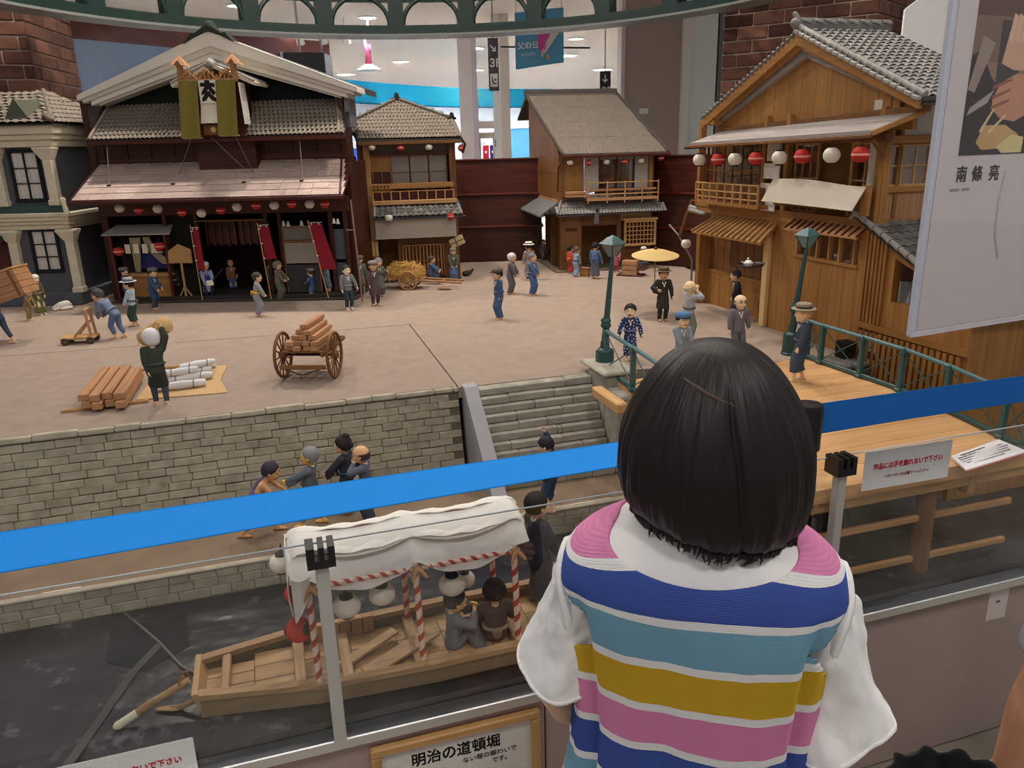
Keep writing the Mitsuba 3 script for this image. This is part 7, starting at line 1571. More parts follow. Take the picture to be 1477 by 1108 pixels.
MU = doll('street musician in pale blue coat, indigo vest and white cap holding an instrument', (-1.334, 3.410, 0.775), -62, .178, S(148, 170, 212), S(46, 40, 62), 'coat', hat='towel', hatc=S(238, 236, 230), vest=S(74, 62, 116), lh=(.16, .08, .52), rh=(.12, -.06, .42), hem=.05, shoe=S(70, 54, 44))
doll('person in grey-green kimono standing on the theatre step behind the musician', (-1.388, 3.734, 0.775), -80, .165, S(100, 116, 100), S(92, 104, 94), 'robe', sash=S(120, 126, 116), lh=(.08, .11, .44), rh=(.08, -.11, .44), collar=S(210, 196, 196), cut='bald', hair=S(70, 64, 60))
doll('person in rust jacket and blue hakama with white socks on the theatre step', (-1.292, 3.609, 0.775), -70, .158, S(158, 104, 80), S(88, 112, 158), 'hakama', cut='bald', hair=S(60, 54, 50), lh=(.06, .13, .48), rh=(.06, -.13, .40), shoe=S(236, 230, 218), hem=.09)
doll('grey-robed person with bright yellow sash bow seen before the theatre door', (-1.006, 3.046, 0.775), 15, .180, S(148, 148, 154), S(140, 140, 150), 'robe', hair=S(64, 60, 50), lean=8, sash=S(222, 184, 30), cut='bun', lh=(.20, .06, .40), rh=(.22, -.06, .42))
doll('dark-haired man half hidden behind the grey-brown robe at the theatre door', (-1.094, 3.544, 0.775), 60, .165, S(96, 98, 94), S(80, 84, 80), 'robe')
doll('large person in grey-brown hooded robe holding out one hand before the theatre', (-1.010, 3.381, 0.775), -8, .178, S(116, 110, 98), S(98, 98, 84), 'robe', hat='hood', hatc=S(128, 118, 110), girth=1.25, lh=(.28, .05, .48), rh=(.26, -.07, .44), hem=.04, shoe=S(60, 50, 44))
doll('thin bare brown figure before the notice board papers', (-0.968, 3.708, 0.775), -60, .165, S(118, 96, 82), S(100, 84, 74), 'robe', cut='bald', hair=S(120, 100, 86), skin=S(186, 158, 130))
doll('small child in royal blue robe raising a hand before the theatre', (-0.869, 3.393, 0.775), 150, .132, S(56, 86, 140), S(92, 120, 160), 'short', lh=(.10, .18, .58), rh=(.12, -.16, .66), hs=1.25, hat='cap', hatc=S(124, 116, 112), skin=PALE, shoe=S(200, 186, 160))
doll('person in light blue kimono beside the child in royal blue', (-0.814, 3.435, 0.775), 35, .182, S(134, 162, 184), S(126, 152, 172), 'short', sash=S(110, 134, 158), hair=S(84, 74, 70), shoe=S(190, 178, 150))
doll('boy in grey jacket and dark trousers facing the visitor before the theatre corner', (-0.660, 3.137, 0.775), -55, .186, S(118, 122, 126), S(50, 60, 76), 'trousers', lh=(.10, .19, .46), rh=(.06, -.16, .42), sash=S(128, 134, 136), skin=PALE, collar=S(232, 228, 220), hem=.09, shoe=S(226, 208, 186))
doll('person in grey-green coat and soft cap behind the boy in grey jacket', (-0.670, 3.482, 0.775), -75, .178, S(104, 112, 98), S(112, 108, 96), 'short', hat='cap', hatc=S(112, 104, 94), collar=S(230, 226, 214), skin=S(206, 186, 166))
doll('person with grey kerchief hidden behind the man in dark plum coat', (-0.572, 3.400, 0.775), -60, .175, S(96, 104, 92), S(96, 98, 90), 'robe', hat='hood', hatc=S(160, 160, 158))
doll('man in dark plum coat stretching one arm to the hay cart', (-0.564, 3.211, 0.775), -65, .190, S(92, 76, 78), S(76, 64, 66), 'coat', hat='cap', hatc=S(140, 128, 120), lh=(.06, .30, .74), rh=(.08, -.13, .40), collar=S(230, 218, 196), hem=.10, leg=S(76, 66, 62), shoe=S(120, 96, 76))
RK = doll('carter in blue coat sitting on the shaft of the hay cart', (-0.375, 3.693, 0.775), 8, .165, S(76, 104, 138), S(70, 84, 118), 'trousers', hip=.30, lean=6, lf=(.26, .06, 0), rf=(.24, -.06, 0), lh=(.28, .08, .40), rh=(.26, -.08, .36), hair=S(72, 64, 62))
OL = doll('old woman in dark green jacket and blue skirt with a box on her back', (-0.269, 3.755, 0.775), -80, .172, S(92, 100, 82), S(86, 112, 148), 'robe', hat='towel', hatc=S(120, 112, 106), lean=12, lh=(.12, .08, .46), rh=(.14, -.06, .44), skin=S(212, 184, 158), hem=.06)
doll('man in blue robe with cap standing alone in the middle of the plaza', (-0.039, 2.872, 0.775), -160, .196, S(68, 90, 128), S(66, 92, 130), 'robe', sash=S(84, 104, 140), hat='cap', hatc=S(84, 76, 70), lean=2, lh=(.02, .11, .42), rh=(.05, -.11, .40), hem=.06, shoe=S(228, 214, 196))
doll('old woman with white hair in grey kimono behind the man in blue robe', (0.003, 3.382, 0.775), -15, .186, S(104, 100, 104), S(96, 94, 98), 'robe', hair=S(206, 206, 206), cut='bun', lean=8, lh=(.20, .06, .50), rh=(.18, -.06, .46), hem=.05)
doll('man in boater hat and pale grey robe walking towards the gabled inn', (0.099, 3.736, 0.775), 120, .186, S(150, 144, 140), S(140, 134, 130), 'robe', hat='boater', hatc=S(226, 216, 196), lh=(.12, .13, .42), rh=(.14, -.13, .42), hem=.10, leg=S(50, 50, 60))
doll('woman with hands folded in deep blue kimono nearest the gabled inn corner', (0.100, 3.335, 0.775), -30, .188, S(80, 104, 142), S(70, 98, 140), 'robe', sash=S(110, 116, 142), hair=S(120, 116, 116), cut='bun', lh=(.16, .05, .48), rh=(.15, -.04, .48), hem=.07, shoe=S(204, 190, 160))
doll('small grey figure inside the dark side doorway of the gabled inn', (0.196, 4.356, 0.775), -80, .125, S(96, 96, 92), S(80, 80, 78), 'robe')
doll('little girl in red kimono before the pier of the gabled inn', (0.309, 3.915, 0.775), 40, .140, S(196, 84, 72), S(176, 62, 60), 'robe', sash=S(210, 130, 60), cut='bun', hs=1.15, skin=PALE)
doll('child in pale blue kimono with dark sash beside the girl in red', (0.327, 3.803, 0.775), 30, .148, S(142, 166, 190), S(136, 162, 190), 'robe', sash=S(70, 84, 110), hair=S(96, 80, 72), lean=8, lh=(.18, .06, .40), rh=(.18, -.06, .42), hs=1.1)
doll('figure seen from behind in blue haori and grey hakama before the gabled inn', (0.415, 3.726, 0.775), 55, .180, S(84, 112, 146), S(92, 94, 106), 'hakama', sash=S(66, 88, 124), girth=1.15, lh=(.08, .17, .42), rh=(.12, -.18, .40), hem=.10, shoe=S(190, 170, 140))
doll('child in pink and white kimono half behind the lantern of the near lamp post', (0.542, 3.920, 0.775), -120, .150, S(196, 120, 132), S(170, 70, 90), 'robe', sash=S(232, 220, 214), cut='bun')
doll('seller in dark clothes with white cap crouching behind the wooden stand', (0.708, 3.983, 0.775), 170, .150, S(58, 58, 62), S(86, 92, 108), 'trousers', hip=.26, lean=14, hat='towel', hatc=S(226, 216, 202), lf=(.14, .07, 0), rf=(.14, -.07, 0), lh=(.24, .08, .36), rh=(.22, -.08, .34))
UM = doll('man in long black coat and brown hat holding a paper umbrella', (0.556, 2.773, 0.775), -85, .196, S(50, 50, 44), S(46, 46, 42), 'coat', hat='boater', hatc=S(104, 86, 64), lh=(.02, .20, .34), rh=(.10, -.12, .60), hem=.05, leg=S(44, 40, 38), shoe=S(54, 40, 32), skin=S(206, 164, 124), wide=True)
doll('bald man in grey kimono shading his mouth with his hands beside the restaurant', (0.585, 2.482, 0.775), 25, .198, S(168, 168, 172), S(126, 128, 120), 'robe', cut='bald', hair=S(206, 190, 160), vest=None, sash=S(92, 94, 96), lh=(.13, .03, .86), rh=(.13, -.03, .80), pitch=-14, skin=S(238, 208, 160), hem=.06)
doll('schoolboy in blue cap and pale grey kimono behind the dark hair of the girl', (0.471, 2.072, 0.775), -75, .180, S(146, 158, 172), S(120, 130, 146), 'robe', hat='cap', hatc=S(84, 120, 160), vest=S(132, 138, 148), collar=S(232, 232, 230), lh=(.10, .13, .46), rh=(.14, -.04, .50), hs=1.1, skin=S(238, 210, 174))
doll('girl in navy kimono with white spots and open mouth beside the near lamp post', (0.356, 2.246, 0.775), -95, .170, S(44, 58, 104), S(42, 56, 100), 'robe', sash=S(106, 118, 144), dots=S(226, 226, 226), cut='short', hs=1.12, lh=(.06, .22, .42), rh=(.06, -.22, .44), lean=-4, skin=S(244, 218, 180), mouth=.7, hem=.10, shoe=S(190, 140, 100), yaw=-8)
doll('balding man with spectacles in grey suit jacket behind the head of the girl', (0.673, 2.229, 0.775), -78, .198, S(112, 108, 116), S(96, 96, 106), 'trousers', cut='bald', hair=S(50, 44, 46), glasses=True, collar=S(220, 212, 206), lh=(.02, .19, .36), rh=(.04, -.17, .36), skin=S(240, 206, 168), wide=False, mouth=.1)
WA = doll('waiter in black jacket carrying a tray on his shoulder by the restaurant', (0.828, 2.763, 0.775), 175, .186, S(46, 46, 58), S(44, 46, 60), 'robe', lean=10, yaw=-10, rh=(.06, -.16, .93), lh=(.18, .12, .34), hair=S(44, 40, 46), hem=.08)
doll('man in straw boater and dark slate kimono walking across the wooden bridge', (0.772, 1.988, 0.776), 178, .212, S(62, 76, 92), S(60, 74, 90), 'robe', hat='boater', hatc=S(156, 142, 120), sash=S(66, 80, 96), yaw=-6, lh=(.10, .14, .40), rh=(-.04, -.16, .38), hem=.14, collar=S(220, 206, 190), lf=(.09, .05, 0), rf=(-.06, -.05, 0), skin=S(240, 206, 166), shoe=S(120, 84, 54), hair=S(196, 160, 120), mouth=.2)
# on the lower quay
doll('half-naked man with purple robe slipped from his shoulders lunging on the quay', (-0.606, 1.637, 0.545), 8, .205, S(92, 80, 116), S(86, 74, 108), 'slip', bare=True, lean=34, hip=.40, hair=S(50, 46, 56), lf=(.22, .06, 0), rf=(-.16, -.06, 0), lh=(.40, .10, .42), rh=(.36, -.08, .46), skin=S(216, 164, 112), mouth=.6, hem=.16, shoe=S(110, 70, 50))
doll('shouting old man in grey jacket leaping back from the half-naked man', (-0.485, 1.675, 0.545), 178, .205, S(104, 112, 120), S(138, 152, 172), 'trousers', lean=-8, hair=S(136, 136, 140), mouth=1.3, lh=(.30, .14, .58), rh=(.18, -.06, .58), lf=(.10, .07, 0), rf=(-.12, -.06, 0), skin=S(236, 186, 100), sash=S(70, 74, 82), hem=.10, pitch=-6)
doll('woman in black kimono with hair tied up raising one hand on the quay', (-0.409, 1.740, 0.545), 170, .205, S(56, 58, 68), S(54, 62, 82), 'robe', cut='updo', lh=(.22, .14, .52), rh=(.16, -.04, .50), sash=S(58, 78, 104), skin=S(232, 184, 142), collar=S(84, 96, 116), hem=.05)
doll('man in grey robe covering his face with a white cloth on the quay', (-0.350, 1.685, 0.545), 178, .200, S(94, 100, 116), S(56, 64, 84), 'robe', cut='bald', hair=S(70, 58, 56), lh=(.12, .05, .78), rh=(.12, -.05, .76), skin=S(226, 176, 134), lean=4, hem=.05, glasses=True)
doll('barefoot man in navy robe with raised fist at the foot of the stairs', (0.089, 1.722, 0.545), 165, .196, S(54, 70, 96), S(56, 72, 98), 'robe', rh=(.10, -.12, 1.0), lh=(.08, .13, .5), hair=S(44, 40, 52), pitch=14, skin=S(238, 196, 160), hem=.18, lean=6, shoe=S(230, 186, 150))
# in the boat
doll('man in grey robe sitting in the boat and drinking from a cup', (-0.125, 1.269, 0.475), 20, .215, S(112, 116, 124), S(104, 108, 116), 'robe', hip=.10, lf=(.24, .10, .02), rf=(.22, -.12, .02), lh=(.20, .05, .42), rh=(.20, -.04, .40), hair=S(60, 58, 62), skin=S(228, 190, 130), lean=4, hem=.05)
doll('dark-robed woman with dressed hair seen beside the drinker in the boat', (-0.044, 1.283, 0.478), 100, .220, S(72, 62, 62), S(66, 58, 60), 'robe', hip=.12, lf=(.20, .08, .02), rf=(.20, -.08, .02), cut='updo', hair=S(48, 36, 34), sash=S(140, 124, 100), lh=(.16, .10, .3), rh=(.16, -.10, .3))
doll('boatman in dark robe standing at the bow below the barefoot man', (0.042, 1.402, 0.497), 30, .250, S(56, 54, 66), S(50, 50, 58), 'robe', hair=S(34, 32, 30), pitch=-6, lh=(.12, .12, .42), rh=(.16, -.10, .44), skin=S(222, 178, 146), hem=.06, girth=1.1)
cu = thing('sake_cup', 'tiny white cup in the hand of the drinker in the boat', 'cup'); part(cu, 'bowl', lathe([(0, 0), (.004, .0), (.008, .008), (.007, .008), (0, .002)], 12), 'gloss', Fr((-0.089, 1.305, 0.536)), smooth=40, col=S(226, 222, 210))


# ---------------------------------------------------------------- the girl in front of the display
mat('hair_black', **pr(S(24, 17, 15), .46, specular=.35))
def knit(p, n, uv):
    """striped knit: coloured bands with thin white bands between them, dyed by the height uv.y"""
    z = uv.y + .004 * mikit.noise(uv.x * 14.0, uv.y * 20.0) - .002
    k = (.972 - z) / .0568
    i = dr.floor(k); t = k - i
    cols = [S(62, 84, 158), S(118, 164, 188), S(204, 164, 40), S(218, 132, 176)]
    m = i + 8 - 4 * dr.floor((i + 8) / 4)
    c = mi.Color3f(cols[0])
    for q in (1, 2, 3): c = dr.select(dr.abs(m - q) < .5, mi.Color3f(cols[q]), c)
    w = mikit.smoothstep(.815, .83, t)
    rib = .93 + .07 * dr.sin(uv.y * 2400.0) * (.6 + .4 * mikit.noise(uv.x * 90, uv.y * 90))
    return mikit.mix(c, S(232, 230, 230), w) * rib
mat('striped_knit', type='bumpmap', t=mikit.proc(lambda p, n, uv: .5 + .5 * dr.sin(uv.y * 2400.0), .0006), scale=.0005, b=pr(mikit.proc(knit), .85, specular=.2, sheen=.3))
mat('white_cotton', type='bumpmap', t=mikit.proc(lambda p, n, uv: mikit.fbm(p.x * 260, p.y * 260, p.z * 260, 2), .0008), scale=.0006, b=pr(S(232, 229, 228), .85, specular=.2))

GK = thing('person', 'young girl seen from behind with black bob, striped knit vest and white puff sleeves', 'person')
GF = Fr((.212, .795, 0), (.972, -.235, 0))          # x to her right, y forward, z up
sk = S(222, 178, 150)
def sp(xs, ys, q):
    from scipy.interpolate import PchipInterpolator
    return PchipInterpolator(xs, ys)(q)
gn = lambda p, s=0: meshkit.fbm(np.asarray(p, float), 3, s) - .5
# body: one continuous figure (head with face, neck, torso, arms, hands, legs)
gb = [hull(((0, .004, 1.10), (.074, .086, .082)), ((0, .012, 1.045), (.055, .062, .055))), hull(((0, .092, 1.075), (.012, .012, .010)), ((0, .082, 1.10), (.010, .010, .016))), hull(((0, .062, 1.012), (.022, .022, .018)), ((0, .04, 1.03), (.04, .04, .03))), hull(((0, .080, 1.035), (.022, .010, .010)))]
for s in (1, -1):
    gb += [hull(((s * .076, .0, 1.075), (.010, .016, .024))), hull(((s * .035, .070, 1.06), (.020, .018, .018)))]
    gb += [hull(((s * .130, 0, .915), .034), ((s * .172, -.02, .765), .029)), hull(((s * .172, -.02, .765), .029), ((s * .165, .045, .67), .024), ((s * .125, .135, .60), .019))]
    gb += hand_shape(V(s * .120, .135, .60), V(-s * .15, .7, -.35), V(-s * .9, .2, -.3), 1.25, .6, s < 0)
    gb += [hull(((s * .06, 0, .52), .070), ((s * .062, .012, .30), .045)), hull(((s * .062, .012, .30), .045), ((s * .062, -.005, .22), .045), ((s * .062, 0, .075), .028)), hull(((s * .062, -.012, .035), .030), ((s * .064, .05, .025), .028), ((s * .066, .11, .016), (.034, .03, .015)))]
gb += [hull(((0, .0, 1.03), .042), ((0, -.004, .95), .046)), hull(((.10, 0, .930), .034), ((-.10, 0, .930), .034), ((0, 0, .80), (.115, .075, .06))), hull(((0, 0, .80), (.115, .075, .06)), ((0, 0, .55), (.12, .085, .06)))]
part(GK, 'body', soften(unite(gb), .012, 6), 'paint', GF, smooth=True, col=sk)
for s in (1, -1):
    part(GK, 'eye', ball((s * .032, .083, 1.088), (.013, .006, .008), 2), 'satin', GF, smooth=True, col=S(240, 236, 232)); part(GK, 'pupil', ball((s * .032, .0875, 1.088), (.006, .003, .0065), 2), 'satin', GF, smooth=True, col=INK)
    part(GK, 'eyebrow', tube([(s * .018, .090, 1.108), (s * .034, .087, 1.112), (s * .05, .074, 1.107)], .0025, 6), 'paint', GF, col=INK)
    part(GK, 'shoe', soften(hull(((s * .062, -.016, .035), .036), ((s * .066, .11, .022), (.040, .036, .022))), .012, 3), 'paint', GF, smooth=True, col=S(90, 100, 130))
part(GK, 'mouth', ball((0, .0895, 1.036), (.019, .004, .005), 2), 'paint', GF, smooth=True, col=S(186, 96, 92))
part(GK, 'shorts', soften(unite([hull(((0, 0, .56), (.135, .10, .05)), ((.06, 0, .42), (.078, .085, .03)), ((-.06, 0, .42), (.078, .085, .03)))]), .014, 4), 'paint', GF, smooth=True, col=S(60, 70, 104))

# hair: a bob of combed strands with parting and turned-in hem
def hair_fn(u, v):
    th = u * 2 * np.pi; t = v
    zt = 1.199 - .198 * sp([0, .1, .2, .3, .42, .54, .66, .8, .92, 1.0], [0, .035, .13, .29, .45, .60, .75, .875, .955, 1.0], t)
    r = sp([0, .1, .2, .3, .42, .54, .66, .8, .92, 1.0], [0, .032, .060, .084, .099, .1065, .1075, .104, .095, .080], t)
    back = np.clip(-np.sin(th), 0, 1)
    zt = zt - .012 * t * back + .012 * t * np.clip(np.sin(th), 0, 1) - .012 * np.cos(th) * t
    q = np.stack([np.cos(th) * 3.2, np.sin(th) * 3.2, t * .9], -1)
    clump = gn(q * 2.2, 3) * .010 * np.clip(t * 3, 0, 1)
    st1 = gn(np.stack([np.cos(th) * 26, np.sin(th) * 26, t * 1.6], -1), 5) * .0030 * np.clip(t * 4, 0.15, 1)
    st2 = gn(np.stack([np.cos(th) * 70, np.sin(th) * 70, t * 2.0 + 4], -1), 9) * .0013 * np.clip(t * 4, 0.2, 1)
    seam = -.0045 * np.exp(-((th - (-np.pi / 2 + .22 + .30 * (t - .5))) % (2 * np.pi) - 0) ** 2 / .0018) - .0045 * np.exp(-(((th - (-np.pi / 2 + .22 + .30 * (t - .5))) % (2 * np.pi)) - 2 * np.pi) ** 2 / .0018)
    R = r + clump + st1 + st2 + seam * np.clip((t - .15) * 5, 0, 1)
    zt = zt + gn(np.stack([np.cos(th) * 30, np.sin(th) * 30, t * 0], -1), 12) * .006 * np.clip((t - .9) * 10, 0, 1)
    return np.cos(th) * R * .985 + .010, np.sin(th) * R * .98 + .002, zt
hv, hf = grid(hair_fn, 420, 110)
def hair_under(u, v):
    x, y, z = hair_fn(u, np.ones_like(u)); k = 1 - .42 * v
    return x * k, y * k, z + .018 * np.sin(np.pi * v * .5) * v + .004 * v
uv_, uf_ = grid(hair_under, 420, 6)
part(GK, 'hair', join([(hv, hf), (uv_, uf_)]), 'hair_black', GF, smooth=True)
lock = []
r60 = random.Random(60)
for k in range(150):                     # loose tips along the hem
    th = r60.uniform(-np.pi * .98, 0.0) if k % 5 else r60.uniform(0, np.pi)
    x, y, z = (float(np.ravel(q)[0]) for q in hair_fn(np.array([th / (2 * np.pi)]), np.array([.93])))
    l = r60.uniform(.006, .020); c = r60.uniform(-.006, .006); inn = r60.uniform(.86, .95)
    lock.append(tube([(x, y, z), (x * .985 + c * .4, y * .985, z - l * .5), (x * inn + c, y * inn, z - l)], [.0022, .0016, .0003], 5))
part(GK, 'hair_tips', join(lock), 'hair_black', GF, smooth=True, kind='stuff')
pt = []
for q in np.linspace(0, 1, 14):
    u = (-np.pi / 2 - .75 + .95 * q) / (2 * np.pi); x, y, z = (float(np.ravel(k)[0]) for k in hair_fn(np.array([u]), np.array([.20 + .06 * q]))); pt.append((x, y, z - .0018))
part(GK, 'parting', tube(pt, [.0026 * math.sin(.25 + 2.6 * q / 13) for q in range(14)], 8), 'paint', GF, smooth=True, col=S(78, 64, 56), label='pale parting line of the scalp')

# knit vest and white shirt as lofts round the body
ZS = [.56, .62, .68, .74, .82, .885, .922, .946, .964, .978, .989, .998, 1.008]
AW = [.168, .155, .145, .141, .145, .152, .156, .149, .134, .114, .092, .074, .060]
BD = [.112, .104, .098, .096, .099, .102, .100, .094, .084, .073, .064, .056, .050]
SE = 2.5
def torso(th, z, off=0.0):
    a = sp(ZS, AW, z) + off; b = sp(ZS, BD, z) + off
    c, s = np.cos(th), np.sin(th); k = (np.abs(c) ** SE + np.abs(s) ** SE) ** (-1 / SE)
    fold = gn(np.stack([c * 2.4, s * 2.4, z * 4.0], -1), 21) * .020 * np.clip((.97 - z) / .08, 0, 1)
    for tc, d, w in ((-np.pi / 2 - .88, .013, .0075), (-np.pi / 2 + .80, .012, .006), (-np.pi / 2 - .25, .005, .05)):
        fold = fold - d * np.exp(-(th - tc) ** 2 / w) * np.clip((.93 - z) / .05, 0, 1)
    return c * k * (a + fold), s * k * (b + fold) - .004, z
def vest_fn(u, v):
    th = (u - .75) * 2 * np.pi
    top = .986 + .004 * np.abs(np.cos(th)) - .030 * np.clip(-np.sin(th), 0, 1) ** 2
    z = .57 + (top - .57) * v ** .9
    return torso(th, z, .003)
m_ = grid(vest_fn, 200, 110)
# armholes: the faces round the sleeves are left open
v_, f_ = m_
cen = v_[f_].mean(1)
hole = (np.abs(cen[:, 0]) > .095) & (((cen[:, 1] - .0) / .074) ** 2 + ((cen[:, 2] - .880) / .062) ** 2 < 1)
part(GK, 'knit_vest', solid((v_, f_[~hole]), .004), 'striped_knit', GF, smooth=True, uv=lambda q: np.stack([np.arctan2(q[:, 1], q[:, 0]) * .15, q[:, 2] + .026 * np.clip(np.abs(q[:, 0]) / .14, 0, 1.1) ** 2 * np.clip((q[:, 2] - .915) / .045, 0, 1)], 1))
tn = grid(lambda u, v: torso((u - .75) * 2 * np.pi, .90 + .106 * v, -.0005), 120, 30)
part(GK, 'white_shirt', solid(tn, .002), 'white_cotton', GF, smooth=True)
ring = [np.array(torso(np.array([q]), np.array([1.004]), .001)).ravel() for q in np.linspace(0, 2 * np.pi, 41)[:-1]]
part(GK, 'shirt_neckband', tube(ring, .006, 8, True), 'white_cotton', GF, smooth=True)
# puff sleeves with flared hems
def sleeve(s):
    A0, A1 = V(s * .118, .0, .905), V(s * (.160 if s > 0 else .158), -.004, .745 if s > 0 else .775)
    ax = unit(A1 - A0); e1_ = unit(np.cross(ax, V(0, 1, 0)) * s); e2_ = np.cross(ax, e1_)
    def fn(u, v):
        th = u * 2 * np.pi
        r = sp([0, .12, .35, .7, .93, 1.0], [.048, .058, .058, .061, .069, .072], v)
        puck = .007 * np.sin(th * 9 + 1.3) * np.exp(-((v - .03) / .14) ** 2) + .005 * np.sin(th * 5 + 4 * v + s) * v
        puck = puck + gn(np.stack([np.cos(th) * 2, np.sin(th) * 2, v * 3 + s * 7], -1), 31) * .016
        c = A0[None] + (A1 - A0)[None] * v[:, None]
        x, y = np.cos(th) * (r + puck) * .86, np.sin(th) * (r + puck) * 1.0
        p = c + x[:, None] * e1_ + y[:, None] * e2_
        return p[:, 0], p[:, 1], p[:, 2] + .010 * np.sin(th * 2 + .6) * v
    k = part(GK, 'shirt_sleeve', solid(grid(fn, 110, 46), .002), 'white_cotton', GF, smooth=True)
    hem = [np.array(fn(np.array([q]), np.array([.985]))).ravel() for q in np.linspace(0, 1, 61)[:-1]]
    part(k, 'hem_seam', tube(hem, .0028, 6, True), 'white_cotton', GF, smooth=True)
    arm = [np.array(torso(np.array([a]), np.array([z]), .004)).ravel() for a, z in ((math.atan2(.074 * math.sin(q), .140) if s > 0 else math.pi - math.atan2(.074 * math.sin(q), .140), .880 + .062 * math.cos(q)) for q in np.linspace(0, 2 * np.pi, 41)[:-1])]
    part(GK, 'armhole_trim', tube(arm, .0065, 8, True), 'white_cotton', GF, smooth=True)
sleeve(1); sleeve(-1)

# ---------------------------------------------------------------- the second visitor at the edge
K2 = thing('person', 'visitor in grey short-sleeved shirt standing at the picture edge with bare arm hanging', 'person')
KF2 = Fr((.955, 1.02, 0), (.955, .30, 0))
kb_ = [hull(((0, 0, .985), (.072, .084, .085)), ((0, .012, .925), (.052, .06, .05))), hull(((0, .088, .955), (.011, .012, .011))), hull(((0, 0, .92), .040), ((0, 0, .84), .044)), hull(((.10, 0, .815), .036), ((-.10, 0, .815), .036), ((0, 0, .70), (.11, .075, .06))), hull(((0, 0, .70), (.11, .075, .06)), ((0, 0, .48), (.115, .085, .05)))]
for s in (1, -1):
    kb_ += [hull(((s * .074, 0, .965), (.010, .016, .022))), hull(((s * .135, 0, .80), .040), ((s * .172, -.004, .64), .036)), hull(((s * .172, -.004, .64), .037), ((s * .178, .010, .56), .035), ((s * .176, .03, .44), .024))]
    kb_ += hand_shape(V(s * .176, .03, .44), V(0, .15, -1), V(-s, .1, 0), 1.2, .5, s < 0)
    kb_ += [hull(((s * .058, 0, .46), .066), ((s * .06, .01, .27), .044)), hull(((s * .06, .01, .27), .044), ((s * .06, -.005, .20), .044), ((s * .06, 0, .07), .027)), hull(((s * .06, -.01, .03), .028), ((s * .062, .10, .018), (.033, .03, .016)))]
part(K2, 'body', soften(unite(kb_), .012, 6), 'paint', KF2, smooth=True, col=S(206, 150, 118))
part(K2, 'hair', soften(hull(((0, -.008, 1.005), (.084, .090, .082)), ((0, -.03, .95), (.076, .07, .05))), .014, 3), 'hair_black', KF2, smooth=True)
for s in (1, -1): part(K2, 'eye', ball((s * .030, .079, .972), (.012, .006, .007), 2), 'satin', KF2, smooth=True, col=S(40, 32, 30))
part(K2, 'mouth', ball((0, .080, .925), (.017, .006, .004), 2), 'paint', KF2, smooth=True, col=S(170, 90, 84))
part(K2, 'shirt', soften(unite([hull(((.10, 0, .815), .050), ((-.10, 0, .815), .050), ((0, 0, .72), (.13, .092, .05))), hull(((0, 0, .72), (.13, .092, .05)), ((0, 0, .46), (.135, .10, .03)))] + [hull(((s * .125, 0, .80), .052), ((s * .166, -.002, .665), (.050, .056, .020))) for s in (1, -1)]), .012, 4), 'paint', KF2, smooth=True, col=S(146, 150, 158))
for s in (1, -1): part(K2, 'sleeve_fold', tube([np.array([s * (.150 + .012 * k) - s * .052 * math.cos(a), .056 * math.sin(a), .735 - .038 * k - .012 * math.sin(a * 2)]) for k in (.8,) for a in np.linspace(-1.2, 1.2, 9)], .004, 6), 'paint', KF2, smooth=True, col=S(150, 154, 162))
part(K2, 'trousers', soften(unite([hull(((0, 0, .47), (.125, .095, .04)), ((.058, 0, .40), .068), ((-.058, 0, .40), .068))] + [hull(((s * .058, 0, .42), .070), ((s * .06, 0, .09), .046)) for s in (1, -1)]), .014, 3), 'paint', KF2, smooth=True, col=S(70, 76, 92))
bg = thing('black_bag', 'black bag with ruffled top edge standing on the floor beside the bare arm', 'bag')
bgf = Fr((.615, .905, 0), (.97, .2, 0))
part(bg, 'pouch', solid(grid(lambda u, v: ((.082 - .018 * np.sin(np.pi * v)) * np.cos(2 * np.pi * u), (.05 - .008 * np.sin(np.pi * v)) * np.sin(2 * np.pi * u), .002 + .455 * v), 60, 20), .003), 'paint', bgf, smooth=True, col=S(26, 26, 28))
part(bg, 'base', cbx(-.075, .075, -.04, .04, .0, .012, .004), 'paint', bgf, col=S(26, 26, 28))
part(bg, 'ruffle', solid(grid(lambda u, v: ((.080 + .012 * v + .006 * np.sin(2 * np.pi * u * 11) * v) * np.cos(2 * np.pi * u), (.050 + .012 * v + .006 * np.sin(2 * np.pi * u * 11) * v) * np.sin(2 * np.pi * u), .455 + .034 * v + .010 * v * np.abs(np.sin(2 * np.pi * u * 5.5))), 132, 8), .003), 'paint', bgf, smooth=True, col=S(30, 30, 32))


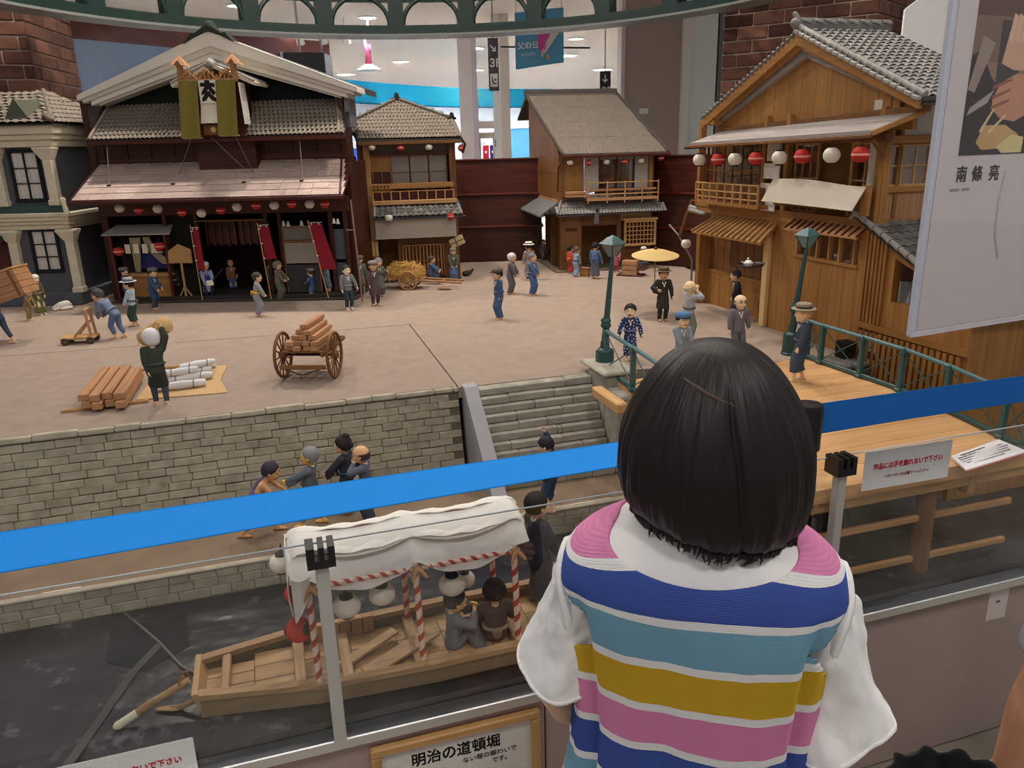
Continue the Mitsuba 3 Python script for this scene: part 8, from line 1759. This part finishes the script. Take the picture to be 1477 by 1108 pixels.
# ---------------------------------------------------------------- barrier belt, signs and things in front
stn = thing('belt_stanchion', 'black belt stanchion standing behind the girl where both blue belts end', 'stanchion')
pf = Fr((.512, 1.262, 0))
part(stn, 'base', lathe([(0, 0), (.085, 0), (.085, .010), (.03, .022), (0, .022)], 32), 'satin', Fr((.512, 1.262, 0)), smooth=40, col=S(26, 26, 28))
part(stn, 'tube', lathe([(0, .02), (.0165, .02), (.0165, .88), (0, .88)], 20), 'satin', pf, smooth=40, col=S(24, 24, 26))
part(stn, 'head', lathe([(0, .88), (.024, .88), (.025, .955), (.022, .962), (0, .964)], 20), 'satin', pf, smooth=40, col=S(20, 20, 22))
def belt(label, tops, bots, col, y):
    k = thing('barrier_belt', label, 'belt')
    t_, b_ = np.array(tops), np.array(bots); n = 40
    q = np.linspace(0, 1, len(t_)); s = np.linspace(0, 1, n)
    T_ = np.stack([np.interp(s, q, t_[:, i]) for i in range(3)], 1); B_ = np.stack([np.interp(s, q, b_[:, i]) for i in range(3)], 1)
    v = np.vstack([B_ * (1 - w) + T_ * w for w in np.linspace(0, 1, 6)])
    f = [[i + n * j, i + 1 + n * j, i + 1 + n * (j + 1), i + n * (j + 1)] for j in range(5) for i in range(n - 1)]
    part(k, 'webbing', solid(vf((v, np.array(f))), .0012), 'webbing', smooth=30, col=col)
    for L in (T_, B_): part(k, 'woven_edge', tube(L, .0011, 5), 'paint', col=[c * .8 for c in col])
    return k
mat('webbing', type='bumpmap', t=mikit.proc(lambda p, n, uv: .5 + .5 * dr.sin((p.x + p.z * .6) * 2600.0) * dr.sin(p.z * 2600.0), .0004), scale=.0003, b=pr(VC, .55, specular=.4))
LIT_BLUE = S(0, 150, 250)  # extra light on the tilted belt is put into this blue
belt('blue barrier belt with its light painted in, crossing the quay and boat towards the girl', [(-1.10, .74, .960), (-0.667, 0.905, 0.939), (-0.304, 1.060, 0.922), (0.179, 1.205, 0.923), (.486, 1.285, .935)], [(-1.10, .70, .916), (-0.654, 0.870, 0.901), (-0.299, 1.022, 0.889), (0.173, 1.165, 0.897), (.486, 1.250, .902)], LIT_BLUE, 0)
belt('blue barrier belt with its shade painted in, running from the stanchion behind the girl over the wooden bridge', [(0.508, 1.268, 0.956), (0.743, 1.355, 0.950), (0.993, 1.430, 0.949), (1.50, 1.61, .958)], [(0.513, 1.268, 0.901), (0.750, 1.355, 0.897), (1.001, 1.430, 0.897), (1.50, 1.61, .908)], S(4, 98, 182), 1)  # same kind of belt, its dimmer light put into the colour
st2 = thing('belt_stanchion', 'black belt stanchion past the edge that holds the belt painted in a shaded blue', 'stanchion')
for nm, pr_ in (('base', [(0, 0), (.085, 0), (.085, .010), (.03, .022), (0, .022)]), ('tube', [(0, .02), (.0165, .02), (.0165, .88), (0, .88)]), ('head', [(0, .88), (.024, .88), (.025, .955), (.022, .962), (0, .964)])): part(st2, nm, lathe(pr_, 20), 'satin', Fr((1.52, 1.617, 0)), smooth=40, col=S(24, 24, 26))

# notice sheets on the acrylic
def notice(label, s0, s1, z0, z1, sh):
    k = thing('notice_sheet', label, 'notice')
    v = np.array([[s, -.0022 - d, z + sh * (s - s0)] for d in (0, .0008) for s, z in ((s0, z0), (s1, z0), (s1, z1), (s0, z1))])
    part(k, 'paper', m3.Manifold.hull_points(v), 'paint', ST, col=S(228, 226, 224))
    w = s1 - s0
    o = ST.at(s0 + w * .10, -.0034, z0 + (z1 - z0) * .52 + sh * w * .1); f = facing(o, ST.X + np.array([0, 0, sh]))
    m, wd = text('作品には手を触れないで下さい', .0125, .5); kx = w * .80 / wd
    part(k, 'lettering', (m[0] * [kx, 1, 1], m[1]), 'dull', f, col=S(196, 52, 72), label='red lettering')
    o = ST.at(s0 + w * .24, -.0034, z0 + (z1 - z0) * .26 + sh * w * .2); f = facing(o, ST.X + np.array([0, 0, sh]))
    m, wd = text('イオンモール大阪ドームシティ', .0075, .3); kx = w * .52 / wd
    part(k, 'lettering', (m[0] * [kx, 1, 1], m[1]), 'dull', f, col=S(150, 60, 76), label='small dark red lettering')
notice('white notice sheet with red lettering stuck to the acrylic before the bridge deck', .724, .942, .722, .806, -.015)
notice('white notice sheet with red lettering stuck low on the acrylic before the boat oar', -.778, -.557, .416, .500, .0)
cd = thing('info_card', 'white card with small dark print lying on the front end of the bridge deck', 'card')
c4 = [np.array(q) for q in ((0.993, 0.040, 0.742), (1.143, 0.059, 0.752), (1.163, 0.003, 0.742), (0.972, -0.019, 0.737))]
v = np.vstack([c4, [q - [0, 0, .004] for q in c4]])
part(cd, 'board', m3.Manifold.hull_points(v), 'paint', ST, col=S(236, 234, 236))
part(cd, 'edge_strip', tube([c4[3] - [0, .0005, .003], c4[2] - [0, .0005, .003]], .0015, 5), 'paint', ST, col=S(214, 130, 132), label='pinkish edge')
for i in range(6):
    a, b = .16 + .125 * i, (.14, .05, .05, .06, .10, .18)[i]; e = (.62, .90, .94, .88, .86, .70)[i]
    p0 = c4[1] * (1 - a) + c4[2] * a; p1 = c4[0] * (1 - a) + c4[3] * a
    x = b
    while x < e:
        l = r60.uniform(.05, .12); q0, q1 = p1 * (1 - x) + p0 * x, p1 * (1 - min(x + l, e)) + p0 * min(x + l, e)
        part(cd, 'print_line', cbar(q0 + [0, 0, .0006], q1 + [0, 0, .0006], .0028 if i else .0036, .0006), 'dull', ST, col=S(90, 88, 96)); x += l + .012
# framed caption on the case front
cp = thing('framed_caption', 'wooden framed caption with black title on the mauve case front below the boat', 'caption')
s0, s1, z0, z1 = -.281, .034, .14, .397
fw_ = .018
for a in ((s0, s1, z1 - fw_, z1), (s0, s1, z0, z0 + fw_), (s0, s0 + fw_, z0 + fw_, z1 - fw_), (s1 - fw_, s1, z0 + fw_, z1 - fw_)): part(cp, 'frame_bar', cbx(a[0], a[1], -.016, -.0005, a[2], a[3], .003), 'pale_wood', ST)
part(cp, 'paper', bx(s0 + fw_, s1 - fw_, -.008, -.0008, z0 + fw_, z1 - fw_), 'paint', ST, col=S(216, 212, 204))
f = facing(ST.at(-.213, -.0084, .338), ST.X); m, wd = text('明治の道頓堀', .0265, .25); part(cp, 'lettering', (m[0] * [.168 / wd, 1, 1], m[1]), 'dull', f, col=S(40, 34, 34), label='black title lettering')
f = facing(ST.at(-.118, -.0084, .318), ST.X); m, wd = text('ない程の賑わいで', .011, .15); part(cp, 'lettering', (m[0] * [.105 / wd, 1, 1], m[1]), 'dull', f, col=S(84, 80, 78))
f = facing(ST.at(-.062, -.0084, .302), ST.X); m, wd = text('です。', .011, .15); part(cp, 'lettering', m, 'dull', f, col=S(84, 80, 78))
tk = thing('paper_tag', 'small blank white paper stuck to the case panel beside the grey shirt', 'paper'); part(tk, 'paper', bx(1.122, 1.180, -.0012, -.0002, .328, .412), 'paint', ST, col=S(216, 206, 200)); part(tk, 'tape', bx(1.145, 1.157, -.0018, -.0012, .372, .378), 'paint', ST, col=S(120, 104, 96))

# hanging acrylic poster
po = thing('hanging_poster', 'large hanging acrylic poster with a craftsman photograph and a name in black characters', 'poster')
PB = np.array((0.691, 1.300, 1.068)); PF = Fr(PB, (.282, .118, 0))
part(po, 'acrylic_back', cbx(0, .60, .0, .006, 0, .80, .001), 'gloss', PF, col=S(206, 208, 216), label='thick acrylic edge')
part(po, 'edge_bevel', cbx(-.003, .010, -.003, .006, 0, .80, .001), 'gloss', PF, col=S(196, 198, 210)); part(po, 'edge_bevel', cbx(0, .60, -.003, .006, -.003, .007, .001), 'gloss', PF, col=S(214, 208, 214))
part(po, 'paper', bx(.012, .59, -.002, -.0004, .008, .79), 'paint', PF, col=S(208, 198, 200))
put(po + '__cover_sheet', (PF.w(np.array([[.003, -.005, .004], [.60, -.005, .004], [.60, -.005, .80], [.003, -.005, .80]])), np.array([[0, 1, 2, 3]])), 'acrylic')
for x in (.06, .54): part(po, 'wire', tube([PF.at(x, .003, .79), PF.at(x, .003, 1.9)], .0012, 5), 'satin', col=S(90, 90, 92))
pf2 = facing(PF.at(0, -.0022, 0), PF.X)
def pic(pts, c, d):
    part(po, 'photo_print', prism(Polygon(pts).buffer(0), 0, .0002, 'z'), 'dull', Fr(pf2.o + pf2.Z * d, pf2.X, pf2.Z), col=c)
X0, Y0 = .055, .298
pic([(X0, Y0), (.52, Y0), (.52, .78), (X0, .78)], S(128, 104, 90), .0000)
pic([(X0, .40), (.52, .40), (.52, .45), (X0, .44)], S(150, 122, 100), .0002)
pic([(X0, .51), (X0, .545), (.30, .545), (.30, .51)], S(104, 76, 66), .0003); pic([(X0 + .005, .545), (X0 + .3, .545), (X0 + .3, .555), (X0 + .005, .555)], S(172, 142, 118), .0004)
for x in (X0 + .014, X0 + .052, X0 + .074): pic([(x, .555), (x + .006, .555), (x + .006, .64), (x, .64)], S(96, 72, 64), .0004)
pic([(X0 + .014, .60), (X0 + .074, .612), (X0 + .074, .616), (X0 + .014, .604)], S(96, 72, 64), .0005)
pic([(X0, Y0), (.30, Y0), (.30, .36), (.18, .36), (X0 + .05, .42), (X0 + .02, .46), (X0, .45)], S(58, 46, 44), .0004)
pic([(X0, .40), (X0 + .016, .395), (X0 + .05, .47), (X0 + .02, .48)], S(160, 140, 132), .0005)
pic([(X0 + .005, .36), (X0 + .05, .38), (X0 + .062, .40), (X0 + .01, .372)], S(176, 160, 156), .0006)
pic([(X0 + .062, .40), (X0 + .11, .40), (X0 + .12, .50), (X0 + .06, .505)], S(74, 62, 62), .0005)
a_ = np.linspace(0, 2 * np.pi, 24)
pic([(X0 + .125 + .045 * math.cos(q), .62 + .062 * math.sin(q)) for q in a_], S(206, 158, 128), .0006)
pic([(X0 + .085, .64), (X0 + .095, .70), (X0 + .13, .73), (X0 + .20, .72), (X0 + .20, .67), (X0 + .12, .675), (X0 + .10, .64)], S(70, 58, 56), .0007)
pic([(X0 + .088, .606), (X0 + .112, .600), (X0 + .112, .596), (X0 + .088, .602)], S(84, 60, 54), .0008)
pic([(X0 + .104, .632), (X0 + .132, .638), (X0 + .132, .634), (X0 + .104, .628)], S(90, 62, 54), .0008)
pic([(X0 + .070, .44), (X0 + .082, .50), (X0 + .098, .515), (X0 + .13, .50), (X0 + .16, .47), (X0 + .16, .43), (X0 + .10, .43)], S(214, 170, 144), .0007)
for k in range(4): pic([(X0 + .078 + .014 * k, .475), (X0 + .084 + .014 * k, .515 - .003 * k), (X0 + .092 + .014 * k, .512 - .003 * k), (X0 + .089 + .014 * k, .47)], S(224, 184, 160), .0009)
pic([(X0 + .060, .385), (X0 + .075, .41), (X0 + .11, .425), (X0 + .16, .42), (X0 + .17, .37), (X0 + .12, .35), (X0 + .085, .355), (X0 + .062, .37)], S(202, 146, 118), .0008)
for k in range(3): pic([(X0 + .058, .368 + .016 * k), (X0 + .10, .382 + .016 * k), (X0 + .10, .386 + .016 * k), (X0 + .058, .374 + .016 * k)], S(150, 96, 78), .0010)
pic([(X0 + .035, .318), (X0 + .05, .345), (X0 + .10, .345), (X0 + .135, .33), (X0 + .12, .308), (X0 + .05, .306)], S(206, 168, 112), .0009)
pic([(X0 + .038, .335), (X0 + .066, .372), (X0 + .069, .370), (X0 + .044, .333)], S(226, 196, 150), .0011); pic([(X0 + .06, .335), (X0 + .096, .362), (X0 + .098, .358), (X0 + .064, .332)], S(226, 196, 150), .0011)
pic([(X0 + .085, .31), (X0 + .12, .33), (X0 + .15, .325), (X0 + .15, .30), (X0 + .1, .30)], S(222, 206, 150), .0010)
pic([(X0 + .13, .45), (X0 + .2, .45), (X0 + .2, .57), (X0 + .16, .56)], S(96, 112, 146), .0006)
for ch, x in (('南', .054), ('條', .091), ('亮', .132)):
    m, wd = text(ch, .0235, .45); part(po, 'lettering', m, 'dull', facing(PF.at(x, -.0022, .258), PF.X), col=S(52, 42, 44), label='black character')
for x, w in ((.046, .022), (.074, .018)): part(po, 'small_print', bx(x, x + w, -.0026, -.0022, .241, .2455), 'dull', PF, col=S(150, 140, 142))
part(po, 'print_arc', tube([PF.at(.175 + .0, -.0024, .27), PF.at(.168, -.0024, .22), PF.at(.172, -.0024, .165), PF.at(.19, -.0024, .12)], .0022, 5), 'dull', col=S(196, 188, 188))

# clutter past the railing
wb = thing('white_bag', 'crumpled white bag heap past the end of the bridge railing', 'bag')
wf = Fr((1.66, 2.62, 0))
def sack(u, v):
    th = 2 * np.pi * u; q = np.stack([np.cos(th) * 1.6, np.sin(th) * 1.6, v * 4], -1)
    r = .125 + .05 * (meshkit.fbm(q * 1.5, 3, 2) - .5) + .05 * np.abs(meshkit.fbm(q * 3, 2, 5) - .5) - .03 * np.clip((v - .8) * 5, 0, 1) ** 2
    return r * np.cos(th), .8 * r * np.sin(th), .74 * v
part(wb, 'sack', solid(grid(sack, 80, 50), .003), 'paint', wf, smooth=True, col=S(226, 222, 214)); part(wb, 'sack_top', ball((0, 0, .735), (.10, .08, .03), 3), 'paint', wf, smooth=True, col=S(220, 216, 208))
hb = thing('handbag', 'small dark handbag with strap hanging before the white bag heap', 'handbag'); hf_ = Fr((1.60, 2.47, .655), (.95, .1, .1)); part(hb, 'pouch', soften(hull(((-.045, 0, 0), (.02, .02, .022)), ((.045, 0, .004), (.02, .02, .022))), .012, 3), 'satin', hf_, smooth=True, col=S(34, 26, 28)); part(hb, 'strap', tube([(.01, 0, .02), (.02, .0, .08), (.03, .02, .13)], .006, 6), 'satin', hf_, col=S(34, 28, 28))
gr_ = thing('green_cloth', 'small pale green cloth showing behind the dark handbag', 'cloth'); part(gr_, 'fold', soften(unite([hull(((-.02, 0, 0), .02), ((.03, .0, .0), .022), ((.0, 0, .03), .016))]), .012, 2), 'paint', Fr((1.615, 2.50, .70)), smooth=True, col=S(150, 190, 120))
for x, c, lb in ((1.63, S(52, 36, 32), 'dark brown post nearest the white bag heap'), (1.72, S(44, 32, 28), 'second dark brown post past the white bag heap')):
    t = thing('dark_post', lb, 'post'); part(t, 'shaft', cbx(x, x + .05, 2.36, 2.41, 0, .95, .003), 'paint', col=c); part(t, 'edge_line', bx(x + .02, x + .024, 2.358, 2.36, .0, .80), 'paint', col=S(150, 136, 126)); part(t, 'foot', cbx(x - .015, x + .065, 2.345, 2.425, 0, .02, .003), 'paint', col=c)
